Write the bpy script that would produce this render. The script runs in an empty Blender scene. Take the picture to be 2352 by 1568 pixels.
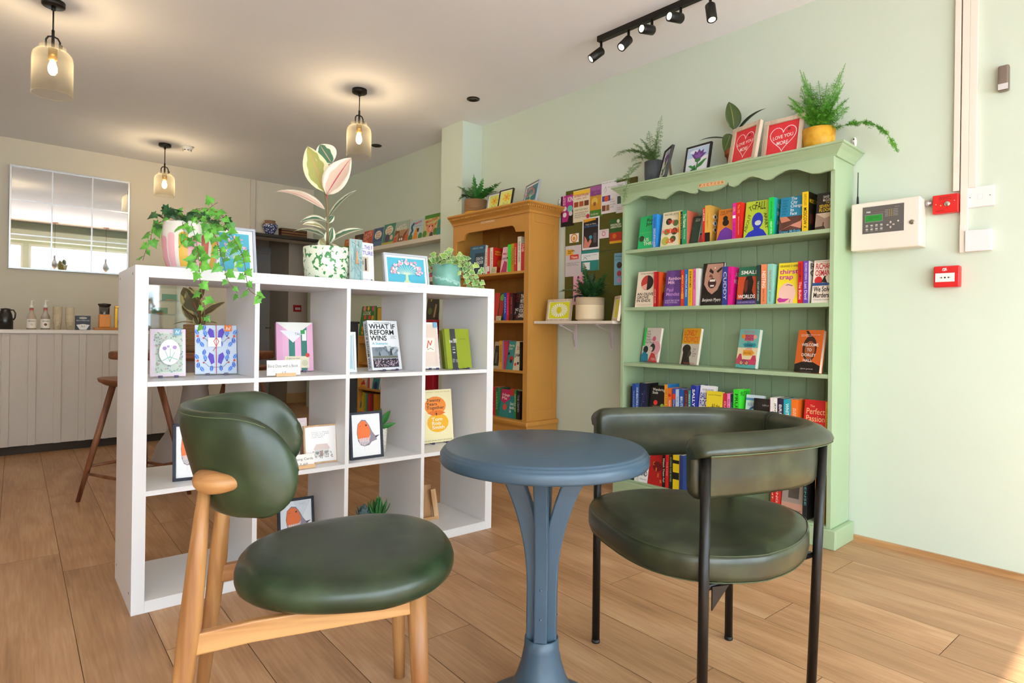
import bpy, math, random
from mathutils import Vector, Matrix, noise
random.seed(7)
sin, cos, pi, rad = math.sin, math.cos, math.pi, math.radians
SC = bpy.context.scene; COL = SC.collection
# ------------------------------------------------------------------ camera
YAW, ROLL, FPX, CX, CY, CH = .7364, .0138, 1393.56, 1176., 759.26, 1.0649
F = Vector((sin(YAW), cos(YAW), 0)); R0 = Vector((cos(YAW), -sin(YAW), 0)); U0 = Vector((0, 0, 1))
R = R0*cos(ROLL)+U0*sin(ROLL); U = U0*cos(ROLL)-R0*sin(ROLL); CP = Vector((0, 0, CH))
cd = bpy.data.cameras.new('camera'); cam = bpy.data.objects.new('camera', cd); COL.objects.link(cam)
cd.sensor_width = 36; cd.lens = FPX*36/2352; cd.shift_y = -(784-CY)/2352; cd.clip_start = .02; cd.clip_end = 200
cam.matrix_world = Matrix(((R.x, U.x, -F.x, 0), (R.y, U.y, -F.y, 0), (R.z, U.z, -F.z, CH), (0, 0, 0, 1)))
SC.camera = cam
SC.view_settings.view_transform = 'Standard'; SC.view_settings.look = 'None'; SC.view_settings.gamma = 1
SC.view_settings.use_curve_mapping = False; SC.view_settings.exposure = 0.27
# ------------------------------------------------------------------ daylight
world = bpy.data.worlds.new('daylight'); SC.world = world; world.use_nodes = True
bg = world.node_tree.nodes['Background']; bg.inputs[0].default_value = (.80, .90, 1, 1); bg.inputs[1].default_value = 10.5
sd = bpy.data.lights.new('sun', 'SUN'); sun = bpy.data.objects.new('sun', sd); COL.objects.link(sun)
sd.energy = 12; sd.angle = .01; sd.color = (1, .96, .9)
sun.rotation_euler = Vector((.10, .703, -.705)).to_track_quat('-Z', 'Y').to_euler()
XW, ZC, YB, YC, YF, XL = 3.467, 2.908, 7.81, 6.325, -1.95, -3.6   # wall planes
def area(name, loc, rot, sx, sy, power, col=(1, 1, 1), portal=False):
    l = bpy.data.lights.new(name, 'AREA'); l.shape = 'RECTANGLE'; l.size = sx; l.size_y = sy; l.energy = power; l.color = col
    o = bpy.data.objects.new(name, l); COL.objects.link(o); o.location = loc; o.rotation_euler = rot
    if portal: l.cycles.is_portal = True
    return o
for k, xc in enumerate((-2.25, -.05, 2.15)):
    area('window_portal', (xc, YF-.02, 1.38), (rad(90), 0, 0), 2.1, 2.1, 1, portal=True)
# ------------------------------------------------------------------ pixel <-> place (frame 2352 x 1568)
def ray(px, py): return F+R*((px-CX)/FPX)-U*((py-CY)/FPX)
def atx(px, py, x): d = ray(px, py); return CP+d*((x-CP.x)/d.x)
def aty(px, py, y): d = ray(px, py); return CP+d*((y-CP.y)/d.y)
def atz(px, py, z): d = ray(px, py); return CP+d*((z-CP.z)/d.z)
# ------------------------------------------------------------------ materials
def lin(h):
    if not isinstance(h, str): return (h[0], h[1], h[2], 1)
    h = h.lstrip('#'); h = ''.join(a*2 for a in h) if len(h) == 3 else h; c = [int(h[i:i+2], 16)/255 for i in (0, 2, 4)]
    return tuple([(v/12.92 if v <= .04045 else ((v+.055)/1.055)**2.4) for v in c]+[1])
MC = {}
def NT(m): return m.node_tree.nodes, m.node_tree.links
def M(col, rough=.55, metal=0., bump=0., bscale=60., var=0., vscale=8., spec=.5, alpha=1., coat=0.):
    k = (col, rough, metal, bump, bscale, var, vscale, spec, alpha, coat)
    if k in MC: return MC[k]
    m = bpy.data.materials.new('paint_'+str(col).strip('#')); m.use_nodes = True; n, l = NT(m); b = n['Principled BSDF']
    b.inputs['Base Color'].default_value = lin(col); b.inputs['Roughness'].default_value = rough; b.inputs['Metallic'].default_value = metal
    b.inputs['Specular IOR Level'].default_value = spec; b.inputs['Alpha'].default_value = alpha; b.inputs['Coat Weight'].default_value = coat
    if bump or var:
        tc = n.new('ShaderNodeTexCoord')
    if bump:
        t = n.new('ShaderNodeTexNoise'); t.inputs['Scale'].default_value = bscale; t.inputs['Detail'].default_value = 3
        bp = n.new('ShaderNodeBump'); bp.inputs['Strength'].default_value = bump; bp.inputs['Distance'].default_value = .01
        l.new(tc.outputs['Object'], t.inputs['Vector']); l.new(t.outputs[0], bp.inputs['Height']); l.new(bp.outputs[0], b.inputs['Normal'])
    if var:
        t = n.new('ShaderNodeTexNoise'); t.inputs['Scale'].default_value = vscale; t.inputs['Detail'].default_value = 4
        mr = n.new('ShaderNodeMapRange'); mr.inputs[1].default_value = .3; mr.inputs[2].default_value = .7; mr.inputs[3].default_value = 1-var; mr.inputs[4].default_value = 1+var
        mx = n.new('ShaderNodeMix'); mx.data_type = 'RGBA'; mx.blend_type = 'MULTIPLY'; mx.inputs[0].default_value = 1; mx.inputs[6].default_value = lin(col)
        cb = n.new('ShaderNodeCombineColor')
        l.new(tc.outputs['Object'], t.inputs['Vector']); l.new(t.outputs[0], mr.inputs[0])
        for i in range(3): l.new(mr.outputs[0], cb.inputs[i])
        l.new(cb.outputs[0], mx.inputs[7]); l.new(mx.outputs[2], b.inputs['Base Color'])
    MC[k] = m; return m
def ramp_mat(name, cols, tex='noise', scale=6., stretch=(1, 1, 1), rough=.5, bump=0., detail=5., coord='Object', lo=.3, hi=.7, coat=0., dist=0.):
    m = bpy.data.materials.new(name); m.use_nodes = True; n, l = NT(m); b = n['Principled BSDF']
    tc = n.new('ShaderNodeTexCoord'); mp = n.new('ShaderNodeMapping'); mp.inputs['Scale'].default_value = stretch
    l.new(tc.outputs[coord], mp.inputs[0])
    if tex == 'noise':
        t = n.new('ShaderNodeTexNoise'); t.inputs['Detail'].default_value = detail; t.inputs['Distortion'].default_value = dist
    elif tex == 'vor': t = n.new('ShaderNodeTexVoronoi')
    else:
        t = n.new('ShaderNodeTexWave'); t.bands_direction = 'Z'; t.inputs['Distortion'].default_value = dist; t.inputs['Detail'].default_value = detail
    t.inputs['Scale'].default_value = scale; l.new(mp.outputs[0], t.inputs['Vector'])
    r = n.new('ShaderNodeValToRGB'); e = r.color_ramp.elements
    for i, c in enumerate(cols):
        pos = lo+(hi-lo)*i/(len(cols)-1)
        if i < 2: e[i].position = pos; e[i].color = lin(c)
        else: x = e.new(pos); x.color = lin(c)
    if len(cols) == 2: pass
    l.new(t.outputs[0], r.inputs[0]); l.new(r.outputs[0], b.inputs['Base Color'])
    b.inputs['Roughness'].default_value = rough; b.inputs['Coat Weight'].default_value = coat
    if bump:
        bp = n.new('ShaderNodeBump'); bp.inputs['Strength'].default_value = bump; bp.inputs['Distance'].default_value = .004
        l.new(t.outputs[0], bp.inputs['Height']); l.new(bp.outputs[0], b.inputs['Normal'])
    return m
def wood(name, a, b_, c, scale=9., axis=2, rough=.45):
    st = [1, 1, 1]; st[axis] = .09
    return ramp_mat(name, [a, b_, c], scale=scale*3, stretch=st, rough=rough, bump=.08, detail=6, lo=.32, hi=.68, dist=.6)
def emis(col, s):
    m = bpy.data.materials.new('glow'); m.use_nodes = True; n, l = NT(m); n.remove(n['Principled BSDF'])
    e = n.new('ShaderNodeEmission'); e.inputs[0].default_value = lin(col); e.inputs[1].default_value = s
    l.new(e.outputs[0], n['Material Output'].inputs[0]); return m
def glassy(name, tint, f=.12, rough=.03):
    m = bpy.data.materials.new(name); m.use_nodes = True; n, l = NT(m); n.remove(n['Principled BSDF'])
    t = n.new('ShaderNodeBsdfTransparent'); t.inputs[0].default_value = lin(tint); g = n.new('ShaderNodeBsdfGlossy'); g.inputs['Roughness'].default_value = rough
    lw = n.new('ShaderNodeLayerWeight'); lw.inputs[0].default_value = .35; mr = n.new('ShaderNodeMapRange'); mr.inputs[3].default_value = f*.4; mr.inputs[4].default_value = min(1, f*3)
    mx = n.new('ShaderNodeMixShader'); l.new(lw.outputs['Facing'], mr.inputs[0]); l.new(mr.outputs[0], mx.inputs[0]); l.new(t.outputs[0], mx.inputs[1]); l.new(g.outputs[0], mx.inputs[2])
    l.new(mx.outputs[0], n['Material Output'].inputs[0]); return m
# ------------------------------------------------------------------ objects
WM = {}
def prop(o, label=None, cat=None, group=None, kind=None):
    if label: o['label'] = label
    if cat: o['category'] = cat
    if group: o['group'] = group
    if kind: o['kind'] = kind
    return o
def thing(name, label, cat, loc=(0, 0, 0), rz=0., group=None, mat=None):
    o = bpy.data.objects.new(name, None); COL.objects.link(o); o.empty_display_size = .05
    m = mat if mat is not None else Matrix.Translation(Vector(loc)) @ Matrix.Rotation(rz, 4, 'Z')
    o.matrix_world = m; WM[o.name] = m; return prop(o, label, cat, group)
class MB:
    def __init__(s): s.v = []; s.f = []; s.m = []; s.sm = []
    def add(s, vs, fs, mi=0, smooth=False):
        b = len(s.v); s.v += [Vector(p) for p in vs]
        for f in fs: s.f.append([b+i for i in f]); s.m.append(mi); s.sm.append(smooth)
        return s
    def box(s, x0, x1, y0, y1, z0, z1, mi=0, T=None):
        vs = [Vector((x, y, z)) for z in (z0, z1) for y in (y0, y1) for x in (x0, x1)]
        if T is not None: vs = [T @ p for p in vs]
        return s.add(vs, [(0, 2, 3, 1), (4, 5, 7, 6), (0, 1, 5, 4), (2, 6, 7, 3), (0, 4, 6, 2), (1, 3, 7, 5)], mi)
    def tube(s, pts, r, n=12, mi=0, cap=True, closed=False, sy=1.):
        P = [Vector(p) for p in pts]; N = len(P); rr = r if isinstance(r, (list, tuple)) else [r]*N; rings = []; up = None
        for i, p in enumerate(P):
            t = (P[(i+1) % N]-P[i-1]) if closed else (P[min(i+1, N-1)]-P[max(i-1, 0)])
            t = t.normalized() if t.length > 1e-9 else Vector((0, 0, 1))
            if up is None: up = Vector((0, 0, 1)) if abs(t.z) < .9 else Vector((1, 0, 0))
            a = up-t*up.dot(t); a = a.normalized() if a.length > 1e-6 else t.orthogonal().normalized(); up = a; b = t.cross(a)
            rings.append([p+a*(rr[i]*cos(2*pi*k/n)*sy)+b*(rr[i]*sin(2*pi*k/n)) for k in range(n)])
        return s.loft(rings, mi, cap, closed)
    def loft(s, rings, mi=0, cap=True, closed=False, smooth=True, ringclosed=True):
        n = len(rings[0]); vs = [p for r in rings for p in r]; fs = []; N = len(rings)
        for i in range(N if closed else N-1):
            j = (i+1) % N
            for k in range(n if ringclosed else n-1):
                q = (k+1) % n; fs.append((i*n+k, i*n+q, j*n+q, j*n+k))
        s.add(vs, fs, mi, smooth)
        if cap and not closed:
            b = len(s.v)-N*n; s.f.append([b+k for k in range(n)][::-1]); s.f.append([b+(N-1)*n+k for k in range(n)]); s.m += [mi, mi]; s.sm += [False, False]
        return s
    def lathe(s, prof, n=28, c=(0, 0, 0), mi=0, cap=True, T=None):
        c = Vector(c); rings = [[c+Vector((r*cos(2*pi*k/n), r*sin(2*pi*k/n), z)) for k in range(n)] for r, z in prof]
        if T is not None: rings = [[T @ p for p in q] for q in rings]
        return s.loft(rings, mi, cap)
    def prism(s, poly, T, d, mi=0):   # poly in XY of T, extruded d along +Z
        n = len(poly); vs = [T @ Vector((x, y, 0)) for x, y in poly]+[T @ Vector((x, y, d)) for x, y in poly]
        return s.add(vs, [list(range(n))[::-1], [n+i for i in range(n)]]+[(i, (i+1) % n, n+(i+1) % n, n+i) for i in range(n)], mi)
    def build(s, name, mats, parent=None, world=False, bevel=0., seg=2, sub=0, uv=None, solid=0.):
        me = bpy.data.meshes.new(name); vs = s.v
        if world and parent is not None:
            im = WM[parent.name].inverted(); vs = [im @ p for p in vs]
        me.from_pydata([tuple(p) for p in vs], [], s.f)
        if not isinstance(mats, (list, tuple)): mats = [mats]
        for m in mats: me.materials.append(m)
        me.polygons.foreach_set('material_index', s.m); me.polygons.foreach_set('use_smooth', s.sm)
        if uv:
            l = me.uv_layers.new(name='UVMap')
            for lp in me.loops: l.data[lp.index].uv = uv[lp.vertex_index]
        me.validate(); me.update()
        o = bpy.data.objects.new(name, me); COL.objects.link(o)
        if parent is not None: o.parent = parent
        WM[o.name] = Matrix.Identity(4) if parent is None else WM[parent.name]
        if solid: md = o.modifiers.new('solid', 'SOLIDIFY'); md.thickness = solid
        if bevel: md = o.modifiers.new('bevel', 'BEVEL'); md.width = bevel; md.segments = seg; md.limit_method = 'ANGLE'; md.angle_limit = rad(40)
        if sub: md = o.modifiers.new('sub', 'SUBSURF'); md.levels = sub; md.render_levels = sub
        return o
def box1(name, dims, mat, parent=None, world=False, bevel=0.):
    return MB().box(*dims).build(name, mat, parent, world, bevel)
def Tm(loc, rx=0, ry=0, rz=0): return Matrix.Translation(Vector(loc)) @ Matrix.Rotation(rz, 4, 'Z') @ Matrix.Rotation(ry, 4, 'Y') @ Matrix.Rotation(rx, 4, 'X')
def frame(o, xa, ya):   # matrix with local X,Y axes and origin
    xa = Vector(xa).normalized(); za = xa.cross(Vector(ya)).normalized(); ya = za.cross(xa)
    o = Vector(o); return Matrix(((xa.x, ya.x, za.x, o.x), (xa.y, ya.y, za.y, o.y), (xa.z, ya.z, za.z, o.z), (0, 0, 0, 1)))
# ------------------------------------------------------------------ lettering and printed shapes
TX = {}
def glyphs(txt, bold=0., shear=0.):
    k = (txt, bold, shear)
    if k not in TX:
        c = bpy.data.curves.new('t', 'FONT'); c.body = txt; c.resolution_u = 3; c.offset = min(bold, .05)*.42; c.shear = shear; c.align_x = 'LEFT'; c.space_line = .85
        o = bpy.data.objects.new('t', c); me = bpy.data.meshes.new_from_object(o)
        vs = [(v.co.x, v.co.y) for v in me.vertices]; fs = [list(p.vertices) for p in me.polygons]
        bpy.data.objects.remove(o); bpy.data.curves.remove(c); bpy.data.meshes.remove(me); TX[k] = (vs, fs)
    return TX[k]
def printed(parent, T, w, h, items, name='cover_print', world=False, tname='title', lift=.0004):
    """flat print in the XY plane of T, items in 0..1 units; returns objects"""
    A = MB(); am = []; n = 0; out = []
    def mi(l, c):
        m = M(c, .5)
        if m not in l: l.append(m)
        return l.index(m)
    for it in items:
        n += 1; z = lift+.00012*n; k = it[0]
        P = lambda u, v: T @ Vector((u*w, v*h, z))
        if k == 'r': _, u0, v0, u1, v1, c = it; A.add([P(u0, v0), P(u1, v0), P(u1, v1), P(u0, v1)], [(0, 1, 2, 3)], mi(am, c))
        elif k == 'c':
            _, u, v, r, c = it[:5]; ry = it[5] if len(it) > 5 else r*w/h
            A.add([P(u+r*cos(a*pi/9), v+ry*sin(a*pi/9)) for a in range(18)], [tuple(range(18))], mi(am, c))
        elif k == 'p': A.add([P(u, v) for u, v in it[1]], [tuple(range(len(it[1])))], mi(am, it[2]))
        elif k == 'l':
            pts = [Vector((u*w, v*h)) for u, v in it[1]]; hw = it[2]*w/2; j = mi(am, it[3])
            for a, b in zip(pts, pts[1:]):
                d = (b-a)
                if d.length < 1e-7: continue
                d.normalize(); q = Vector((-d.y, d.x))*hw; e = d*hw*.4
                A.add([T @ Vector((*(x), z)) for x in (a-q-e, b-q+e, b+q+e, a+q-e)], [(0, 1, 2, 3)], j)
        elif k == 't':   # 't', u, v(centre), width, height, text, colour, [rot], [bold], [shear]
            _, u, v, tw, th, txt, c = it[:7]; rot = it[7] if len(it) > 7 else 0; bold = it[8] if len(it) > 8 else 0.; sh = it[9] if len(it) > 9 else 0.
            vs, fs = glyphs(txt, bold, sh)
            if not vs: continue
            x0 = min(p[0] for p in vs); x1 = max(p[0] for p in vs); y0 = min(p[1] for p in vs); y1 = max(p[1] for p in vs)
            tw_, th_ = (tw*w, th*h) if not rot else (tw*h, th*w)
            sx = tw_/max(x1-x0, 1e-6); sy = th_/max(y1-y0, 1e-6); ca, sa = cos(rad(rot)), sin(rad(rot))
            q = []
            for x, y in vs:
                X = (x-(x0+x1)/2)*sx; Y = (y-(y0+y1)/2)*sy; q.append(T @ Vector((u*w+X*ca-Y*sa, v*h+X*sa+Y*ca, z)))
            out.append(MB().add(q, fs).build(tname, M(c, .5), parent, world))
    if A.f: out.append(A.build(name, am, parent, world))
    return out
# ================================================================== the room
def struct(name, mb, mat, **k):
    o = mb.build(name, mat, None, **k); o['kind'] = 'structure'; return o
GREEN, CREAM, CEIL = '#cfdcc0', '#d9cdb6', '#d8d0c6'
m_green = M('#ccd7c6', .75, bump=.12, bscale=14, var=.02, vscale=1.5)
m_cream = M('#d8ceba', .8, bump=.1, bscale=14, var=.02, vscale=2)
m_ceil = M('#efeff2', .8, bump=.12, bscale=9, var=.015, vscale=2)
m_trim = M('#e9dfd2', .5)
# floor: laminate planks running away from the shop front
def floor_mat():
    m = bpy.data.materials.new('oak_laminate'); m.use_nodes = True; n, l = NT(m); b = n['Principled BSDF']
    uv = n.new('ShaderNodeUVMap'); at = n.new('ShaderNodeAttribute'); at.attribute_name = 'tone'
    mp = n.new('ShaderNodeMapping'); mp.inputs['Scale'].default_value = (1, .045, 1); l.new(uv.outputs[0], mp.inputs[0])
    t = n.new('ShaderNodeTexNoise'); t.inputs['Scale'].default_value = 95; t.inputs['Detail'].default_value = 8; t.inputs['Distortion'].default_value = .5; l.new(mp.outputs[0], t.inputs[0])
    mp2 = n.new('ShaderNodeMapping'); mp2.inputs['Scale'].default_value = (1, .25, 1); l.new(uv.outputs[0], mp2.inputs[0])
    t2 = n.new('ShaderNodeTexNoise'); t2.inputs['Scale'].default_value = 6; t2.inputs['Detail'].default_value = 4; t2.inputs['Distortion'].default_value = .8; l.new(mp2.outputs[0], t2.inputs[0])
    r = n.new('ShaderNodeValToRGB'); e = r.color_ramp.elements; e[0].position = .28; e[0].color = lin('#966e4a'); e[1].position = .72; e[1].color = lin('#cfa983')
    x = e.new(.5); x.color = lin('#b78c65')
    ad = n.new('ShaderNodeMath'); ad.operation = 'MULTIPLY_ADD'; ad.inputs[1].default_value = .4; l.new(t.outputs[0], ad.inputs[0])
    m2 = n.new('ShaderNodeMath'); m2.operation = 'MULTIPLY'; m2.inputs[1].default_value = .6; l.new(t2.outputs[0], m2.inputs[0]); l.new(m2.outputs[0], ad.inputs[2])
    l.new(ad.outputs[0], r.inputs[0])
    mx = n.new('ShaderNodeMix'); mx.data_type = 'RGBA'; mx.blend_type = 'MULTIPLY'; mx.inputs[0].default_value = 1; l.new(r.outputs[0], mx.inputs[6]); l.new(at.outputs['Color'], mx.inputs[7])
    l.new(mx.outputs[2], b.inputs['Base Color']); b.inputs['Roughness'].default_value = .42; b.inputs['Specular IOR Level'].default_value = .4
    bp = n.new('ShaderNodeBump'); bp.inputs['Strength'].default_value = .12; bp.inputs['Distance'].default_value = .003; l.new(t.outputs[0], bp.inputs['Height']); l.new(bp.outputs[0], b.inputs['Normal'])
    return m
def floor():
    vs = []; fs = []; uv = []; tone = []; th = -.05; ct, st = cos(th), sin(th); P = .2231; U0_ = 2.1793; L = 1.47; g = .0011; joints = {0: 1.147, 1: .655, 3: 1.185, -1: 1.711}
    rnd = random.Random(3)
    def W(u, v): return (u*ct-v*st, u*st+v*ct)   # inverse of u=x ct + y st
    mi = []
    def quad(u0, u1, v0, v1, z, k, t, ou, ov):
        # clip quickly to room
        c = [W(u, v) for u, v in ((u0, v0), (u1, v0), (u1, v1), (u0, v1))]
        if all(x < XL-.3 for x, y in c) or all(x > XW+1.2 for x, y in c) or all(y < YF-.5 for x, y in c) or all(y > 9.9 for x, y in c): return
        b = len(vs); vs.extend([(x, y, z) for x, y in c]); fs.append((b, b+1, b+2, b+3)); mi.append(k)
        uv.extend([(u-u0+ou, v-v0+ov) for u, v in ((u0, v0), (u1, v0), (u1, v1), (u0, v1))]); tone.extend([t]*4)
    for i in range(-34, 12):
        u0 = U0_+i*P; j0 = joints.get(i, rnd.uniform(0, L))
        for j in range(-4, 9):
            v0 = j0+j*L; t = rnd.uniform(.88, 1.06); quad(u0+g, u0+P-g, v0+g, v0+L-g, 0, 0, t, rnd.uniform(0, 50), rnd.uniform(0, 50))
    b = len(vs); vs.extend([(XL-.4, YF-.6, -.0025), (XW+1.2, YF-.6, -.0025), (XW+1.2, 10, -.0025), (XL-.4, 10, -.0025)]); fs.append((b, b+1, b+2, b+3)); mi.append(1); uv.extend([(0, 0)]*4); tone.extend([1]*4)
    me = bpy.data.meshes.new('floor'); me.from_pydata(vs, [], fs); me.materials.append(floor_mat()); me.materials.append(M('#6b4a2c', .8))
    me.polygons.foreach_set('material_index', mi)
    l = me.uv_layers.new(name='UVMap'); a = me.attributes.new('tone', 'FLOAT_COLOR', 'POINT')
    for lp in me.loops: l.data[lp.index].uv = uv[lp.vertex_index]
    for i, t in enumerate(tone): a.data[i].color = (t, t*.99, t*.97, 1)
    o = bpy.data.objects.new('floor', me); COL.objects.link(o); o['kind'] = 'structure'
floor()
struct('ceiling', MB().box(XL-.2, 4.6, YF-.2, 9.9, ZC, ZC+.15), m_ceil)
struct('wall_right', MB().box(XW, XW+.2, YF-.2, YB+.15, 0, ZC), m_green)
struct('wall_left', MB().box(XL-.2, XL, YF-.2, YB+.2, 0, ZC), m_cream)
# back wall with the opening to the passage
ox0 = aty(586, 540, YB).x; oz = aty(586, 534, YB).z
struct('wall_back', MB().box(XL, ox0, YB, YB+.15, 0, ZC).box(ox0, XW, YB, YB+.15, oz, ZC), m_cream)
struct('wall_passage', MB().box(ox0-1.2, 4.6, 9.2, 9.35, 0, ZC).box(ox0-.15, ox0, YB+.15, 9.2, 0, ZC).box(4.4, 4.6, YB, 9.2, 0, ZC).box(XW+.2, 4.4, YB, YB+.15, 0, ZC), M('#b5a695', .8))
# plaster nib on the passage wall that carries the fire call point
nibx0 = aty(662, 700, 8.45).x; nibx1 = aty(706, 700, 8.45).x
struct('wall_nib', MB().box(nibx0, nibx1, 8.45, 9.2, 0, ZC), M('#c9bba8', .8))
struct('trim_1', MB().box(ox0-.03, XW, YB-.05, YB+.2, oz-.055, oz+.01), M('#cfc4b4', .6), bevel=.004)
struct('trim_2', MB().box(ox0-.07, ox0-.01, YB-.025, YB, oz+.01, ZC), M('#cfc5b4', .6), bevel=.004)
struct('baseboard_passage', MB().box(nibx0-.02, nibx1+.02, 8.43, 8.46, 0, .14).box(ox0, nibx0, 9.16, 9.2, 0, .14), M('#c09a6a', .6))
# pilaster on the green wall
px0 = 3.245
pn = atx(1060, 500, px0).y; pf = atx(1012, 500, px0).y
struct('wall_pilaster', MB().box(px0, XW+.05, pn, pf, 0, ZC), m_green)
struct('baseboard_right', MB().box(XW-.018, XW, YF, pn, 0, .028), wood('oak_strip', '#a87a4c', '#bb8d5d', '#c99c6c', axis=1))
# shop front behind the viewer: sill wall, mullions, header beam, glazing
wx = [(-3.3, -1.2), (-1.1, 1.0), (1.1, 3.2)]
mb = MB().box(XL, XW, YF-.12, YF, 0, .32).box(XL, XW, YF-.12, YF, 2.44, ZC)
for a, b in ((XL, -3.3), (-1.2, -1.1), (1.0, 1.1), (3.2, XW)): mb.box(a, b, YF-.12, YF, .32, 2.44)
struct('wall_front', mb, m_green)
for i, (a, b) in enumerate(wx):
    fr = MB().box(a, b, YF-.07, YF-.02, .32, .38).box(a, b, YF-.07, YF-.02, 2.38, 2.44).box(a, a+.05, YF-.07, YF-.02, .38, 2.38).box(b-.05, b, YF-.07, YF-.02, .38, 2.38)
    w = struct('window_%d' % (i+1), fr, M('#e8ebe6', .4))
    MB().box(a+.05, b-.05, YF-.05, YF-.044, .38, 2.38).build('pane', glassy('window_glass', (.97, .98, .98), .05), w)
struct('trim_3', MB().box(XL, XW, YF, YF+.35, 2.5, 2.72), m_green)
# pavement and facing terrace beyond the glass
struct('floor_pavement', MB().box(-14, 14, -14, YF-.12, -.1, -.02), M('#dfe0e2', .9))
t = MB().box(-14, 14, -14.4, -14, -.02, 6.5).build('wall_street', M('#ece8e2', .9)); t['kind'] = 'structure'
for k in range(-5, 6):
    for z in (.9, 3.9):
        MB().box(k*2.5-.5, k*2.5+.5, -14., -13.96, z, z+1.5).build('window', M('#9db4c4', .3), t)
# ------------------------------------------------------------------ door seen through the passage
d = MB(); dx0 = aty(592, 640, 9.2).x; dx1 = aty(641, 640, 9.2).x
T = MB().box(dx0-.7, dx1, 9.15, 9.19, 0, 2.15)
for a, b in ((dx0-.6, dx0-.28), (dx0-.18, dx1-.1)):
    for z0, z1 in ((.2, .95), (1.1, 2.0)): T.box(a, b, 9.14, 9.152, z0, z1)
dr = struct('door_1', T, M('#aaa49e', .6), bevel=.004)
hx = aty(624, 742, 9.13).x
MB().box(hx-.02, hx+.02, 9.125, 9.14, .93, 1.12).tube([(hx, 9.13, 1.06), (hx, 9.09, 1.06), (hx-.1, 9.085, 1.06)], .009, 8).build('door_handle', M('#8d8577', .3, 1.), dr)
struct('trim_4', MB().box(dx1, dx1+.1, 9.13, 9.2, 0, 2.25).box(dx0-.8, dx1, 9.13, 9.2, 2.15, 2.25), M('#a39a90', .6))
# ================================================================== white cube shelving unit
UO = Vector((.4672, 2.5713, 0)); UA = -.0478; UM = Matrix.Translation(UO) @ Matrix.Rotation(UA, 4, 'Z'); UI = UM.inverted()
UW, UH, UD, UT, US = 1.662, 1.288, .442, .0437, .0184
def unp(px, py, d=0.):   # pixel -> unit coordinates on the plane local y = d
    o = UI @ CP; q = UI.to_3x3() @ ray(px, py); t = (d-o.y)/q.y; return o+q*t
cw = (UW-2*UT-3*US)/4; chh = (UH-2*UT-2*US)/3
SX = [UT+i*(cw+US) for i in range(5)]        # left inner face of each column
SZ = [UT+i*(chh+US) for i in range(4)]       # top face of each shelf board, bottom to top
m_white = M('#e2e2e4', .35, var=.006, vscale=3)
unit = thing('cube_shelving_unit', 'white four-by-three cube shelving unit standing in the middle of the oak floor', 'shelving unit', mat=UM)
MB().box(UT, UW-UT, 0, UD, UH-UT, UH).build('top_panel', m_white, unit, bevel=.0012)
MB().box(UT, UW-UT, 0, UD, 0, UT).build('bottom_panel', m_white, unit, bevel=.0012)
for x in (0, UW-UT): MB().box(x, x+UT, 0, UD, 0, UH).build('side_panel', m_white, unit, bevel=.0012)
for i in (1, 2, 3): MB().box(SX[i]-US, SX[i], .003, UD-.003, UT, UH-UT).build('divider', m_white, unit)
for i in range(4):
    for k in (1, 2): MB().box(SX[i], SX[i]+cw, .003, UD-.003, SZ[k]-US, SZ[k]).build('shelf', m_white, unit)
for z in (.07, UH-.03):
    for y in (.05, UD-.05): MB().lathe([(0, 0), (.005, 0), (.005, .001)], 10, T=Tm((-.0006, y, z), ry=-pi/2)).build('dowel_cap', M('#8f8f8f', .5), unit)
# ================================================================== round blue pedestal table
TB = CP+F*1.69+R*.094; TB.z = 0; TH = .7475
m_blue = M('#3a5163', .38, bump=.05, bscale=40, var=.05, vscale=5)
tb = thing('pedestal_table', 'round slate-blue painted pedestal table between the two green leather chairs', 'table', (TB.x, TB.y, 0), rz=-YAW-rad(8))
r = .288
MB().lathe([(0, TH-.045), (r-.012, TH-.045), (r-.003, TH-.042), (r, TH-.037), (r, TH-.018), (r-.003, TH-.0135), (r-.005, TH-.0125), (r-.0055, TH-.0095), (r-.009, TH-.006), (r-.0125, TH-.0052), (r-.013, TH-.0022), (r-.017, TH), (0, TH)], 96).build('tabletop', m_blue, tb)
for k in range(4):
    a = k*pi/2; T = Matrix.Rotation(a, 4, 'Z')
    pts = []; N = 22
    for i in range(N+1):
        t = i/N; z = .115+(TH-.045-.115)*t; x = .042+.098*max(0, (t-.40)/.60)**2.1; pts.append((x, z))
    out = [(x+.0, z) for x, z in pts]; inn = [(max(x-.052, .004) if z < .5 else x-.048-.012*(z-.5)/.2, z) for x, z in pts]
    poly = out+inn[::-1]
    m = MB(); n = len(pts); hw = .0185
    rings = [[T @ Vector((ix, -hw, z)), T @ Vector((ox, -hw, z)), T @ Vector((ox, hw, z)), T @ Vector((ix, hw, z))] for (ox, z), (ix, _) in zip(out, inn)]
    m.loft(rings, smooth=False).build('rib', m_blue, tb, bevel=.004)
MB().lathe([(0, .03), (.1, .03), (.094, .055), (.08, .085), (.067, .115), (.056, .15), (.049, .185), (.047, .215), (.043, .217), (.042, .205), (0, .205)], 40).build('pedestal', m_blue, tb)
MB().lathe([(0, 0), (.172, 0), (.175, .006), (.172, .016), (.15, .026), (.106, .034), (.1, .05), (0, .05)], 60).build('base', m_blue, tb)
for a in (-pi/2, 0):
    for z in (.28, .36): MB().lathe([(0, 0), (.004, 0), (.003, .0015), (0, .002)], 8, T=Matrix.Rotation(a, 4, 'Z') @ Tm((.042, 0, z), ry=pi/2)).build('screw', m_blue, tb)
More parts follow.
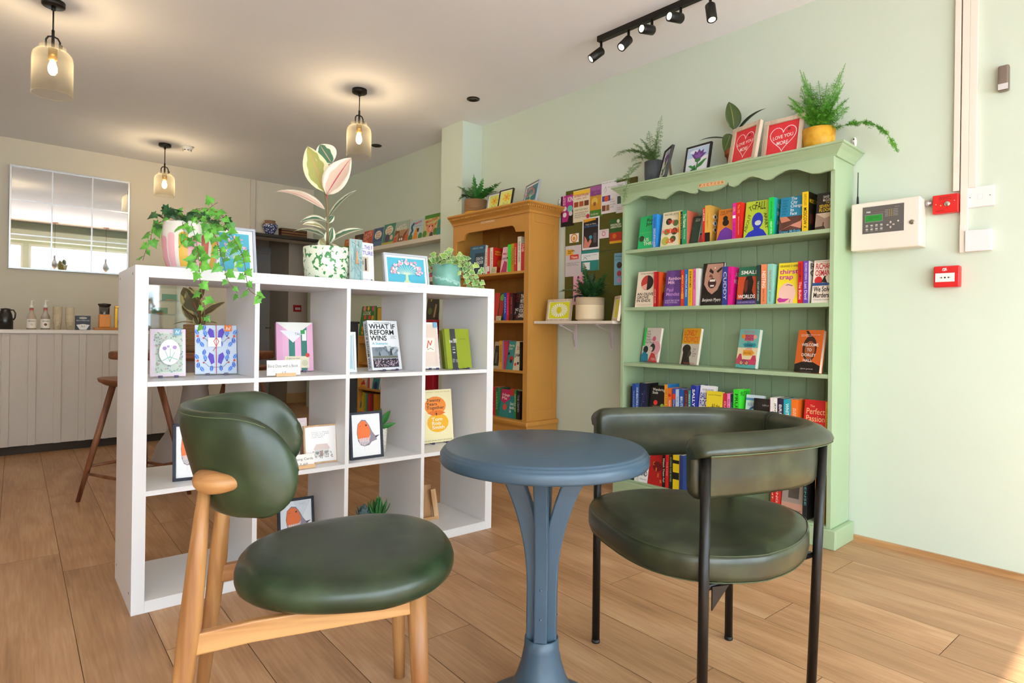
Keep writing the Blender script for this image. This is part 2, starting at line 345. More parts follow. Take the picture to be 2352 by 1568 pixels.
# ================================================================== leather and chair wood
def leather(name, a, b, c, rough=.34):
    m = ramp_mat(name, [a, b, c], scale=9, rough=rough, bump=0, detail=7, lo=.3, hi=.72)
    n, l = NT(m); bs = n['Principled BSDF']; bs.inputs['Specular IOR Level'].default_value = .6
    t = n.new('ShaderNodeTexNoise'); t.inputs['Scale'].default_value = 260; t.inputs['Detail'].default_value = 2
    bp = n.new('ShaderNodeBump'); bp.inputs['Strength'].default_value = .05; bp.inputs['Distance'].default_value = .002
    tc = n['Texture Coordinate']; l.new(tc.outputs['Object'], t.inputs['Vector']); l.new(t.outputs[0], bp.inputs['Height']); l.new(bp.outputs[0], bs.inputs['Normal'])
    return m
m_leath = leather('green_leather', '#172616', '#253621', '#384a30')
m_leath2 = leather('dark_green_leather', '#191f13', '#2a3120', '#434a30')
m_oakc = wood('chair_oak', '#8c5d34', '#a97847', '#c1925c', scale=8, axis=2)
m_oakx = wood('chair_oak_rail', '#8c5d34', '#a97847', '#c1925c', scale=8, axis=0)
m_black = M('#15120f', .38, .3)
m_st = M('#5d6b4a', .6)
def superr(a, e=2.): c, s_ = cos(a), sin(a); return math.copysign(abs(c)**(2/e), c), math.copysign(abs(s_)**(2/e), s_)
# ---- oak chair with cupped back, at the left
AF = math.atan2(-.409, .913)
LC = CP+F*1.51+R*(-.747); LC.z = 0
ch = thing('side_chair', 'oak side chair with a cupped green leather back and a rounded seat', 'chair', (LC.x, LC.y, 0), rz=AF)
# seat: outline pushed by height for a soft cushion edge
def outline(t):
    a = 2*pi*t; c, s_ = superr(a, 2.5); x = .335+.275*c
    w = .285*(.80+.20*min(1, max(0, (x-.04)/.36))) if x < .4 else .285*(1-.06*((x-.4)/.2)**2)
    return x, w*s_
N = 72; rings = []
for z, k in ((.425, .90), (.427, .955), (.435, .985), (.448, 1.0), (.462, 1.0), (.475, .985), (.486, .95), (.493, .90), (.498, .80), (.501, .62), (.5015, .35), (.5015, .15), (.5015, .04)):
    ring = []
    for i in range(N):
        x, y = outline(i/N); cxm = .335; ring.append(Vector((cxm+(x-cxm)*k, y*k, z+.012*((cxm+(x-cxm)*k-.1)/.5)**2-.004)))
    rings.append(ring)
MB().loft(rings).build('seat', m_leath, ch)
# back: curved bean-shaped pad
TILT = -.27
def padh(u): k = min(1, (1-abs(u))/.36); return max(.03, (1-(1-k)**2.2))**.5
def pad(cxy, halfz, thick, phis, nn=40, nz=14, edge=2.6, zc=.0):
    rings = []
    for i in range(nn+1):
        u = sin(pi/2*(2*i/nn-1)); u = .5*u+.5*(2*i/nn-1) if abs(2*i/nn-1) < .5 else u; ph = (phis[0]+phis[1])/2+(phis[1]-phis[0])/2*u
        hz = halfz*padh(u); (x, y), (nx, ny) = cxy(ph); ring = []
        th = thick*max(.15, (1-abs(u)**14))**.5
        for k in range(2*nz):
            a = 2*pi*k/(2*nz); c, s_ = superr(a, edge)
            tt = th*(c*.5); ring.append(Vector((x+nx*tt+TILT*hz*s_, y+ny*tt, zc(ph, u)+hz*s_)))
        rings.append(ring)
    return rings
def ell(ph): # centre (.165), half axes
    x = .150-.175*cos(ph); y = .25*sin(ph); nx, ny = -cos(ph)/.175, sin(ph)/.25; q = math.hypot(nx, ny); return (x, y), (nx/q, ny/q)
rg = pad(ell, .117, .044, (rad(-109), rad(109)), zc=lambda ph, u: .762+.004*u*u)
MB().loft(rg).build('backrest', m_leath, ch)
# seam piping along the upper back edge
sp = []
for i in range(41):
    ph = rad(-95+190*i/40); (x, y), (nx, ny) = ell(ph); u = ph/rad(109); hz = .117*padh(u)
    sp.append((x+nx*.0125+TILT*hz*.9, y+ny*.0125, .762+.004*u*u+hz*.905))
MB().tube(sp, .0009, 6).build('stitching', m_st, ch)
# legs
def leg(name, pts, rr, mt, par, n=16): return MB().tube(pts, rr, n).build(name, mt, par)
for s_ in (-1, 1):
    y = s_*.2
    pts = [(-.048, y*1.06, 0), (-.028, y*1.04, .2), (-.005, y*1.01, .42), (.006, y*.98, .56), (.018, y*.96, .715)]
    leg('leg', pts, [.015, .0195, .0235, .0195, .0125], m_oakc, ch)
    leg('leg', [(.505, y*1.02, 0), (.498, y*1.0, .2), (.487, y*.98, .43)], [.0155, .0205, .0255], m_oakc, ch)
    MB().loft([[Vector((x, y+a, z+b_)) for a, b_ in ((-.011, -.024), (.011, -.024), (.011, .024), (-.011, .024))] for x, z in ((-.004, .374), (.12, .388), (.49, .405))], smooth=False).build('side_rail', m_oakx, ch, bevel=.004)
    # oval clamp that carries the back pad, wrapping from inside to outside
    kn = []; rr = []
    for i in range(17):
        t = i/16; ph = s_*rad(42+30*t); (x, y0), (nx, ny) = ell(ph); o = .035*sin(pi*min(1, t*1.02))**.6-.008
        kn.append((x+nx*o-.004, y0+ny*o, .733-.004*t)); rr.append(.004+.021*sin(pi*(.04+.94*t))**.55)
    MB().tube(kn, rr, 16).build('back_clamp', m_oakx, ch)
MB().box(.475, .497, -.19, .19, .385, .423).build('cross_rail', m_oakx, ch, bevel=.003)
# ---- armchair with black tube legs, at the right
RC = CP+F*1.945+R*.835; RC.z = 0
ac = thing('armchair', 'dark green leather barrel armchair on black steel tube legs by the green bookcase', 'armchair', (RC.x, RC.y, 0), rz=AF+pi)
# local x = towards the table, y = away from the viewer is negative
def rr_out(t):
    a = 2*pi*t; c, s_ = superr(a, 2.8 if cos(a) > 0 else 2.0); x = .235+.34*c if c > 0 else .235+.31*c
    return x, .335*s_*(1-.25*min(1, max(0, (.3-x)/.3)))
rings = []
def ringat(k, z, dz=0): return [Vector((.235+(x-.235)*k, y*k, z)) for x, y in [rr_out(i/80) for i in range(80)]]
for z, k in ((.435, .93), (.437, .97), (.443, .99), (.455, 1.0), (.485, 1.0), (.497, .995), (.503, .985), (.505, .965), (.512, .93), (.517, .85), (.519, .6), (.5195, .3), (.5195, .03)): rings.append(ringat(k, z))
MB().loft(rings).build('seat', m_leath2, ac)
for z, k in ((.5045, .979), (.4375, .9795)): MB().tube(ringat(k, z), .0016, 6, closed=True).build('piping', M('#3d482b', .5), ac)
# barrel band: vertical inner pad + rolled top that overhangs the leg tops
def bc(t):   # t -1..1 around the barrel, returns point, outward normal
    K = [(.495, -.268), (.42, -.268), (.30, -.262), (.17, -.245), (.08, -.218), (.015, -.175), (-.03, -.10), (-.045, 0), (-.03, .10), (.015, .175), (.08, .218), (.17, .245), (.30, .262), (.42, .268), (.495, .268)]
    f = (t+1)/2*(len(K)-1); i = min(int(f), len(K)-2); u = f-i
    p = [Vector(K[max(0, min(len(K)-1, j))]) for j in (i-1, i, i+1, i+2)]
    def cr(u): return .5*((2*p[1])+(-p[0]+p[2])*u+(2*p[0]-5*p[1]+4*p[2]-p[3])*u*u+(-p[0]+3*p[1]-3*p[2]+p[3])*u**3)
    c = cr(u); d = (cr(min(u+.01, 1))-cr(max(u-.01, 0))).normalized(); return c, Vector((-d.y, d.x))
prof = [(-.025, .655), (-.018, .643), (-.004, .640), (.012, .643), (.020, .655), (.022, .70), (.022, .745), (.024, .757), (.045, .757), (.058, .761), (.063, .770), (.058, .781), (.040, .795), (.012, .806), (-.012, .806), (-.026, .796), (-.030, .78), (-.028, .72)]
rings = []
NB = 90
for i in range(NB+1):
    t = -1+2*i/NB; c, n_ = bc(t*.985); e = 1.
    k = min(1., (1-abs(t))/.09); e = max(.05, math.sqrt(max(0, 1-(1-k)**2)))
    ring = []
    for o, z in prof:
        zc = .735; oc = .004; ring.append(Vector((c.x+n_.x*(oc+(o-oc)*(.35+.65*e)), c.y+n_.y*(oc+(o-oc)*(.35+.65*e)), zc+(z-zc)*(.55+.45*e)+.012*(1-abs(t))*0)))
    # push the very ends forward so that they round off
    d = Vector((n_.y, -n_.x)) if t > 0 else Vector((-n_.y, n_.x))
    rings.append(ring)
MB().loft(rings).build('backrest', m_leath2, ac)
for o, z in ((.060, .762), (.023, .752)):
    MB().tube([(bc(-.93+1.86*i/60)[0].x+bc(-.93+1.86*i/60)[1].x*o, bc(-.93+1.86*i/60)[0].y+bc(-.93+1.86*i/60)[1].y*o, z) for i in range(61)], .0013, 6).build('stitching', m_st, ac)
c, n_ = bc(-.04)
for dx in (-.005, .005):
    c, n_ = bc(-.06+dx*2); MB().tube([(c.x+n_.x*o, c.y+n_.y*o, z) for o, z in ((-.0305, .66), (-.032, .72), (-.034, .775), (-.029, .797), (-.012, .8075), (.012, .808), (.038, .797))], .0016, 6).build('seam', M('#1c2114', .6), ac)
for s_ in (-1, 1):
    leg('leg', [(.463, s_*.298, 0), (.463, s_*.302, .757)], [.0132, .0132], m_black, ac)
    leg('leg', [(.008, s_*.184, 0), (-.004, s_*.203, .757)], [.0132, .0132], m_black, ac)
    MB().tube([(.463, s_*.292, .425), (.25, s_*.24, .425), (.012, s_*.18, .425)], .010, 10).build('seat_support', m_black, ac)
MB().prism([(.0, 0), (.05, 0), (0, -.06)], Matrix.Translation((.44, .30, .43)) @ Matrix.Rotation(pi/2, 4, 'X') @ Matrix.Rotation(pi, 4, 'Y'), .004).build('bracket', m_black, ac)
for x, y in ((.463, -.298), (.463, .298), (.008, -.184), (.008, .184)): MB().lathe([(0, 0), (.014, 0), (.0145, .004), (.0135, .012), (0, .012)], 16, c=(x, y, 0)).build('foot', M('#0c0b0a', .6), ac)
# ================================================================== lights on the ceiling
m_shade = bpy.data.materials.new('seeded_glass'); m_shade.use_nodes = True; _n, _l = NT(m_shade); _n.remove(_n['Principled BSDF'])
_t = _n.new('ShaderNodeBsdfTransparent'); _t.inputs[0].default_value = (1, .985, .95, 1); _g = _n.new('ShaderNodeBsdfGlossy'); _g.inputs['Roughness'].default_value = .08
_d = _n.new('ShaderNodeBsdfTranslucent'); _d.inputs[0].default_value = (.36, .34, .27, 1)
_lw = _n.new('ShaderNodeLayerWeight'); _lw.inputs[0].default_value = .45
_a = _n.new('ShaderNodeMixShader'); _b = _n.new('ShaderNodeMixShader'); _mr = _n.new('ShaderNodeMapRange'); _mr.inputs[3].default_value = .012; _mr.inputs[4].default_value = .20
_l.new(_lw.outputs['Facing'], _mr.inputs[0]); _a.inputs[0].default_value = .5; _l.new(_d.outputs[0], _a.inputs[1]); _l.new(_g.outputs[0], _a.inputs[2])
_l.new(_mr.outputs[0], _b.inputs[0]); _l.new(_t.outputs[0], _b.inputs[1]); _l.new(_a.outputs[0], _b.inputs[2]); _l.new(_b.outputs[0], _n['Material Output'].inputs[0])
m_ironb = M('#14110f', .45, .2); m_brass = M('#8a6a33', .3, .9); m_bulb = emis('#ffdfae', 9)
_n, _l = NT(m_bulb); _e = _n['Emission']; _ad = _n.new('ShaderNodeAddShader'); _tr = _n.new('ShaderNodeBsdfTransparent'); _l.new(_e.outputs[0], _ad.inputs[0]); _l.new(_tr.outputs[0], _ad.inputs[1]); _l.new(_ad.outputs[0], _n['Material Output'].inputs[0])
def pendant(px, py, zt, zb, sr, label, drop_px=None):
    c = atz(px, py, ZC); z1 = zt; H = zt-zb
    t = thing('pendant_lamp', label, 'pendant lamp', (c.x, c.y, ZC), group='glass pendant lamps')
    L = lambda z: z-ZC
    MB().lathe([(0, -.028), (.052, -.028), (.056, -.024), (.056, 0), (0, 0)], 36).build('ceiling_rose', m_ironb, t)
    zs = L(z1)
    MB().tube([(0, 0, -.028), (0, 0, zs+.09)], .004, 8).lathe([(0, -.055), (.010, -.05), (.011, -.028)], 12).build('cord', m_ironb, t)
    MB().tube([(0, 0, zs+.12), (0, 0, zs+.02)], .0075, 10).tube([(-.032, 0, zs+.015), (-.032, 0, zs+.06), (-.022, 0, zs+.078), (0, 0, zs+.086), (.022, 0, zs+.078), (.032, 0, zs+.06), (.032, 0, zs+.015)], .005, 8).lathe([(0, 0), (.011, 0), (.011, .012), (0, .012)], 12, T=Tm((.032, 0, zs+.035), ry=pi/2)).build('bracket', m_ironb, t)
    MB().lathe([(sr*.66, zs+.028), (sr*.66, zs+.0), (sr*.80, zs-.004), (sr*.93, zs-.018), (sr*.985, zs-.034), (sr, zs-.055), (sr, L(zb)), (sr-.002, L(zb)), (sr-.002, zs-.055), (sr*.93-.002, zs-.020), (sr*.8, zs-.006), (sr*.64, zs-.002), (sr*.64, zs+.028)], 40, cap=False).build('glass_shade', m_shade, t)
    MB().tube([((sr*cos(a*pi/20)), (sr*sin(a*pi/20)), L(zb)) for a in range(40)], .0018, 6, closed=True).build('rim', m_shade, t)
    MB().lathe([(0, zs+.015), (.022, zs+.015), (.022, zs-.05), (0, zs-.05)], 18).build('lamp_holder', m_brass, t)
    MB().lathe([(0, zs-.05), (.012, zs-.055), (.018, zs-.075), (.023, zs-.095), (.022, zs-.115), (.012, zs-.133), (0, zs-.138)], 18).build('bulb', m_bulb, t)
    ld = bpy.data.lights.new('bulb_light', 'POINT'); lo = bpy.data.objects.new('bulb_light', ld); COL.objects.link(lo); lo.location = (c.x, c.y, zs+ZC-.095); ld.energy = 6.5; ld.color = (1, .78, .48); ld.shadow_soft_size = .012
    return t
def pz(px, py, c): d = (c-CP).dot(F); return CH-(py-(CY+ROLL*(px-CX)*1.0))*d/FPX
_c = atz(123, 4, ZC); pendant(123, 4, pz(120, 118, _c), pz(120, 218, _c), .098*1., 'clear glass pendant lamp nearest the viewer, at the top left')
_c = atz(826, 206, ZC); pendant(826, 206, pz(822, 290, _c), pz(822, 360, _c), .094, 'clear glass pendant lamp hanging above the rubber plant on the white shelving')
_c = atz(379, 331, ZC); pendant(379, 331, pz(375, 402, _c), pz(375, 450, _c), .094, 'clear glass pendant lamp in front of the cream back wall beside the smoke alarm')
# smoke detectors
def detector(px, py, label):
    c = atz(px, py, ZC); t = thing('smoke_detector', label, 'smoke detector', (c.x, c.y, ZC), group='ceiling smoke detectors')
    w = M('#ece9e2', .4); MB().lathe([(0, -.02), (.05, -.02), (.054, -.016), (.056, 0), (0, 0)], 30).build('base', w, t)
    MB().lathe([(0, -.055), (.02, -.053), (.034, -.046), (.043, -.03), (.043, -.02), (0, -.02)], 30).build('sensor_head', w, t)
    for k in range(8):
        a = k*pi/4; MB().box(-.008, .008, -.001, .001, -.006, .006, T=Matrix.Rotation(a, 4, 'Z') @ Tm((.0395, 0, -.038), ry=rad(-35), rz=pi/2) if 0 else Matrix.Rotation(a, 4, 'Z') @ Matrix.Translation((.0395, 0, -.038)) @ Matrix.Rotation(pi/2, 4, 'Z')).build('vent', M('#6b6a66', .6), t)
detector(430, 337, 'white smoke detector on the ceiling beside the far pendant lamp')
detector(726, 407, 'white smoke detector on the ceiling behind the rubber plant leaves')
# recessed downlights
for px, py, lb in ((1087, 227, 'black ringed ceiling downlight nearer the pilaster'), (865, 334, 'black ringed ceiling downlight deeper in the room, right of the pendant')):
    c = atz(px, py, ZC); t = thing('downlight', lb, 'downlight', (c.x, c.y, ZC), group='recessed downlights')
    MB().lathe([(.03, -.003), (.038, -.008), (.05, -.006), (.052, 0), (.03, 0)], 32, cap=False).build('bezel', M('#1b1a19', .4, .3), t)
    MB().lathe([(0, -.0015), (.03, -.0015), (.03, -.0005), (0, -.0005)], 24).build('lens', M('#5b5750', .2), t)
# track light with five spots
a = atz(1375, 102, ZC-.045); b = atz(1630, -6, ZC-.045); dv = (b-a).normalized(); ang = math.atan2(dv.y, dv.x)
tr = thing('track_light', 'black ceiling track light with five cylinder spotlights', 'track light', (a.x, a.y, ZC), rz=ang)
Lr = (b-a).length*1.55
MB().box(0, Lr, -.018, .018, -.034, 0).build('track', m_ironb, tr, bevel=.002)
SP = [(1393, 104, 1374, 133, .0), (1449, 74, 1432, 107, 0), (1507, 54, 1486, 67, 0), (1569, 24, 1548, 34, 0), (1638, -4, 1638, 28, 0)]
iT = WM[tr.name].inverted()
for i, (x0, y0, x1, y1, _) in enumerate(SP):
    p0 = atz(x0, y0, ZC-.04); l0 = iT @ p0; l0.y = 0; l0.z = -.034
    D = (Vector((p0.x, p0.y, 0))).dot(F)
    w0 = WM[tr.name] @ (l0+Vector((0, 0, -.055)))
    lat = ((x1-x0)/FPX*D); ver = -((y1-y0)/FPX*D)
    dirs = [(-.75, -.1, -.62), (-.5, -.35, -.62), (-.75, -.5, -.15), (-.8, -.45, -.1), (.05, -.25, -1)][i]
    d = (R0*dirs[0]+F*dirs[1]+U0*dirs[2]).normalized(); dl = iT.to_3x3() @ d
    s_ = MB().tube([l0, l0+Vector((0, 0, -.06))], .008, 8).build('stem', m_ironb, tr)
    c0 = l0+Vector((0, 0, -.06)); q = dl.to_track_quat('Z', 'Y').to_matrix().to_4x4(); T = Matrix.Translation(c0) @ q
    sp = MB().lathe([(0, -.012), (.02, -.012), (.027, -.004), (.027, .085), (.024, .088), (.021, .083), (0, .083)], 24, T=T).build('spotlight', m_ironb, tr)
    MB().lathe([(0, .084), (.019, .084), (.019, .0855), (0, .0865)], 20, T=T).build('lens', emis('#fff1dc', 2.2), sp)
    ld = bpy.data.lights.new('spot_light', 'SPOT'); lo = bpy.data.objects.new('spot_light', ld); COL.objects.link(lo); w = WM[tr.name] @ (c0+dl*.1)
    lo.location = w; lo.rotation_euler = d.to_track_quat('-Z', 'Y').to_euler(); ld.energy = 9; ld.spot_size = rad(50); ld.spot_blend = .6; ld.color = (1, .93, .84); ld.shadow_soft_size = .02
# diamond bulbs in the shop window (seen in the mirror)
for k, x in enumerate((1.5, 2.45)):
    t = thing('window_pendant', ['diamond shaped bulb on a long cord, left one in the mirror', 'diamond shaped bulb on a long cord, right one in the mirror'][k], 'pendant lamp', (x, YF+.75, ZC), group='bulbs hanging at the shop window')
    MB().lathe([(0, -.02), (.055, -.02), (.055, 0), (0, 0)], 24).build('ceiling_rose', M('#b98a76', .4, .6), t)
    MB().tube([(0, 0, -.02), (0, 0, -.72)], .004, 6).build('cord', M('#5b5552', .6), t)
    MB().lathe([(0, -.80), (.022, -.80), (.022, -.72), (0, -.72)], 16).build('lamp_holder', M('#6f6a66', .4, .6), t)
    MB().lathe([(.02, -.8), (.09, -.95), (0, -1.05)], 8).build('bulb', M('#a9abac', .15, .6), t)
# ------------------------------------------------------------------ wall mirror
mx0, mx1 = aty(22, 377, YB-.03).x, aty(298, 418, YB-.03).x; mz0, mz1 = aty(15, 615, YB-.03).z, aty(22, 377, YB-.03).z
mz1 = (mz1+aty(298, 418, YB-.03).z)/2; cxm, czm, hw, hh = (mx0+mx1)/2, (mz0+mz1)/2, (mx1-mx0)/2, (mz1-mz0)/2
mt = thing('wall_mirror', 'large nine-pane mirror in a thin silver frame on the cream back wall', 'mirror', mat=Tm((cxm, YB-.03, czm), rx=rad(1.3)))
f = .017; ms = M('#c9ccd0', .3, .6)
MB().box(-hw, hw, -.008, .012, hh-f, hh).box(-hw, hw, -.008, .012, -hh, -hh+f).box(-hw, -hw+f, -.008, .012, -hh+f, hh-f).box(hw-f, hw, -.008, .012, -hh+f, hh-f).build('frame', ms, mt, bevel=.002)
g = MB()
for k in (1, 2):
    x = -hw+2*hw*k/3; z = -hh+2*hh*k/3; g.box(x-.006, x+.006, -.006, 0, -hh+f, hh-f).box(-hw+f, hw-f, -.0055, 0, z-.006, z+.006)
g.build('glazing_bars', ms, mt)
MB().box(-hw+f, hw-f, 0, .006, -hh+f, hh-f).build('mirror_glass', M('#f2f5f7', .015, 1.), mt)
# ================================================================== books
m_page = M('#ece3cf', .8, bump=.0)
def book(T, w, h, t, c, label, cs=None, front=(), spine=(), cat='book', group=None, name='book', pages=True, extra=None):
    b = thing(name, label, cat, mat=T, group=group)
    k = .0014 if t > .006 else t*.25
    m = MB().box(0, w, 0, h, -k, 0).box(0, w, 0, h, -t, -t+k).box(0, k, 0, h, -t+k, -k, 1)
    m.add([(-.0002, 0, -t), (-.0002, 0, 0), (-.0002, h, 0), (-.0002, h, -t)], [(0, 1, 2, 3)], 1)
    m.build('cover', [M(c, .42), M(cs or c, .42)], b)
    if pages and t > .004: MB().box(k*.8, w-.003, .002, h-.002, -t+k, -k).build('pages', m_page, b)
    I = Matrix.Identity(4)
    if front: printed(b, I, w, h, front)
    if spine: printed(b, frame((0, 0, -t), (0, 0, 1), (0, 1, 0)), t, h, spine, name='spine_print', tname='spine_title', lift=.0006)
    return b
def sp(txt, c, ln=.72, wd=.5, v=.55, bold=.0): return [('t', .5, v, ln, wd, txt, c, -90, bold)]
def Tface(p, lean, yaw=0.):   # front cover towards -X, p = lower left corner seen from the room
    return Matrix.Translation(p) @ Matrix.Rotation(yaw, 4, 'Z') @ Matrix(((0, sin(lean), -cos(lean), 0), (-1, 0, 0, 0), (0, cos(lean), sin(lean), 0), (0, 0, 0, 1)))
def Tspine(p, roll=0.):
    return Matrix.Translation(p) @ Matrix.Rotation(roll, 4, 'X') @ Matrix(((1, 0, 0, 0), (0, 0, -1, 0), (0, 1, 0, 0), (0, 0, 0, 1)))
def row(items, xf, zs, where, group, depth=.128, py=None, prefix=''):
    for it in items:
        kind, l, r_, ty, c, lab = it[:6]; o = it[6] if len(it) > 6 else {}
        yl = atx(l, 700, xf).y; yr = atx(r_, 700, xf).y; off = o.get('x', 0.)
        h = atx(l, ty, xf).z-zs; h = o.get('h', h); lbl = (lab+' '+where) if where else lab
        if kind == 'S':
            book(Tspine((xf+off, yr+.0003, zs)), o.get('d', depth), h, yl-yr-.0006, o.get('cc', c), lbl, cs=c, spine=o.get('sp', ()), front=o.get('fr', ()), group=group)
        else:
            ln = rad(o.get('lean', 9)); h = h/cos(ln)*1.01
            book(Tface((xf+off, yl, zs+.0005), ln, rad(o.get('yaw', 0))), (yl-yr)*o.get('ws', 1), h, o.get('t', .02), c, lbl, cs=o.get('cs'), front=o.get('fr', ()), spine=o.get('sp', ()), group=group)
# ================================================================== green painted bookcase
m_gp = M('#a3b993', .42, bump=.04, bscale=30, var=.02, vscale=6)
m_gb = M('#97ad8a', .5, bump=.04, bscale=30)
GX = 3.221; GXB = XW-.006
yR = atx(1914.5, 700, GX).y; yL = atx(1427, 700, GX).y; ZT = 2.018; SB = .022
gb = thing('bookcase', 'tall sage green bookcase with scalloped valance and tongue-and-groove back against the right wall', 'bookcase', (GX, (yL+yR)/2, 0))
W_ = dict(world=True, bevel=.0015)
for y in (yR, yL-SB): MB().box(GX, GXB, y, y+SB, .02, ZT-.03).build('side_panel', m_gp, gb, **W_)
GZ = [1.602, 1.2285, .8665, .5045, .105]
for z in GZ[:4]: MB().box(GX+.004, GXB-.012, yR+SB, yL-SB, z-.0215, z).build('shelf', m_gp, gb, **W_)
MB().box(GX+.002, GXB-.012, yR+SB, yL-SB, .08, .105).build('bottom_shelf', m_gp, gb, **W_)
m = MB(); nb = 13; w = (yL-yR-2*SB)/nb
for i in range(nb):
    a = yR+SB+i*w; m.loft([[Vector((x, y, z)) for x, y in ((GXB, a), (GXB, a+w), (GXB-.006, a+w), (GXB-.012, a+w-.004), (GXB-.012, a+.004), (GXB-.006, a))] for z in (.08, ZT-.03)], smooth=False)
m.build('back_boards', m_gb, gb, world=True)
pxs = GX-.023
m = MB().box(pxs, pxs+.02, yR-.03, yL+.035, 0, .0955).box(pxs+.02, GXB, yR-.03, yR-.002, 0, .0955).box(pxs+.02, GXB, yL+.002, yL+.035, 0, .0955).build('plinth', m_gp, gb, world=True, bevel=.004)
# cornice, moulded, with returns
prof = [(0, -.062), (.010, -.062), (.012, -.05), (.030, -.030), (.046, -.018), (.046, -.012), (.056, -.010), (.056, 0), (0, 0)]
m = MB(); xf = GX+.0; pr_ = []
for (x, y, sx, sy) in ((GXB, yR, 0, -1), (xf, yR, -1, -1), (xf, yL, -1, 1), (GXB, yL, 0, 1)): pr_.append([Vector((x+sx*o, y+sy*o, ZT+z)) for o, z in prof])
m.loft(pr_, smooth=False); m.build('cornice', m_gp, gb, world=True)
box1('top_board', (xf, GXB, yR, yL, ZT-.05, ZT-.002), m_gp, gb, True)
V = [(165, 1152), (215, 1140), (258, 1112), (300, 1086), (350, 1077), (400, 1085), (450, 1100), (485, 1102), (520, 1078), (560, 1050), (600, 1040), (640, 1048), (680, 1060), (712, 1062), (728, 1052), (734, 1026), (760, 1040), (800, 1048), (850, 1044), (900, 1026), (940, 1002), (966, 978), (970, 1003), (1000, 1013), (1030, 1000), (1065, 966), (1110, 942), (1150, 935), (1195, 946), (1240, 962), (1280, 958), (1325, 925), (1380, 895), (1430, 883), (1480, 882), (1540, 900), (1590, 914), (1640, 912), (1725, 886)]
pts = [atx(1380+a/3.267, 120+b/3.267, GX-.004) for a, b in V]
poly = [(-(p.y), p.z) for p in pts]; poly[0] = (-(yL-.0), poly[0][1]); poly[-1] = (-yR, poly[-1][1])
poly = poly+[(-yR, ZT-.06), (-yL, ZT-.06)]
MB().prism(poly, Matrix(((0, 0, -1, GX-.001), (-1, 0, 0, 0), (0, 1, 0, 0), (0, 0, 0, 1))), .018).build('valance', m_gp, gb, world=True, bevel=.0015)
# letter tiles
p = [atx(1606+i*8.35, 427-i*1.0, GX-.019).y for i in range(8)]
for i, chh_ in enumerate('FICTION'):
    z = atx(1606+i*8.35+4, 426.5-i*1.28, GX-.019).z; y0, y1 = p[i], p[i+1]+.001
    t = thing('letter_tile', 'small wooden letter tile reading %s on the green valance%s' % (chh_, ['', ', before the C', '', '', ', after the T', '', ''][i]), 'letter tile', mat=Tface((GX-.0195, y0, z-(y0-y1)/2), 0), group='wooden letter tiles on the green bookcase')
    s_ = y0-y1; MB().box(0, s_, 0, s_, 0, .0035).build('tile', M('#e6b07a', .5), t, bevel=.0008)
    printed(t, Matrix.Translation((0, 0, .0035)), s_, s_, [('t', .48, .52, .45 if chh_ != 'I' else .12, .6, chh_, '#3a2417', 0, .02)], tname='letter')
XB = GX+.022
g1 = 'fiction books on the top shelf of the green bookcase'; w1 = 'on the top shelf of the green bookcase'
def o(**k): return k
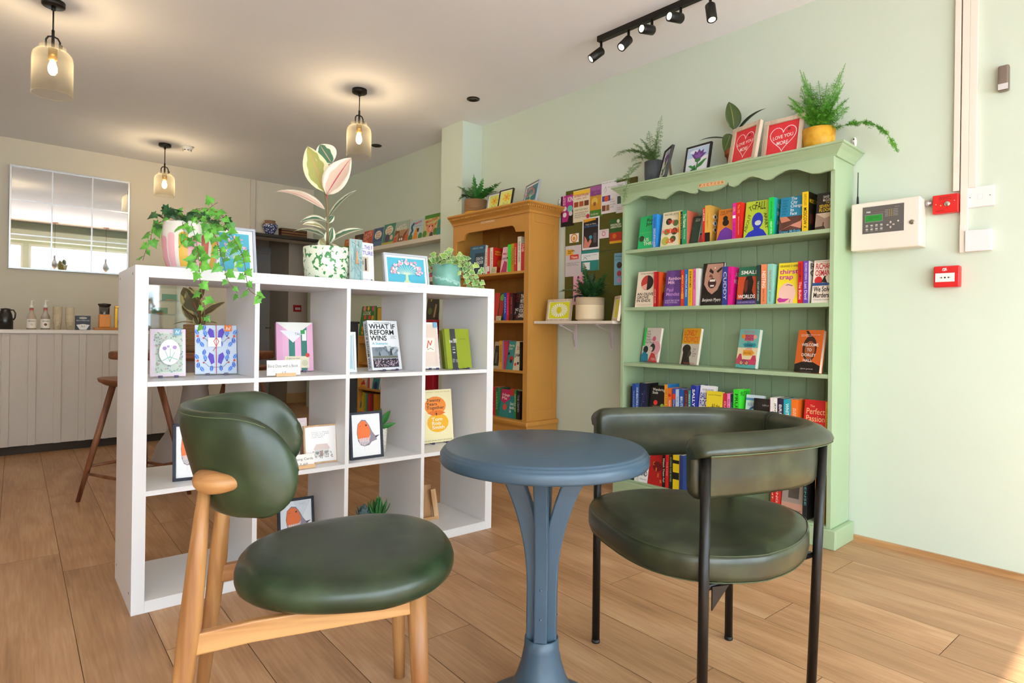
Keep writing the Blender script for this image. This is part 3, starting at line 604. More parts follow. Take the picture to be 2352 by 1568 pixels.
row([
 ('F', 1460, 1496, 498, '#12b566', 'leaning green paperback Us Three', o(x=.01, ws=1.25, fr=[('t', .62, .8, .62, .24, 'Ruth\nJones', '#0d1a12', 0, .03), ('c', .17, .32, .13, '#1c3b22'), ('t', .6, .22, .62, .22, 'US\nTHREE', '#f3efd8', 0, .01), ('l', [(.05, .5), (.95, .5)], .01, '#8fd05a')])),
 ('S', 1496, 1506, 493, '#1e86dc', 'bright blue spine', o(sp=sp('ONCE UPON A RAVEN', '#f0ead0', .55, .5, .3)+[('t', .5, .75, .3, .5, 'NATHAN', '#12305c', -90)], cc='#2f93e2', fr=[('t', .6, .3, .5, .12, 'U', '#f4f0e0'), ('c', .5, .1, .16, '#e0632a')])),
 ('F', 1514, 1557, 489, '#e8ddbb', 'cream paperback The Homemade God', o(fr=[('t', .5, .92, .82, .07, 'RACHEL JOYCE', '#3a3a2a'), ('c', .35, .72, .16, '#25331f'), ('c', .72, .66, .15, '#5d7f47'), ('c', .7, .42, .17, '#2f4c2b'), ('c', .3, .42, .15, '#6f9a4c'), ('c', .26, .16, .2, '#b3ba4b'), ('c', .66, .2, .15, '#3d5d31'), ('t', .48, .70, .34, .11, 'THE', '#e8351a', 0, .05), ('t', .5, .44, .9, .14, 'HOMEMADE', '#e8351a', 0, .05), ('t', .5, .15, .42, .13, 'GOD', '#f04a22', 0, .05)])),
 ('S', 1557, 1560, 486, '#e7b914', 'thin mustard yellow spine', o()),
 ('S', 1560, 1564.5, 486, '#182430', 'narrow navy black spine', o(sp=sp('LEVELLING', '#c9b37a'))),
 ('S', 1564.5, 1575.5, 484.5, '#1a9a63', 'emerald green spine The Names', o(sp=sp('The Names', '#e4f4d8', .4, .6, .7, .02)+[('t', .5, .3, .28, .4, 'Florence Knapp', '#d5eac8', -90)], cc='#e0745a')),
 ('F', 1580, 1594, 500, '#1d3f31', 'dark bottle green leaning paperback', o(lean=14, x=.012, ws=1.3, fr=[('t', .6, .86, .6, .1, 'The\nBee', '#d8e6d0')], h=.17)),
 ('F', 1588, 1611, 503, '#84b3a4', 'teal paperback with a row of figures', o(lean=16, x=.02, h=.166, fr=[('c', .25, .32, .1, '#1d1d1c'), ('p', [(.08, 0), (.42, 0), (.36, .28), (.16, .28)], '#2d7352'), ('c', .55, .34, .1, '#3a1f18'), ('p', [(.4, 0), (.72, 0), (.66, .3), (.46, .3)], '#c02c2c'), ('c', .83, .3, .1, '#241a16'), ('p', [(.7, 0), (1, 0), (.96, .26), (.76, .26)], '#a34a39'), ('p', [(0, 0), (.3, 0), (.2, .12), (0, .16)], '#2d56a6'), ('t', .5, .76, .55, .06, 'Small Fires', '#e8f0e6')])),
 ('S', 1611, 1616.5, 478.5, '#d8201f', 'thin red spine Luster', o(sp=sp('LUSTER', '#f6e6da', .34, .6, .78, .03))),
 ('S', 1616.5, 1628.5, 473, '#e2b04a', 'ochre spine with eyes on its cover', o(sp=[('r', 0, 0, 1, .26, '#191611')]+sp('Tram Nguyen', '#a86a2a', .4, .3, .6), cc='#d9a548', fr=[('p', [(.2, .7), (.45, .8), (.7, .7), (.45, .62)], '#f1e3c0'), ('c', .45, .71, .07, '#1c1712'), ('p', [(.2, .52), (.45, .62), (.7, .52), (.45, .44)], '#dfe6e2'), ('c', .45, .53, .07, '#31587c'), ('p', [(.2, .34), (.45, .44), (.7, .34), (.45, .26)], '#f1e3c0'), ('c', .45, .35, .07, '#1c1712')])),
 ('F', 1642, 1679, 482, '#d97f22', 'orange paperback of a purple-robed figure', o(x=.004, fr=[('t', .5, .88, .8, .13, "THE DRAG\nCAN'T", '#33150c', 0, .01), ('p', [(.02, 0), (.98, 0), (1, .25), (.75, .36), (.5, .42), (.2, .3)], '#6c2f9c'), ('c', .5, .56, .2, '#15100f'), ('c', .46, .7, .15, '#0d0b0b'), ('l', [(.3, .45), (.5, .42), (.68, .48)], .02, '#cda43a')])),
 ('S', 1679.5, 1687.5, 467.5, '#e0239b', 'magenta spine', o(sp=[('r', .05, .58, .95, .66, '#f5e8ee')]+sp('THE COSTANY', '#6a1a6f', .4, .5, .27)+sp('GIRL', '#f6c23a', .14, .6, .82))),
 ('S', 1687.5, 1700, 466, '#d8201c', 'scarlet spine with white lettering', o(sp=sp('The 392', '#f7b04a', .24, .4, .82)+sp('Ashley Hickson-Lovence', '#f3ddd0', .5, .22, .36), cc='#e42c1e', fr=[('c', .6, .78, .2, '#f1a02c'), ('c', .6, .78, .12, '#e42c1e'), ('p', [(.2, .1), (.35, .1), (.8, .5), (.65, .5)], '#f1a02c')])),
 ('F', 1705, 1761, 464.5, '#b7cf33', 'lime green paperback About to Fall Apart', o(fr=[('c', .53, .44, .23, '#1c2fb4', .23), ('p', [(.05, .0), (.98, .0), (.8, .17), (.65, .22), (.62, .34), (.4, .34), (.4, .2), (.2, .14)], '#1c2fb4'), ('c', .56, .38, .13, '#c9d2cf', .07), ('t', .13, .4, .5, .12, 'ABOUT', '#141a0c', 78), ('t', .28, .82, .2, .2, 'TO', '#141a0c', 25), ('t', .62, .86, .42, .22, 'FALL', '#141a0c'), ('t', .88, .42, .45, .12, 'APART', '#141a0c', -80)])),
 ('S', 1762.5, 1775, 454.5, '#19d24b', 'neon green spine', o(sp=sp('ROISIN MAGUIRE', '#0f5a26', .45, .3, .66)+sp('NIGHT SWIM', '#e9fbe6', .32, .36, .2, .01), cc='#25b6b2', fr=[('t', .55, .8, .4, .12, 'IS', '#e6f7f0', 0, .02), ('t', .55, .58, .5, .12, 'RE', '#e6f7f0', 0, .02), ('t', .5, .35, .5, .12, 'AV', '#e6f7f0', 0, .02)])),
 ('F', 1785.5, 1839, 455, '#1685ab', 'blue paperback The City Changes Its Face', o(fr=[('r', 0, 0, 1, .1, '#191919'), ('r', 0, .08, 1, .46, '#5b3428'), ('p', [(0, .08), (.5, .2), (.95, .1), (1, .4), (.9, .3), (.6, .24)], '#cf8d77'), ('p', [(.1, .3), (.5, .34), (.3, .46), (0, .46)], '#c67c5c'), ('t', .72, .74, .56, .5, 'The\nCity\nChanges\nIts\nFace', '#eaf1ee', 0, .02), ('t', .2, .72, .24, .42, 'mmmm\nmmm\nmmmm\nmmm\nmmmm\nmmm', '#0e5570'), ('t', .5, .045, .9, .08, 'Eimear McBride', '#57b6e0', 0, .01)])),
 ('S', 1839.5, 1854, 442, '#eec40f', 'yellow spine Moscow X', o(sp=sp('MOSCOW X', '#15130c', .52, .55, .34, .03)+sp('DAVID McCLOSKEY', '#5a4a10', .3, .4, .8), cc='#211b18', fr=[('t', .5, .78, .8, .1, 'MOSCOW', '#e8c21c', 0, .03), ('r', .1, .2, .9, .45, '#5c2b25')])),
 ('F', 1868, 1909.5, 444, '#1a1512', 'black paperback The Seventh Floor', o(x=.005, fr=[('r', 0, 0, 1, .45, '#9f8674'), ('p', [(0, 0), (.6, .0), (.5, .1), (0, .08)], '#432c22'), ('p', [(0, .45), (1, .45), (1, .38), (.5, .3)], '#cdb7a0'), ('r', .42, .08, .47, .2, '#181210'), ('t', .66, .84, .62, .16, 'DAVID\nMcCLOSKEY', '#ece7e0', 0, .01), ('t', .62, .72, .2, .04, 'THE', '#e6c31c'), ('t', .58, .58, .82, .19, 'SEVENTH\nFLOOR', '#e6c31c', 0, .03)])),
], XB, GZ[0], w1, g1)
g2 = 'fiction books on the second shelf of the green bookcase'; w2 = 'on the second shelf of the green bookcase'
row([
 ('F', 1458, 1500, 625, '#e9d8bf', 'cream paperback An Olive Grove in Ends', o(fr=[('c', .55, .68, .33, '#15120f', .21), ('p', [(.55, .47), (.55, .89), (.4, .87), (.26, .78), (.22, .66), (.3, .54)], '#c3352e'), ('p', [(.55, .47), (.55, .66), (.4, .62), (.24, .58), (.32, .52)], '#e9a791'), ('t', .5, .94, .7, .035, 'MOSES McKENZIE', '#3a2a20'), ('t', .5, .27, .88, .26, 'AN OLIVE\nGROVE\nIN ENDS', '#15110e', 0, .04), ('t', .5, .06, .8, .03, 'a novel of uncommon promise', '#b5504a')])),
 ('S', 1501, 1508, 624, '#c41c22', 'deep red spine', o(sp=sp('LEONE ROSS', '#f0cdbf', .4, .45, .3))),
 ('S', 1509, 1513, 624, '#b01c1f', 'thin crimson spine', o(cc='#e2541c', fr=[('c', .55, .5, .3, '#e9832a'), ('c', .5, .3, .25, '#b32a1a'), ('t', .6, .8, .6, .1, 'BURN', '#9c2a16')])),
 ('F', 1523, 1563, 622, '#5b3580', 'purple paperback Rainbow Milk', o(fr=[('r', .25, .02, .5, .98, '#6b4390'), ('t', .56, .72, .8, .2, 'Rainbow\nMilk', '#e9bfe0', 0, .03), ('t', .5, .4, .76, .22, 'Paul\nMendez', '#c48ecf', 0, .03), ('t', .5, .13, .82, .1, 'SUNDAY TIMES TOP FIVE\nNOVEL OF THE YEAR', '#d8b8e4')])),
 ('S', 1563.5, 1570.5, 620, '#dd3a1b', 'vermilion spine', o(sp=sp('BRICK LANE', '#f2c25a', .5, .5, .6, .02)+[('r', .1, .2, .9, .35, '#f09a2a')])),
 ('S', 1571.5, 1579.5, 619, '#1f6fc0', 'mid blue spine', o(sp=sp('PATRICIA PARK', '#e8eef5', .62, .45, .55))),
 ('S', 1580, 1590, 618.5, '#eeb217', 'golden yellow spine', o(sp=sp('BOB MORTIMER', '#2a1c0a', .45, .45, .72, .02)+sp('The Hotel Avocado', '#8a5a0a', .34, .3, .26))),
 ('S', 1591, 1597, 617.5, '#ec6fae', 'pink spine', o(sp=sp('PETER PELLING', '#a81560', .5, .6, .7, .02))),
 ('S', 1597.5, 1604, 616.5, '#e9e6df', 'white spine with a colour grid cover', o(cc='#e9e6df', fr=[('r', .35, .3, .5, .86, '#2f5fb8'), ('r', .5, .6, .72, .88, '#d9372c'), ('r', .52, .4, .7, .58, '#efc42c'), ('r', .36, .5, .48, .64, '#2b9a56'), ('r', .74, .5, .95, .8, '#d77b2c'), ('r', .74, .3, .95, .46, '#37488f')])),
 ('F', 1609, 1657, 606, '#130f0e', 'black paperback with a shouting face', o(lean=7, fr=[('p', [(.1, .5), (.12, .75), (.2, .98), (.95, .98), (.98, .8), (.9, .55), (.75, .36), (.5, .26), (.3, .34)], '#b98a76'), ('p', [(.3, .8), (.5, .74), (.52, .8), (.35, .88)], '#2a1a17'), ('p', [(.65, .8), (.9, .9), (.9, .84), (.72, .76)], '#2a1a17'), ('c', .58, .88, .03, '#f2ead8'), ('p', [(.3, .68), (.5, .64), (.48, .7), (.38, .74)], '#7a4636'), ('c', .48, .52, .2, '#3a1413', .12), ('r', .36, .56, .62, .61, '#efe3d6'), ('r', .4, .44, .58, .48, '#e5d6c8'), ('t', .5, .12, .88, .1, 'Benjamin Myers', '#f3efe8', 0, .0, .3)])),
 ('S', 1658, 1671, 612.5, '#2f3c8e', 'indigo spine Cuddy', o(sp=sp('CUDDY', '#dfe4f2', .72, .55, .5))),
 ('S', 1671.5, 1680, 612.5, '#df1486', 'hot pink spine', o(sp=sp('SIMONE ATANGANA', '#5c0b3c', .55, .35, .55), cc='#e61d8e', fr=[('t', .6, .8, .55, .12, 'ALL', '#f6d4e6', 0, .02), ('t', .55, .62, .7, .12, 'WOMEN', '#f6d4e6', 0, .02), ('p', [(.3, 0), (.9, 0), (.85, .3), (.7, .45), (.6, .3), (.5, .42)], '#3c1734')])),
 ('F', 1690.5, 1735.5, 614, '#c5481d', 'orange and black paperback Small Worlds', o(fr=[('r', 0, .74, 1, 1, '#1d6a4b'), ('r', 0, 0, 1, .14, '#43306e'), ('p', [(.3, .1), (.34, .6), (.42, .74), (.68, .76), (.8, .6), (.76, .36), (.95, .14)], '#1c100e'), ('p', [(.34, .4), (.36, .62), (.5, .66), (.52, .4), (.44, .3)], '#6c2b1a'), ('t', .56, .85, .86, .1, 'SMALL', '#f4f1ea', 0, .04), ('t', .5, .21, .86, .1, 'WORLDS', '#f4f1ea', 0, .04), ('t', .5, .06, .9, .05, 'CALEB AZUMAH NELSON', '#b7a6dd')])),
 ('S', 1736.5, 1745.5, 609, '#173a33', 'dark spruce green spine', o(sp=sp('THE LIGHT AT EVENING', '#d9e4dc', .5, .45, .34))),
 ('S', 1747, 1760.5, 607.5, '#f08a5a', 'salmon orange spine Nesting', o(sp=sp('NESTING', '#f9efe2', .42, .6, .62, .03)+sp('Roisin O Donnell', '#6a2c16', .3, .3, .22))),
 ('S', 1761.5, 1774.5, 606.5, '#8fd0c0', 'mint spine The Flatshare', o(sp=sp('THE FLATSHARE', '#c03a4a', .5, .4, .6, .01)+sp('BETH OLEARY', '#2e6a72', .25, .35, .18), cc='#97d6c6', fr=[('c', .55, .4, .14, '#d8737c'), ('p', [(.4, 0), (.8, 0), (.7, .3), (.45, .3)], '#c9475a')])),
 ('F', 1782, 1831, 605, '#f0dc26', 'yellow paperback Thirst Trap', o(fr=[('c', .48, .24, .4, '#eec3b4', .27), ('r', .08, 0, .8, .16, '#eec3b4'), ('r', 0, 0, 1, .0, '#eec3b4'), ('t', .5, .92, .86, .05, 'GRAINNE O HARE', '#4a3a12'), ('t', .5, .7, .88, .28, 'thirst\ntrap', '#c5359a', 0, .05), ('l', [(.42, .45), (.5, .46), (.6, .45), (.72, .43)], .03, '#1a1512'), ('p', [(.04, .1), (.15, .15), (.3, .12), (.5, .12), (.62, .12), (.4, .04), (.15, .03)], '#c32f93'), ('l', [(.66, .1), (.62, .02)], .02, '#231a2c')])),
 ('S', 1831.5, 1842.8, 600.5, '#d21d1f', 'bright red spine beside the purple one', o(sp=sp('RICHARD OSMAN', '#16100f', .4, .42, .75, .02)+sp('The Bullet', '#f4e9e2', .42, .5, .3))),
 ('S', 1844, 1856.5, 599.5, '#6a3fa6', 'violet purple spine', o(sp=sp('RICHARD OSMAN', '#e4dcf0', .4, .42, .75)+sp('Last Devil', '#efe6f7', .42, .5, .3), cc='#eae4da', fr=[('t', .5, .8, .7, .3, 'RI\nO', '#15120f')])),
 ('F', 1863, 1909.5, 598.5, '#eee2d2', 'cream thriller with red and black capitals', o(fr=[('t', .52, .965, .9, .025, 'FROM THE AUTHOR OF THE THURSDAY', '#15120f'), ('t', .55, .78, .9, .3, 'RiCHARD\nOSMAN', '#c9202a', 0, .06), ('c', .28, .52, .2, '#cf232a', .1), ('r', 0, .4, .78, .47, '#1f4d86'), ('c', .78, .435, .06, '#2a6aa8'), ('p', [(.42, .48), (.72, .47), (.62, .58), (.66, .63), (.56, .62), (.5, .56)], '#121111'), ('t', .52, .25, .9, .26, 'We Solve\nMurders', '#13110f', 0, .05), ('t', .5, .07, .8, .04, 'A winning killer. A new series.', '#3a5a8a')])),
], XB, GZ[1], w2, g2)
# third shelf: four books displayed on clear stands, turned slightly so that their page edges show
w3 = 'on the third shelf of the green bookcase'
m_acr = glassy('clear_acrylic', (.93, .92, .96), .2)
def stand(p, yaw, label, w=.06, lean=14):
    t = thing('book_stand', label, 'display stand', mat=Matrix.Translation(p) @ Matrix.Rotation(yaw, 4, 'Z'), group='clear acrylic display stands')
    a = rad(lean)
    MB().box(-.024, .05, -w/2, -w/2+.003, 0, .003).box(-.024, .05, w/2-.003, w/2, 0, .003).box(-.026, -.023, -w/2, w/2, 0, .012).build('base', m_acr, t)
    MB().box(.0, .003, -w/2, w/2, .003, .1, T=Matrix.Rotation(a, 4, 'Y')).build('back', m_acr, t)
    return t
for (l, r_, ty, by, c, lab, fr, t_) in (
 (1471, 1517, 752, 831, '#e6cfc9', 'pink illustrated paperback of two kissing figures', [('r', 0, .46, .13, 1, '#24cf4e'), ('c', .8, .42, .28, '#eda3b0', .2), ('c', .65, .68, .1, '#d9577c'), ('t', .4, .74, .5, .4, 'Lost\nSouls\nMeet\nUnder a\nFull Moon', '#54463f'), ('c', .22, .36, .15, '#1b1d24'), ('p', [(0, 0), (.45, 0), (.4, .22), (.12, .3), (0, .2)], '#1d7fa4'), ('c', .62, .42, .15, '#191a1e', .12), ('c', .54, .38, .1, '#efc9bd'), ('p', [(.42, 0), (1, 0), (.8, .24), (.6, .28)], '#d33033'), ('t', .8, .09, .35, .08, 'Mizuki\nTsujimura', '#f7e2de')], .018),
 (1560, 1607, 753, 837, '#cfc6b9', 'yellow-topped paperback Lonely Crowds', [('r', 0, .57, 1, 1, '#e2a51a'), ('t', .5, .78, .84, .34, 'LONELY\nCROWDS', '#e3401c', 0, .02), ('c', .32, .42, .24, '#1a1715', .13), ('p', [(.1, .0), (.62, 0), (.52, .2), (.6, .32), (.4, .44), (.15, .36)], '#211d1b'), ('p', [(.4, .2), (.58, .24), (.62, .32), (.52, .42), (.44, .34)], '#4a423c'), ('t', .8, .34, .22, .24, 'lines\nof\npraise\nhere', '#5a534b'), ('t', .55, .04, .6, .05, 'Stephanie Wambugu', '#d14a44')], .02),
 (1689, 1741, 755, 845, '#79c4bb', 'turquoise paperback Peach Street to Lobster Lane', [('r', 0, .1, 1, .52, '#f3e3b8'), ('r', 0, .08, 1, .22, '#d6466a'), ('p', [(0, .2), (.12, .36), (.22, .36), (.3, .2)], '#cf3b62'), ('p', [(.7, .2), (.8, .33), (.95, .33), (1, .2)], '#cf3b62'), ('r', 0, 0, 1, .09, '#5fb9b4'), ('t', .5, .93, .55, .07, 'FELICITY CLOAKE', '#e0526e'), ('r', .3, .7, .75, .86, '#e8637c'), ('t', .52, .78, .42, .14, 'PEACH\nSTREET', '#2a2350', 0, .02), ('c', .22, .81, .1, '#f0952c'), ('c', .82, .8, .09, '#f2b0a8'), ('t', .52, .66, .2, .05, 'TO', '#2a2350'), ('p', [(.25, .6), (.35, .64), (.85, .64), (.92, .59), (.85, .54), (.35, .54)], '#1f9aa8'), ('t', .55, .59, .42, .07, 'Lobster', '#2a2350', 0, .02), ('t', .58, .5, .3, .06, 'LANE', '#e0526e'), ('p', [(.3, .46), (.75, .46), (.88, .39), (.75, .32), (.3, .32)], '#f0a52c'), ('t', .52, .39, .38, .06, 'Coast to Coast', '#6b3a1a'), ('c', .28, .13, .1, '#27406a'), ('c', .28, .13, .08, '#e5a36b'), ('c', .55, .13, .1, '#27406a'), ('c', .55, .13, .08, '#e5a36b'), ('l', [(.28, .13), (.4, .22), (.55, .13)], .02, '#27406a')], .026),
 (1823, 1888, 757, 856, '#d9661a', 'orange paperback Welcome to Dorley Hall', [('p', [(0, 0), (1, 0), (1, .16), (.7, .25), (.3, .25), (0, .18)], '#15100e'), ('c', .52, .56, .28, '#3a1c10', .3), ('c', .53, .52, .2, '#a3511f', .22), ('p', [(.3, .98), (.4, .98), (.6, .82), (.45, .84)], '#1d120d'), ('t', .5, .87, .75, .07, 'some people are more than\nwhat they seem', '#f3e4d6', 0, 0, .2), ('t', .52, .65, .66, .07, 'WELCOME', '#f6f0ea', 0, .03), ('t', .52, .53, .18, .07, 'TO', '#f6f0ea', 0, .03), ('t', .52, .41, .56, .07, 'DORLEY', '#f6f0ea', 0, .03), ('t', .5, .28, .36, .07, 'HALL', '#f6f0ea', 0, .03), ('t', .5, .08, .5, .045, 'alyson greaves', '#e8dcd2', 0, 0, .2)], .024)):
    P = atz(l, by, GZ[2]); P.x = max(P.x, GX+.03); P = atx(l, by, P.x); P.z = GZ[2]
    Q = atx(r_, by, P.x); w = (P.y-Q.y); h = (atx(l, ty, P.x+.03).z-GZ[2])
    yw = rad(-14); T = Tface(P+Vector((0, 0, .0045)), rad(10), yw)
    book(T, w*1.02, h*.99, t_, c, lab+' '+w3, front=fr, group='books facing out on the third shelf')
    s_ = T @ Vector((w/2, 0, -t_/2-.002)); s_.z = GZ[2]+.0003
    stand(s_+Vector((.012, 0, 0)), yw, 'clear stand under the '+' '.join(lab.split()[:5]), w=w*.45, lean=10)
g4 = 'fiction books on the fourth shelf of the green bookcase'; w4 = 'on the fourth shelf behind the armchair'
row([
 ('S', 1451, 1455, 887, '#14161c', 'narrow black spine', o()),
 ('S', 1455, 1462.3, 881, '#1c4aa0', 'royal blue spine', o(sp=sp('FRANKENSTEIN', '#9db8e0', .5, .4))),
 ('S', 1462.5, 1470.5, 881, '#2b5cab', 'blue spine Our Beautiful Mess', o(sp=sp('OUR BEAUTIFUL MESS', '#eef2f7', .7, .5, .55, .02))),
 ('S', 1471.5, 1488.5, 879, '#1a2348', 'thick midnight blue spine', o(sp=[('c', .4, .7, .06, '#8fa6d8'), ('c', .6, .5, .05, '#8fa6d8'), ('l', [(.2, .3), (.7, .8)], .05, '#40559a')], cc='#1c1c22')),
 ('F', 1491, 1528, 885, '#14110f', 'black paperback Wandering Souls', o(fr=[('t', .5, .84, .74, .16, 'Wandering\nSouls', '#f2efe8', 0, .02), ('c', .38, .52, .13, '#d8352b'), ('c', .8, .44, .12, '#8fc24c'), ('p', [(.2, .44), (.72, .44), (.62, .32), (.3, .32)], '#5c5236'), ('c', .12, .2, .14, '#b8292a')])),
 ('S', 1528.8, 1536.3, 882.5, '#e79a2c', 'amber spine The Late Project', o(sp=sp('THE LATE PROJECT', '#5a2c0a', .8, .5, .5, .02), cc='#2277b8')),
 ('S', 1536.5, 1545.5, 891, '#e3701e', 'orange spine', o(sp=[('c', .5, .8, .35, '#c4261c')]+sp('ROMAN FEVER', '#f6ead6', .5, .4, .4))),
 ('S', 1547, 1554.5, 892, '#3b4aa8', 'blue spine with a red block', o(sp=[('r', 0, .7, 1, .85, '#d5382c')]+sp('When the Going', '#efe6d2', .6, .45, .4))),
 ('S', 1554.8, 1562.3, 894, '#b9cfe6', 'pale sky blue spine', o(sp=sp('THE COAST', '#456', .5, .35))),
 ('S', 1562.8, 1573.8, 894, '#1e57a8', 'cobalt spine Brutes', o(sp=sp('BRUTES MEN', '#eef4fa', .6, .5, .5, .02))),
 ('S', 1574.5, 1583.3, 896, '#6b2027', 'maroon spine', o(sp=sp('JULIA ARMFIELD', '#2bb0a0', .7, .35))),
 ('S', 1583.5, 1589.5, 896.5, '#2f8f86', 'teal spine', o(sp=sp('SALLY ROONEY', '#d9f0ea', .7, .45))),
 ('S', 1590, 1602.3, 885, '#20309a', 'ultramarine spine with white capitals', o(sp=sp('SALLY', '#f4f4f4', .42, .5, .7, .04)+sp('ROONEY', '#f4f4f4', .42, .45, .25, .04))),
 ('F', 1604, 1640, 886, '#eeeef0', 'white paperback with blue capitals', o(fr=[('t', .5, .9, .7, .04, 'BOOKSELLERS PRIZE', '#333'), ('t', .5, .67, .92, .32, 'SALLY\nROONEY', '#2433a6', 0, .06), ('p', [(.1, 0), (.6, 0), (.5, .3), (.1, .4)], '#15143a'), ('p', [(.6, 0), (.95, 0), (.8, .4), (.66, .3)], '#2c3fc0')])),
 ('F', 1626, 1663, 898, '#e6cf2a', 'yellow paperback All the Pieces', o(x=-.02, lean=6, fr=[('t', .5, .9, .8, .03, 'ONE CITY A THOUSAND', '#3a3410'), ('t', .6, .62, .5, .12, 'All the', '#231f0c', 0, .01), ('t', .6, .38, .72, .14, 'PIECES', '#231f0c', 0, .02)])),
 ('S', 1664, 1672.7, 903.5, '#c9203a', 'crimson spine', o(sp=sp('CLAY LANE', '#f6dfe0', .6, .45, .5, .02))),
 ('S', 1673, 1680.5, 903.5, '#ee86bf', 'candy pink spine', o(sp=sp('BLONDE', '#8a1c5c', .6, .5))),
 ('S', 1681, 1686.8, 905.5, '#172a3c', 'dark navy spine with green letters', o(sp=sp('GRETA', '#3ad07a', .5, .5))),
 ('S', 1687.3, 1701.3, 894, '#38d62c', 'vivid green spine Fruit Fly', o(sp=sp('FRUIT FLY', '#143c12', .8, .5, .5, .02), cc='#40e032', fr=[('t', .5, .9, .8, .1, 'FRUIT FLY', '#15400f', 0, .02)])),
 ('F', 1707, 1748, 908, '#d4e0ec', 'pale blue paperback with arches', o(x=.02, fr=[('c', .5, .42, .42, '#2f6db4', .3), ('c', .5, .42, .34, '#cfe0f0', .24), ('c', .5, .42, .24, '#2f6db4', .17), ('r', 0, .86, 1, .92, '#5b8cc6'), ('t', .3, .75, .4, .1, 'WAVE', '#3c7bbd')])),
 ('F', 1733, 1770, 915, '#17130f', 'black paperback with a pale moon', o(x=-.01, lean=6, fr=[('c', .25, .42, .22, '#dcd3c6'), ('c', .3, .4, .15, '#a39788'), ('t', .75, .83, .4, .04, 'LEILA', '#b9b1a6')])),
 ('S', 1772, 1778.6, 913, '#ece9e6', 'white spine with a pink edge', o(sp=[('r', 0, 0, .3, 1, '#e8b8cc')])),
 ('S', 1778.8, 1788.3, 913.5, '#efebe2', 'off-white spine with black capitals', o(sp=sp('JENNY SLATE', '#15130f', .75, .5, .5, .03))),
 ('S', 1788.8, 1802.3, 914.5, '#2a2342', 'dark aubergine spine Breakup', o(sp=sp('BREAKUP', '#f0ede6', .7, .5, .5, .03))),
 ('S', 1803, 1819.8, 916.5, '#1fa6b4', 'turquoise and sand spine White Teeth', o(sp=[('r', 0, 0, 1, .35, '#c8a25c')]+sp('WHITE TEETH', '#eef7f4', .7, .45, .55, .03))),
 ('S', 1820.3, 1836, 917.5, '#ec7420', 'tangerine spine', o(sp=sp('ALEXANDER\nSMITH', '#f9e4c8', .5, .5), cc='#ea6a1c')),
 ('F', 1846, 1898, 919, '#cf1a1c', 'red paperback The Perfect Passion Company', o(fr=[('t', .35, .86, .2, .05, 'The', '#f2c88a'), ('t', .52, .66, .82, .3, 'Perfect\nPassion', '#f2c88a', 0, .0), ('t', .52, .44, .62, .08, 'Company', '#f2c88a'), ('c', .4, .26, .14, '#2d8a3c')])),
 ('S', 1899.5, 1906, 923, '#e6a91c', 'yellow spine at the right end', o(sp=sp('GOODBYE', '#5a3c0a', .6, .5))),
], XB, GZ[3], w4, g4)
g5 = 'fiction books on the bottom shelf of the green bookcase'; w5 = 'on the bottom shelf of the green bookcase'
row([
 ('S', 1444, 1452, 1030, '#1c1f26', 'dark slate spine at the left end', o(sp=sp('ALAN', '#c9b26a', .3))),
 ('S', 1452.5, 1461, 1033, '#2c3136', 'charcoal spine', o(sp=sp('OATES', '#c7c2b6', .3))),
 ('S', 1462, 1470, 1032, '#d9d7d0', 'pale grey spine', o()),
 ('F', 1471, 1492, 1036, '#ecebe8', 'white paperback with blue and black letters', o(fr=[('t', .5, .5, .8, .16, 'THE', '#1f8fcf', 0, .05), ('t', .5, .28, .8, .16, 'AND', '#14233a', 0, .05), ('t', .5, .1, .7, .05, 'Obioma', '#3a6aa0')])),
 ('F', 1493, 1526, 1036, '#b01518', 'deep red paperback with gold letters', o(fr=[('c', .55, .55, .3, '#6e0c10'), ('t', .3, .62, .1, .1, 'C', '#e7b13a'), ('t', .5, .46, .05, .1, 'I', '#e7b13a'), ('t', .68, .3, .1, .1, 'E', '#e7b13a'), ('t', .88, .14, .1, .1, 'N', '#e7b13a')])),
 ('S', 1526.5, 1533, 1040, '#17151a', 'black spine Watch Them Fall', o(sp=sp('Watch Them Fall', '#f0ece4', .7, .55, .5, .02))),
 ('S', 1533.5, 1541, 1040, '#cf1a1e', 'plain red spine', o(sp=sp('THE FIRE', '#e88', .4))),
 ('S', 1542, 1549.5, 1042, '#1a2c20', 'black and green spine', o(sp=sp('FLOWS THE RIVER', '#9fd08a', .7, .45))),
 ('S', 1550.5, 1565, 1044, '#e2c119', 'yellow and black spine', o(sp=[('r', 0, .3, 1, .5, '#15130c'), ('r', 0, .75, 1, .85, '#15130c')])),
 ('S', 1566, 1574, 1046, '#243a7a', 'navy spine beside the yellow and black one', o()),
 ('S', 1777, 1784, 1075, '#c8201f', 'red spine beneath the armchair back', o(sp=sp('BURNT', '#f2d0c0', .5))),
 ('S', 1784.5, 1797, 1076, '#c42a22', 'brick red spine beneath the armchair back', o(sp=sp('SINGING', '#f2d0c0', .6, .4))),
 ('F', 1799, 1848, 1080, '#b98a78', 'dusky pink paperback by the armchair leg', o(fr=[('r', 0, .3, 1, 1, '#8f8478'), ('r', .3, .4, .8, .7, '#4a4238'), ('t', .5, .12, .86, .08, 'BENJAMIN WOOD', '#3a2c28', 0, .01)])),
 ('S', 1851, 1860, 1082, '#15171c', 'black spine behind the armchair leg', o(sp=sp('DENSE', '#5aa', .5))),
 ('S', 1878, 1890, 1088, '#e58a1c', 'orange spine Bittersweet', o(sp=sp('BITTERSWEET', '#a81c1c', .6, .5, .6, .03))),
 ('S', 1890.5, 1899, 1092, '#e9b01e', 'yellow spine Tomorrow Elsewhere', o(sp=[('r', 0, 0, 1, .16, '#2f7fb0')]+sp('NOW ELSEWHERE', '#a8331c', .6, .5, .55, .02))),
], XB, GZ[4], w5, g5)
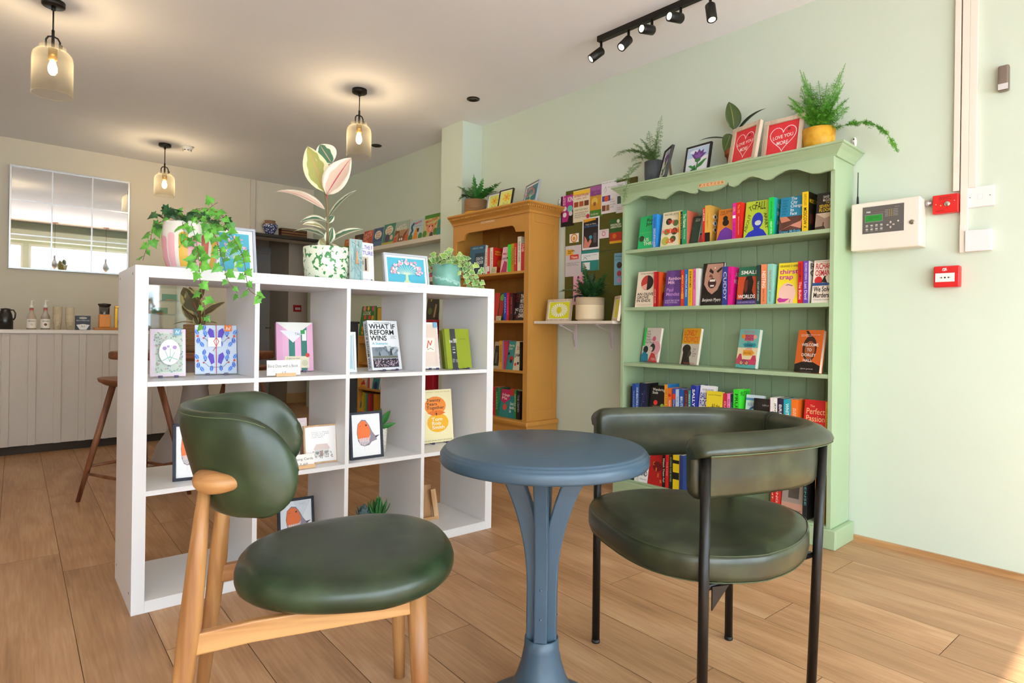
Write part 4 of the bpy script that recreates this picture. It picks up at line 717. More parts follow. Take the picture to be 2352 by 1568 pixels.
# ================================================================== plants
def vleaf(name, base, rib, edge, rough=.3, thr=.62, sc=7.):
    m = bpy.data.materials.new(name); m.use_nodes = True; n, l = NT(m); b = n['Principled BSDF']
    uv = n.new('ShaderNodeUVMap'); sx = n.new('ShaderNodeSeparateXYZ'); l.new(uv.outputs[0], sx.inputs[0])
    tc = n.new('ShaderNodeTexCoord'); t = n.new('ShaderNodeTexNoise'); t.inputs['Scale'].default_value = sc*4; t.inputs['Detail'].default_value = 1; l.new(tc.outputs['Object'], t.inputs[0])
    ab = n.new('ShaderNodeMath'); ab.operation = 'ABSOLUTE'; l.new(sx.outputs[0], ab.inputs[0])
    ad = n.new('ShaderNodeMath'); ad.operation = 'MULTIPLY_ADD'; l.new(t.outputs[0], ad.inputs[0]); ad.inputs[1].default_value = .9; l.new(ab.outputs[0], ad.inputs[2])
    r = n.new('ShaderNodeValToRGB'); r.color_ramp.interpolation = 'LINEAR'; e = r.color_ramp.elements; e[0].position = thr+.24; e[0].color = lin(base); e[1].position = thr+.3; e[1].color = lin(edge)
    sc_ = n.new('ShaderNodeMath'); sc_.operation = 'MULTIPLY'; sc_.inputs[1].default_value = .8; l.new(ad.outputs[0], sc_.inputs[0]); l.new(sc_.outputs[0], r.inputs[0])
    lt = n.new('ShaderNodeMath'); lt.operation = 'LESS_THAN'; lt.inputs[1].default_value = .045; l.new(ab.outputs[0], lt.inputs[0])
    mx = n.new('ShaderNodeMix'); mx.data_type = 'RGBA'; l.new(lt.outputs[0], mx.inputs[0]); l.new(r.outputs[0], mx.inputs[6]); mx.inputs[7].default_value = lin(rib)
    l.new(mx.outputs[2], b.inputs['Base Color']); b.inputs['Roughness'].default_value = rough
    return m
def blade(p0, d, up, L, W, curl=.15, fold=.25, tip=.8, nu=4, nv=10):
    """leaf surface along d, its face towards up; returns MB data with uv"""
    d = Vector(d).normalized(); up = Vector(up); s = d.cross(up).normalized(); nrm = s.cross(d).normalized(); vs = []; fs = []; uv = []
    for j in range(nv+1):
        v = j/nv; w = W/2*(sin(pi*min(1, v**.85*.985+.015))**tip); ang = curl*v*v*1.5
        c = Vector(p0)+d*(L*v*cos(ang*.5))-nrm*(L*v*sin(ang))
        for i in range(-nu, nu+1):
            u = i/nu; vs.append(c+s*(u*w)+nrm*(abs(u)**1.3*w*fold)); uv.append((u, v))
    K = 2*nu+1
    for j in range(nv):
        for i in range(K-1): a = j*K+i; fs.append((a, a+1, a+K+1, a+K))
    return vs, fs, uv
def leaf_obj(parent, mat, name='leaf', **k):
    vs, fs, uv = blade(**k); m = MB().add(vs, fs, 0, True); return m.build(name, mat, parent, world=True, uv=uv, solid=.0006)
def arc(p0, p1, bow=.2, n=12, up=Vector((0, 0, 1))):
    p0, p1 = Vector(p0), Vector(p1); c = (p0+p1)/2+up*bow*(p1-p0).length
    return [p0*(1-t)**2+c*2*t*(1-t)+p1*t*t for t in [i/n for i in range(n+1)]]
def fern_fronds(fronds, wid, leaf='pinna', rnd=None, dens=1.):
    rnd = rnd or random.Random(1); m = MB()
    for p0, p1, bow in fronds:
        n = int(26*dens*max(.6, (Vector(p1)-Vector(p0)).length/.25)); P = arc(p0, p1, bow, n); m.tube(P[::2]+[P[-1]], .0012, 4, 1, cap=False)
        for i in range(2, n+1):
            t = (P[min(i+1, n)]-P[i-1]).normalized(); v = i/n; w = wid*(sin(pi*min(1, v*.88+.12))**.7)
            sd = t.cross(Vector((0, 0, 1))); sd = sd.normalized() if sd.length > .1 else Vector((1, 0, 0)); sd = (sd+Vector((rnd.uniform(-.3, .3), rnd.uniform(-.3, .3), rnd.uniform(-.3, .3)))).normalized()
            for q in (-1, 1):
                e = P[i]+sd*q*w+t*w*.35+Vector((0, 0, rnd.uniform(-.2, .1)*w))
                if leaf == 'pinna':
                    a = t*w*.16; m.add([P[i]-a, P[i]+(e-P[i])*.5-a*1.2, e, P[i]+(e-P[i])*.5+a*1.2, P[i]+a], [(0, 1, 2, 3, 4)], 0)
                else:   # needles
                    for k in range(7):
                        f = .15+.85*k/6; b = P[i]+(e-P[i])*f; dd = Vector((rnd.uniform(-1, 1), rnd.uniform(-1, 1), rnd.uniform(-1, 1))).normalized(); L = w*.38
                        s2 = dd.orthogonal().normalized()*L*.13; m.add([b-s2, b+dd*L-s2*.3, b+dd*L+s2*.3, b+s2], [(0, 1, 2, 3)], 0)
                        dd = -(dd+Vector((0, 0, .4))).normalized(); m.add([b-s2, b+dd*L, b+s2], [(0, 1, 2)], 0)
                    m.add([P[i], e, e+Vector((0, 0, .0007))], [(0, 1, 2)], 0)
    return m
IVY0 = [(0, 0), (.14, -.12), (.36, -.22), (.34, .02), (.62, .18), (.36, .34), (.3, .5), (.16, .66), (0, 1.0), (-.16, .66), (-.3, .5), (-.36, .34), (-.62, .18), (-.34, .02), (-.36, -.22), (-.14, -.12)]
IVY = [(0, 0), (.16, -.1), (.38, -.14), (.4, .08), (.58, .26), (.4, .42), (.3, .62), (.12, .82), (0, 1.0), (-.12, .82), (-.3, .62), (-.4, .42), (-.58, .26), (-.4, .08), (-.38, -.14), (-.16, -.1)]
def ivy_leaf(m, p, d, nrm, s, mi=0, shape=None):
    d = Vector(d).normalized(); x = d.cross(nrm).normalized(); z = x.cross(d).normalized()
    c = p+d*s*.3-z*s*.06
    ring = [p+x*(a*s)+d*(b*s)+z*(-.22*s*abs(a)-.18*s*max(0, b-.4)) for a, b in (IVY if getattr(m, 'rim', False) else IVY0)]
    n = len(ring); b0 = len(m.v); m.v += [c+z*.05*s]+ring
    for i in range(n): m.f.append([b0, b0+1+i, b0+1+(i+1) % n]); m.m.append(mi); m.sm.append(False)
    if mi == 0 and getattr(m, 'rim', False):   # pale margin
        for i in range(n):
            j = (i+1) % n; a, q = ring[i], ring[j]; m.add([a+z*.001, q+z*.001, q+(c-q)*.12+z*.0012, a+(c-a)*.12+z*.0012], [(0, 1, 2, 3)], 2)
def vines(lines, size, rnd, gap=.03, rim=False, face=None, stemr=.0011):
    m = MB(); m.rim = rim; face = face if face is not None else -F
    for P in lines:
        P = [Vector(p) for p in P]; Q = []
        for i in range(len(P)-1):   # catmull-rom
            a, b, c, d = P[max(i-1, 0)], P[i], P[i+1], P[min(i+2, len(P)-1)]
            for k in range(8):
                u = k/8; Q.append(.5*((2*b)+(c-a)*u+(2*a-5*b+4*c-d)*u*u+(-a+3*b-3*c+d)*u**3))
        Q.append(P[-1]); m.tube(Q, stemr, 5, 1, cap=False); acc = 0; sd = 1
        for i in range(1, len(Q)):
            acc += (Q[i]-Q[i-1]).length
            if acc > gap*rnd.uniform(.7, 1.3):
                acc = 0; sd = -sd; t = (Q[i]-Q[i-1]).normalized(); fr = i/len(Q)
                s = size*rnd.uniform(.65, 1.15)*(1-.35*fr)
                nr = (face+Vector((rnd.uniform(-.5, .5), rnd.uniform(-.5, .5), rnd.uniform(.0, .8)))).normalized()
                dd = (R0*sd*rnd.uniform(.3, 1)+Vector((0, 0, rnd.uniform(-1, .1)))+t*.4).normalized()
                q = Q[i]+dd*s*.35+face*s*.1; m.tube([Q[i], q], stemr*.8, 4, 1, cap=False); ivy_leaf(m, q, dd, nr, s)
    return m
m_ivy = ramp_mat('ivy_green', ['#3a7a28', '#5aa83a', '#7ccb50'], scale=22, rough=.4); m_ivyd = ramp_mat('ivy_dark', ['#1c4226', '#2a5c30', '#3c7438'], scale=20, rough=.35)
m_ivyv = ramp_mat('ivy_variegated', ['#3f7a3c', '#6ea04c', '#a9c455'], scale=16, rough=.4); m_rim = M('#e6e8b8', .45); m_stem = M('#6e5a3a', .6); m_stemg = M('#5f8a3a', .5)
m_fern = ramp_mat('fern_green', ['#1f5a22', '#2f7a2c', '#49963a'], scale=20, rough=.5); m_fernd = ramp_mat('fern_dark', ['#12361b', '#1c4a22', '#2a5e2a'], scale=20, rough=.5)
m_asp = ramp_mat('asparagus_green', ['#3f8a1e', '#5fae2c', '#86cc46'], scale=20, rough=.5); m_aspd = ramp_mat('asparagus_dark', ['#3c6a2c', '#54803a', '#6f9a4c'], scale=20, rough=.5)
m_soil = M('#2b2019', .95, bump=.6, bscale=90)
def pot(t, prof, mat, soil_z, soil_r, name='pot', n=40): MB().lathe(prof, n).build(name, mat, t); MB().lathe([(0, soil_z-.006), (soil_r, soil_z-.006), (soil_r, soil_z-.001), (soil_r*.5, soil_z+.004), (0, soil_z+.006)], 20).build('soil', m_soil, t)
def ppot(px0, px1, pyt, pyb, base):  # radius, height from pixels for a pot standing at base
    D = (base-CP).dot(F); return (px1-px0)/2/FPX*D, (pyb-pyt)/FPX*D
def under(px, z, x): p = atx(px, 700, x); p.z = z; return p
# picture frame leaning against the wall / standing
def pframe(T, w, h, fw, ft, mf, label, items, mount=None, group=None, mw=.0, strut=False, cat='framed print'):
    t = thing('framed_print', label, cat, mat=T, group=group)
    MB().box(0, w, 0, fw, -ft, 0).box(0, w, h-fw, h, -ft, 0).box(0, fw, fw, h-fw, -ft, 0).box(w-fw, w, fw, h-fw, -ft, 0).build('frame', mf, t, bevel=.0012)
    z = -ft*.45
    MB().box(fw, w-fw, fw, h-fw, -ft*.9, z).build('mount', M(mount or '#f6f5f1', .6), t)
    g = [p for p in printed(t, Matrix.Translation((fw+mw, fw+mw, z)), w-2*fw-2*mw, h-2*fw-2*mw, items, name='picture', tname='lettering')]
    if strut: MB().box(w/2-.02, w/2+.02, .01, h*.7, -ft-.002, -ft, T=Matrix.Translation((0, h*.72, -ft)) @ Matrix.Rotation(rad(22), 4, 'X') @ Matrix.Translation((0, -h*.72, ft))).build('strut', M('#b08c62', .7), t)
    return t
# ---- on top of the green bookcase
TZ = ZT
base = Vector((3.31, 0, 0)); b = under(1499, TZ, 3.31); r, h = ppot(1477, 1522, 363, 416, b)
t = thing('potted_fern', 'asparagus fern in a ribbed charcoal pot at the left end of the green bookcase top', 'potted plant', b)
m = MB(); n = 96; m.loft([[Vector((q*(1+.02*(k % 2))*cos(2*pi*k/n), q*(1+.02*(k % 2))*sin(2*pi*k/n), z)) for k in range(n)] for q, z in ((r*.9, 0), (r*.98, h*.5), (r, h), (r-.006, h), (r-.008, h-.02))]).build('pot', M('#4a5258', .6), t)
MB().lathe([(0, h-.02), (r-.01, h-.02), (0, h-.012)], 20).build('soil', m_soil, t)
rnd = random.Random(5); top = b+Vector((0, 0, h-.01)); fr = []
for px, py, bow in ((1520, 265, .0), (1512, 300, .05), (1490, 300, .1), (1470, 318, .15), (1455, 330, .2), (1408, 362, .35), (1440, 345, .3), (1480, 335, .1), (1505, 330, .1), (1500, 345, .2), (1465, 350, .3), (1450, 372, .4)):
    q = atx(px, py, 3.31+rnd.uniform(-.05, .03)); fr.append((top+Vector((rnd.uniform(-.02, .02), rnd.uniform(-.02, .02), 0)), q, bow))
fern_fronds(fr, .034, 'needle', rnd).build('foliage', [m_aspd, m_stemg], t, world=True)
fr = []
for pts in ([(1472, 372), (1455, 380), (1443, 400), (1440, 425), (1432, 465)], [(1470, 376), (1450, 398), (1432, 408), (1412, 418)]):
    P = [atx(a_, c_, 3.14 if i else 3.22) for i, (a_, c_) in enumerate(pts)]
    for i in range(len(P)-1): fr.append((P[i], P[i+1], .05))
fern_fronds(fr, .024, 'needle', rnd, .8).build('trailing_stems', [m_aspd, m_stemg], t, world=True)
def tframe(l, r_, ty, by, x, mf, label, items, mount=None, mw=0., fw=.011, ft=.018, lean=12, yaw=0., group=None, h=None, strut=True, z=TZ):
    p = atx(l, by, x); p.z = z; yr = atx(r_, by, x).y; hh = atx(l, ty, x+.02).z-z if h is None else h
    return pframe(Tface(p, rad(lean), rad(yaw)), (p.y-yr)/max(.5, cos(rad(yaw))), hh, fw, ft, mf, label, items, mount, group, mw, strut)
m_blk = M('#1d1a18', .5); m_grf = M('#9aa0ab', .4, .3); m_nat = wood('pale_frame_wood', '#b79f85', '#cdb9a0', '#d9c8b2', scale=14, axis=1)
thist = [('r', 0, 0, 1, 1, '#e6e9ee'), ('r', 0, .62, 1, 1, '#b8cfe6'), ('c', .3, .85, .2, '#e9eef4', .06), ('l', [(.5, .1), (.52, .5)], .05, '#2f6a35'), ('p', [(.5, .16), (.3, .2), (.08, .34), (.22, .36), (.3, .3), (.42, .34)], '#3c8a3e'), ('p', [(.52, .2), (.72, .26), (.95, .5), (.8, .48), (.66, .4), (.55, .34)], '#3c8a3e'), ('p', [(.5, .1), (.36, .08), (.2, .16), (.42, .24)], '#2f6a35'), ('c', .52, .52, .14, '#3f7a44', .1), ('p', [(.36, .56), (.18, .78), (.3, .74), (.34, .88), (.45, .8), (.54, .92), (.62, .8), (.76, .88), (.74, .74), (.9, .72), (.68, .56)], '#6a3f86'), ('p', [(.42, .58), (.34, .72), (.5, .7), (.52, .82), (.6, .7), (.7, .72), (.62, .58)], '#8a5aa6')]
tframe(1508, 1545, 345, 413, 3.24, m_blk, 'small black framed thistle print turned sideways beside the charcoal pot', thist, yaw=-38, lean=14, h=.2, fw=.009, mw=.004, mount='#eee')
tframe(1567, 1628, 338, 402, 3.27, m_blk, 'black framed thistle print facing the room, second of the two thistles', thist, yaw=-6, lean=11, h=.195, fw=.009, mw=.004, mount='#eee')
heart = lambda dx: [('r', 0, 0, 1, 1, '#d8242c'), ('r', .03, .03, .97, .97, '#e2333a')]+[('l', [(.5+dx+.40*1.05*(16*sin(a)**3)/16, .54+.36*(13*cos(a)-5*cos(2*a)-2*cos(3*a)-cos(4*a))/13.5) for a in [2*pi*k/40 for k in range(41)]], .022, '#f6dfe0'), ('t', .5, .56, .58, .12, 'LOVE YOU', '#fbf1ee', 4, .015), ('t', .5, .36, .36, .12, 'MORE', '#fbf1ee', 0, .015), ('c', .68, .76, .05, '#8a2028')]
tframe(1669, 1742, 298, 380, 3.25, m_nat, 'left pale wooden frame with red Love You More heart print', heart(0), yaw=-16, lean=12, h=.235, fw=.024, ft=.022)
tframe(1746, 1838, 282, 366, 3.26, m_nat, 'right pale wooden frame with red Love You More heart print, next to the yellow pot', heart(0), yaw=0, lean=12, h=.235, fw=.024, ft=.022)
b = under(1692, TZ, 3.38); t = thing('rubber_plant', 'dark green rubber plant in a terracotta pot behind the Love You More frames', 'potted plant', b)
pot(t, [(0, 0), (.055, 0), (.07, .1), (.078, .1), (.08, .13), (.07, .13), (.068, .11)], M('#b5643c', .8), .118, .068)
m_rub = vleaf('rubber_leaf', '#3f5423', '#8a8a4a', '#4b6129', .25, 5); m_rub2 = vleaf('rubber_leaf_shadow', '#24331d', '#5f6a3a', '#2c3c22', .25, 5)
s0 = b+Vector((0, 0, .115)); tipm = atx(1686, 305, 3.38)
MB().tube(arc(s0, tipm, .05, 6), .006, 8).build('stem', M('#5a5030', .6), t, world=True)
def pxleaf(t, a, c, x0, x1, W, mat, up=None, **k):
    p, q = atx(a[0], a[1], x0), atx(c[0], c[1], x1); return leaf_obj(t, mat, p0=p, d=q-p, up=up or (-F+Vector((0, 0, .3))), L=(q-p).length, W=W, **k)
pxleaf(t, (1686, 298), (1680, 228), 3.38, 3.36, .095, m_rub)
pxleaf(t, (1692, 305), (1746, 238), 3.38, 3.38, .055, m_rub2, up=Vector((-.2, .6, .6)))
pxleaf(t, (1668, 318), (1607, 314), 3.36, 3.3, .06, m_rub2, up=Vector((-.3, -.2, 1)), curl=.1)
pxleaf(t, (1678, 308), (1666, 342), 3.36, 3.28, .075, m_rub, curl=.1)
pxleaf(t, (1692, 308), (1710, 290), 3.38, 3.37, .035, m_rub2)
b = under(1875, TZ, 3.33); r, h = ppot(1840, 1911, 295, 340, b); h = .125
t = thing('potted_fern', 'bright feathery foxtail fern in a mustard yellow pot on the green bookcase top', 'potted plant', b)
pot(t, [(0, 0), (r*.86, 0), (r*.95, h*.5), (r, h), (r-.007, h), (r-.01, h-.02)], ramp_mat('mustard_glaze', ['#c98a12', '#dba024', '#e6b23c'], scale=25, rough=.55), h-.015, r-.012)
top = b+Vector((0, 0, h-.01)); fr = []
for px, py, bow in ((1837, 160, -.05), (1845, 165, -.03), (1942, 145, -.03), (1930, 165, 0), (1940, 190, .05), (1950, 225, .15), (1810, 222, .15), (1808, 240, .2), (1822, 250, .2), (1840, 200, .03), (1860, 190, .02), (1880, 185, .0), (1900, 190, .0), (1915, 215, .05), (1925, 250, .15), (1860, 240, .1), (1890, 240, .05), (1905, 260, .1), (1840, 270, .2), (1870, 265, .1), (1920, 270, .25), (1850, 225, .1), (1950, 245, .2)):
    q = atx(px, py, 3.33+rnd.uniform(-.08, .06)); fr.append((top+Vector((rnd.uniform(-.02, .02), rnd.uniform(-.03, .03), 0)), q, bow))
P = [top]+[atx(*q, 3.33) for q in ((1940, 288), (1975, 280), (2010, 286), (2040, 310), (2062, 350))]
for i in range(len(P)-1): fr.append((P[i], P[i+1], .06))
fern_fronds(fr, .034, 'needle', rnd, 1.4).build('foliage', [m_asp, m_stemg], t, world=True)
b = under(1815, TZ, 3.42); t = thing('small_plant', 'little leafy plant peeping out behind the right Love You More frame', 'potted plant', b)
pot(t, [(0, 0), (.035, 0), (.042, .09), (.037, .09), (.036, .075)], M('#6a5f50', .8), .08, .036)
m = MB()
for k in range(34):
    q = b+Vector((rnd.uniform(-.02, .02), rnd.uniform(-.06, .06), .12+rnd.uniform(0, .12))); m.tube([b+Vector((0, 0, .08)), q], .001, 4, 1, cap=False)
    vs, fs, _ = blade(q, (rnd.uniform(-1, 1), rnd.uniform(-1, 1), rnd.uniform(-.2, 1)), (-1, 0, .5), .03, .016, nu=1, nv=4); m.add(vs, fs, 0)
m.build('foliage', [m_fern, m_stemg], t, world=True)
# ================================================================== things on the green wall
def wallT(px, py, off=0.): p = atx(px, py, XW-off); return p
def wbox(l, t, r_, b, x): # y0,y1,z0,z1 from pixels (left, top, right, bottom) on plane x
    yl = atx(l, t, x).y; yr = atx(r_, t, x).y; m_ = (l+r_)/2
    zt = atx(l, t, x).z; zb = atx(l, b, x).z; return yr, yl, zb, zt
# hook plates at the bookcase tops
for px, py, q, lb in ((1962, 328, (1935, 345), 'small white screw plate with wire above the right of the green bookcase'), (1286, 464, (1270, 472), 'small white screw plate with wire above the ochre bookcase')):
    p = wallT(px, py); t = thing('wall_bracket', lb, 'wall bracket', p, group='anti-tip wall brackets')
    MB().lathe([(0, 0), (.024, 0), (.024, .004), (.018, .008), (0, .009)], 24, T=Matrix.Diagonal((1, .55, 1.25, 1)) @ Matrix.Rotation(-pi/2, 4, 'Y')).build('plate', M('#eeeae4', .3), t)
    for z in (-.017, .017): MB().lathe([(0, 0), (.0045, 0), (0, .003)], 10, T=Tm((-.008, 0, z), ry=-pi/2)).build('screw', M('#5c5852', .4, .8), t)
    MB().tube([(-.012, 0, 0), (-.03, -.012, -.02), (-.02, .01, -.035), (-.05, .05, -.03)], .0018, 6).build('wire', M('#b9b2a6', .4, .5), t)
# fire alarm panel
px_ = XW-.115; p = atx(1955, 470, px_); yr = atx(2114, 450, px_).y; zt = atx(1955, 470, px_).z; zb = atx(1955, 577, px_).z
fp = thing('fire_alarm_panel', 'cream fire alarm control panel with grey keypad and green display beside the bookcase', 'alarm panel', mat=Tface((px_, p.y, zb), 0))
w, h = p.y-yr, zt-zb
MB().box(0, w, 0, h, -.03, 0).build('door', M('#e4ddd0', .45), fp, bevel=.006); MB().box(.003, w-.003, .003, h-.003, -.113, -.0302).build('case', M('#ddd6c9', .5), fp, bevel=.003)
T = Matrix.Translation((w*.18, h*.34, .0012)); W2, H2 = w*.6, h*.56
MB().box(0, W2, 0, H2, -.001, 0, T=T).build('keypad', M('#5e5a58', .5), fp)
it = [('r', .06, .42, .50, .70, '#8a8684'), ('r', .07, .44, .49, .68, '#1f8a2e'), ('t', .28, .56, .26, .12, 'system normal\n12 03', '#12501a'), ('t', .15, .8, .1, .06, 'FIRE', '#f4f2ee', 0, .05), ('t', .84, .9, .1, .025, 'panel', '#c9c5c0')]
for i in range(8): it += [('r', .28+i*.035, .78, .295+i*.035, .805, '#8a2c34'), ('r', .285+i*.035, .755, .292+i*.035, .765, '#d8d4d0')]
for i in range(5):
    for j in (0, 1): it += [('r', .66+j*.05, .58+i*.055, .675+j*.05, .6+i*.055, '#f0d020')]
    it += [('r', .56, .585+i*.055, .64, .593+i*.055, '#cbc7c3'), ('r', .75, .585+i*.055, .87, .593+i*.055, '#cbc7c3')]
for i in range(4):
    for j in (0, 1): it += [('c', .12+i*.12, .29-j*.14, .035, '#c9c3bd', .028), ('r', .085+i*.12, .225-j*.14, .155+i*.12, .235-j*.14, '#d8d4d0')]
for dx, dy in ((0, .09), (0, -.09), (-.07, 0), (.07, 0)): it.append(('c', .7+dx, .25+dy, .028 if dx else .022, '#cbb9b2', .028 if dx else .045))
it.append(('c', .88, .36, .02, '#e8e4e0'))
printed(fp, T, W2, H2, it, name='controls', tname='lettering')
MB().lathe([(0, 0), (.011, 0), (.011, .004), (.007, .005), (0, .005)], 24, T=Matrix.Translation((w*.893, h*.49, 0))).build('lock', M('#a39d92', .25, 1), fp)
ap = wallT(1970, 468, .06); t = thing('antenna', 'thin black antenna rising from the top of the fire alarm panel', 'antenna', (XW-.06, ap.y, zt+.001))
MB().lathe([(0, 0), (.006, 0), (.005, .04), (.0025, .05), (.002, .17), (0, .172)], 10).build('rod', M('#191817', .5), t)
# key switch, blank plates, call points
def plate(name, l, tpy, r_, bpy_, d, col, label, items=(), bev=.003, cat='switch plate', knob=None, round_=None):
    x = XW-d; y0, y1, z0, z1 = wbox(l, tpy, r_, bpy_, x); T = Tface((x, y1, z0), 0); t = thing(name, label, cat, mat=T); w, h = y1-y0, z1-z0
    MB().box(0, w, 0, h, -d+.0005, 0).build('body', M(col, .35), t, bevel=bev)
    if items: printed(t, Matrix.Identity(4), w, h, items, name='markings', tname='lettering')
    return t, w, h
t, w, h = plate('key_switch', 2142, 450, 2201, 492, .038, '#d4201d', 'red fire alarm key switch between the grey panel and the trunking', [('t', .5, .8, .5, .16, 'FIRE ALARM\nDO NOT\nSWITCH OFF', '#5c0f0d'), ('c', .14, .5, .02, '#f0e6d8'), ('c', .86, .62, .02, '#f0e6d8'), ('c', .33, .42, .025, '#f0c22c'), ('t', .3, .14, .34, .07, 'isolator', '#5c0f0d')])
MB().lathe([(0, 0), (.0125, 0), (.0125, .004), (.009, .007), (0, .007)], 24, T=Matrix.Translation((w*.58, h*.48, 0))).build('lock', M('#c9c2b4', .25, 1), t)
p = wallT(2125, 468, .02); y1 = atx(2143, 468, XW-.02).y
MB().tube([(XW-.02, p.y+.03, p.z), (XW-.02, y1, p.z)], .012, 14).tube([(XW-.02, p.y+.012, p.z), (XW-.02, p.y-.004, p.z)], .0155, 14)
t2 = thing('conduit', 'short galvanised conduit joining the alarm panel to the red key switch', 'conduit', (XW-.02, y1, p.z))
MB().tube([(0, 0, 0), (0, p.y-y1+.03, 0)], .011, 14).tube([(0, .012, 0), (0, .03, 0)], .0145, 14).build('pipe', M('#b5b3ae', .35, .7), t2)
t, w, h = plate('switch_plate', 2220, 432, 2285, 478, .012, '#e9e3e2', 'white switched plate with two screws at the foot of the trunking', [('c', .13, .5, .028, '#8d8a85'), ('c', .84, .52, .028, '#8d8a85'), ('r', .41, .36, .58, .64, '#cfc8c6'), ('r', .42, .37, .57, .63, '#ece6e5')])
MB().box(-.0, w, 0, h, -.0118, -.0112).build('back_box', M('#d8d2cf', .5), t)
plate('blank_plate', 2216, 530, 2278, 578, .03, '#e6dfe1', 'blank white square box below the switch plate')
t, w, h = plate('call_point', 2144, 612, 2204, 660, .045, '#d41f22', 'red break-glass fire call point on the green wall below the panel', [('r', .08, .25, .82, .66, '#f5ece6'), ('c', .45, .45, .04, '#1a1715'), ('p', [(.24, .44), (.3, .44), (.3, .4), (.36, .45), (.3, .5), (.3, .46), (.24, .46)], '#1a1715'), ('p', [(.66, .44), (.6, .44), (.6, .4), (.54, .45), (.6, .5), (.6, .46), (.66, .46)], '#1a1715'), ('l', [(.36, .78), (.38, .88), (.46, .88), (.52, .8), (.4, .77)], .03, '#f6ebe8'), ('l', [(.42, .8), (.5, .9)], .03, '#f6ebe8'), ('r', 0, .675, 1, .685, '#a81416')], bev=.005, cat='fire call point')
# the far one in the passage
y = 8.44; a = aty(674, 700, y); b = aty(692, 716, y)
t = thing('call_point', 'small red fire call point on the pale nib in the passage', 'fire call point', (a.x, y, b.z)); w, h = b.x-a.x, a.z-b.z
MB().box(0, w, -.0, .03, 0, h).build('body', M('#b5242a', .4), t, bevel=.003); T = Matrix.Rotation(pi/2, 4, 'X')
printed(t, T, w, h, [('r', .25, .3, .85, .62, '#f0e6e0'), ('c', .4, .46, .05, '#222'), ('c', .55, .46, .05, '#222'), ('c', .7, .46, .05, '#222')], name='markings')
# trunking
m_tk = M('#eaddd0', .45)
for (l, r_, bpy_, lab) in ((2188, 2203, 440, 'left strip of painted cable trunking rising to the ceiling'), (2204, 2222, 542, 'middle and longest strip of painted cable trunking'), (2223, 2242, 432, 'right strip of painted cable trunking ending at the switch plate')):
    y1 = atx(l, bpy_, XW-.02).y; y0 = atx(r_, bpy_, XW-.02).y; z0 = atx(l, bpy_, XW-.02).z
    t = thing('cable_trunking', lab, 'cable trunking', (XW, (y0+y1)/2, z0), group='vertical cable trunking on the green wall'); hw = (y1-y0)/2-.0006
    MB().box(-.02, -.0005, -hw, hw, 0, ZC-z0-.001).build('channel', m_tk, t, bevel=.0015)
t = thing('cable_box', 'short low trunking end beside the blank box', 'cable trunking', (XW, atx(2204, 540, XW-.02).y, atx(2204, 580, XW-.02).z))
MB().box(-.022, -.0005, -(atx(2204, 540, XW-.02).y-atx(2216, 540, XW-.02).y), 0, 0, .13).build('channel', m_tk, t, bevel=.0015)
# chrome sensor
p = wallT(2291, 216, .0); z1 = wallT(2291, 158).z; yl, yr = atx(2291, 190, XW-.03).y, atx(2318, 190, XW-.03).y
t = thing('door_sensor', 'small chrome box fixed high on the wall right of the trunking', 'sensor', (XW, (yl+yr)/2, p.z)); hw = (yl-yr)/2; h = z1-p.z
MB().box(-.035, -.0005, -hw, hw, 0, h).build('body', M('#8c8178', .12, .9), t, bevel=.008, ); MB().box(-.0358, -.034, -hw+.003, hw-.003, h*.04, h*.27).build('trim', M('#dfe0e2', .15, .8), t)
# ------------------------------------------------------------------ pinboard
bx = XW-.012; y0, y1, z1_, z0_ = atx(1463, 405, bx).y, atx(1300, 440, bx).y, atx(1300, 440, bx).z, atx(1300, 738, bx).z
m_olive = M('#5c5a1e', .9, bump=.3, bscale=200, var=.06, vscale=20)
pb = thing('pinboard', 'olive green felt pinboard covered in flyers between the two bookcases', 'pinboard', (bx, (y0+y1)/2, z0_))
MB().box(0, .0118, y0-(y0+y1)/2, 0+(y1-y0)/2, 0, (z1_-z0_)*.505).build('felt_tile', m_olive, pb, bevel=.001); MB().box(0, .0118, y0-(y0+y1)/2, (y1-y0)/2, (z1_-z0_)*.508, z1_-z0_).build('felt_tile', m_olive, pb, bevel=.001)
def flyer(l, tpy, r_, bpy_, c, label, items=(), off=.002, rot=0., name='flyer'):
    x = bx-off; p = atx(l, bpy_, x); w = p.y-atx(r_, bpy_, x).y; h = atx(l, tpy, x).z-p.z
    T = Tface(p, rad(.0)) @ Matrix.Rotation(rad(rot), 4, 'Z'); t = thing(name, label, 'flyer', mat=T, group='flyers on the pinboard')
    MB().box(0, w, 0, h, -.0012, 0).build('sheet', M(c, .6), t)
    if items: printed(t, Matrix.Identity(4), w, h, items, name='picture', tname='lettering', lift=.0002)
    return t
flyer(1288, 452, 1318, 522, '#161214', 'pink and black gig flyer overhanging the left edge of the pinboard', [('r', .1, .15, .95, 1, '#c02a86'), ('t', .25, .85, .3, .2, 'RING\nKISS', '#f0c6de', 90, .03), ('t', .72, .86, .4, .16, 'KIN', '#f2f0f2', 0, .05), ('c', .3, .58, .14, '#e8e2e4'), ('c', .3, .38, .14, '#e8e2e4'), ('c', .7, .55, .2, '#67c4b4'), ('p', [(.5, .12), (1, .12), (1, .5), (.7, .44), (.6, .3)], '#101010'), ('c', .75, .4, .14, '#d8d4d4')], rot=0)
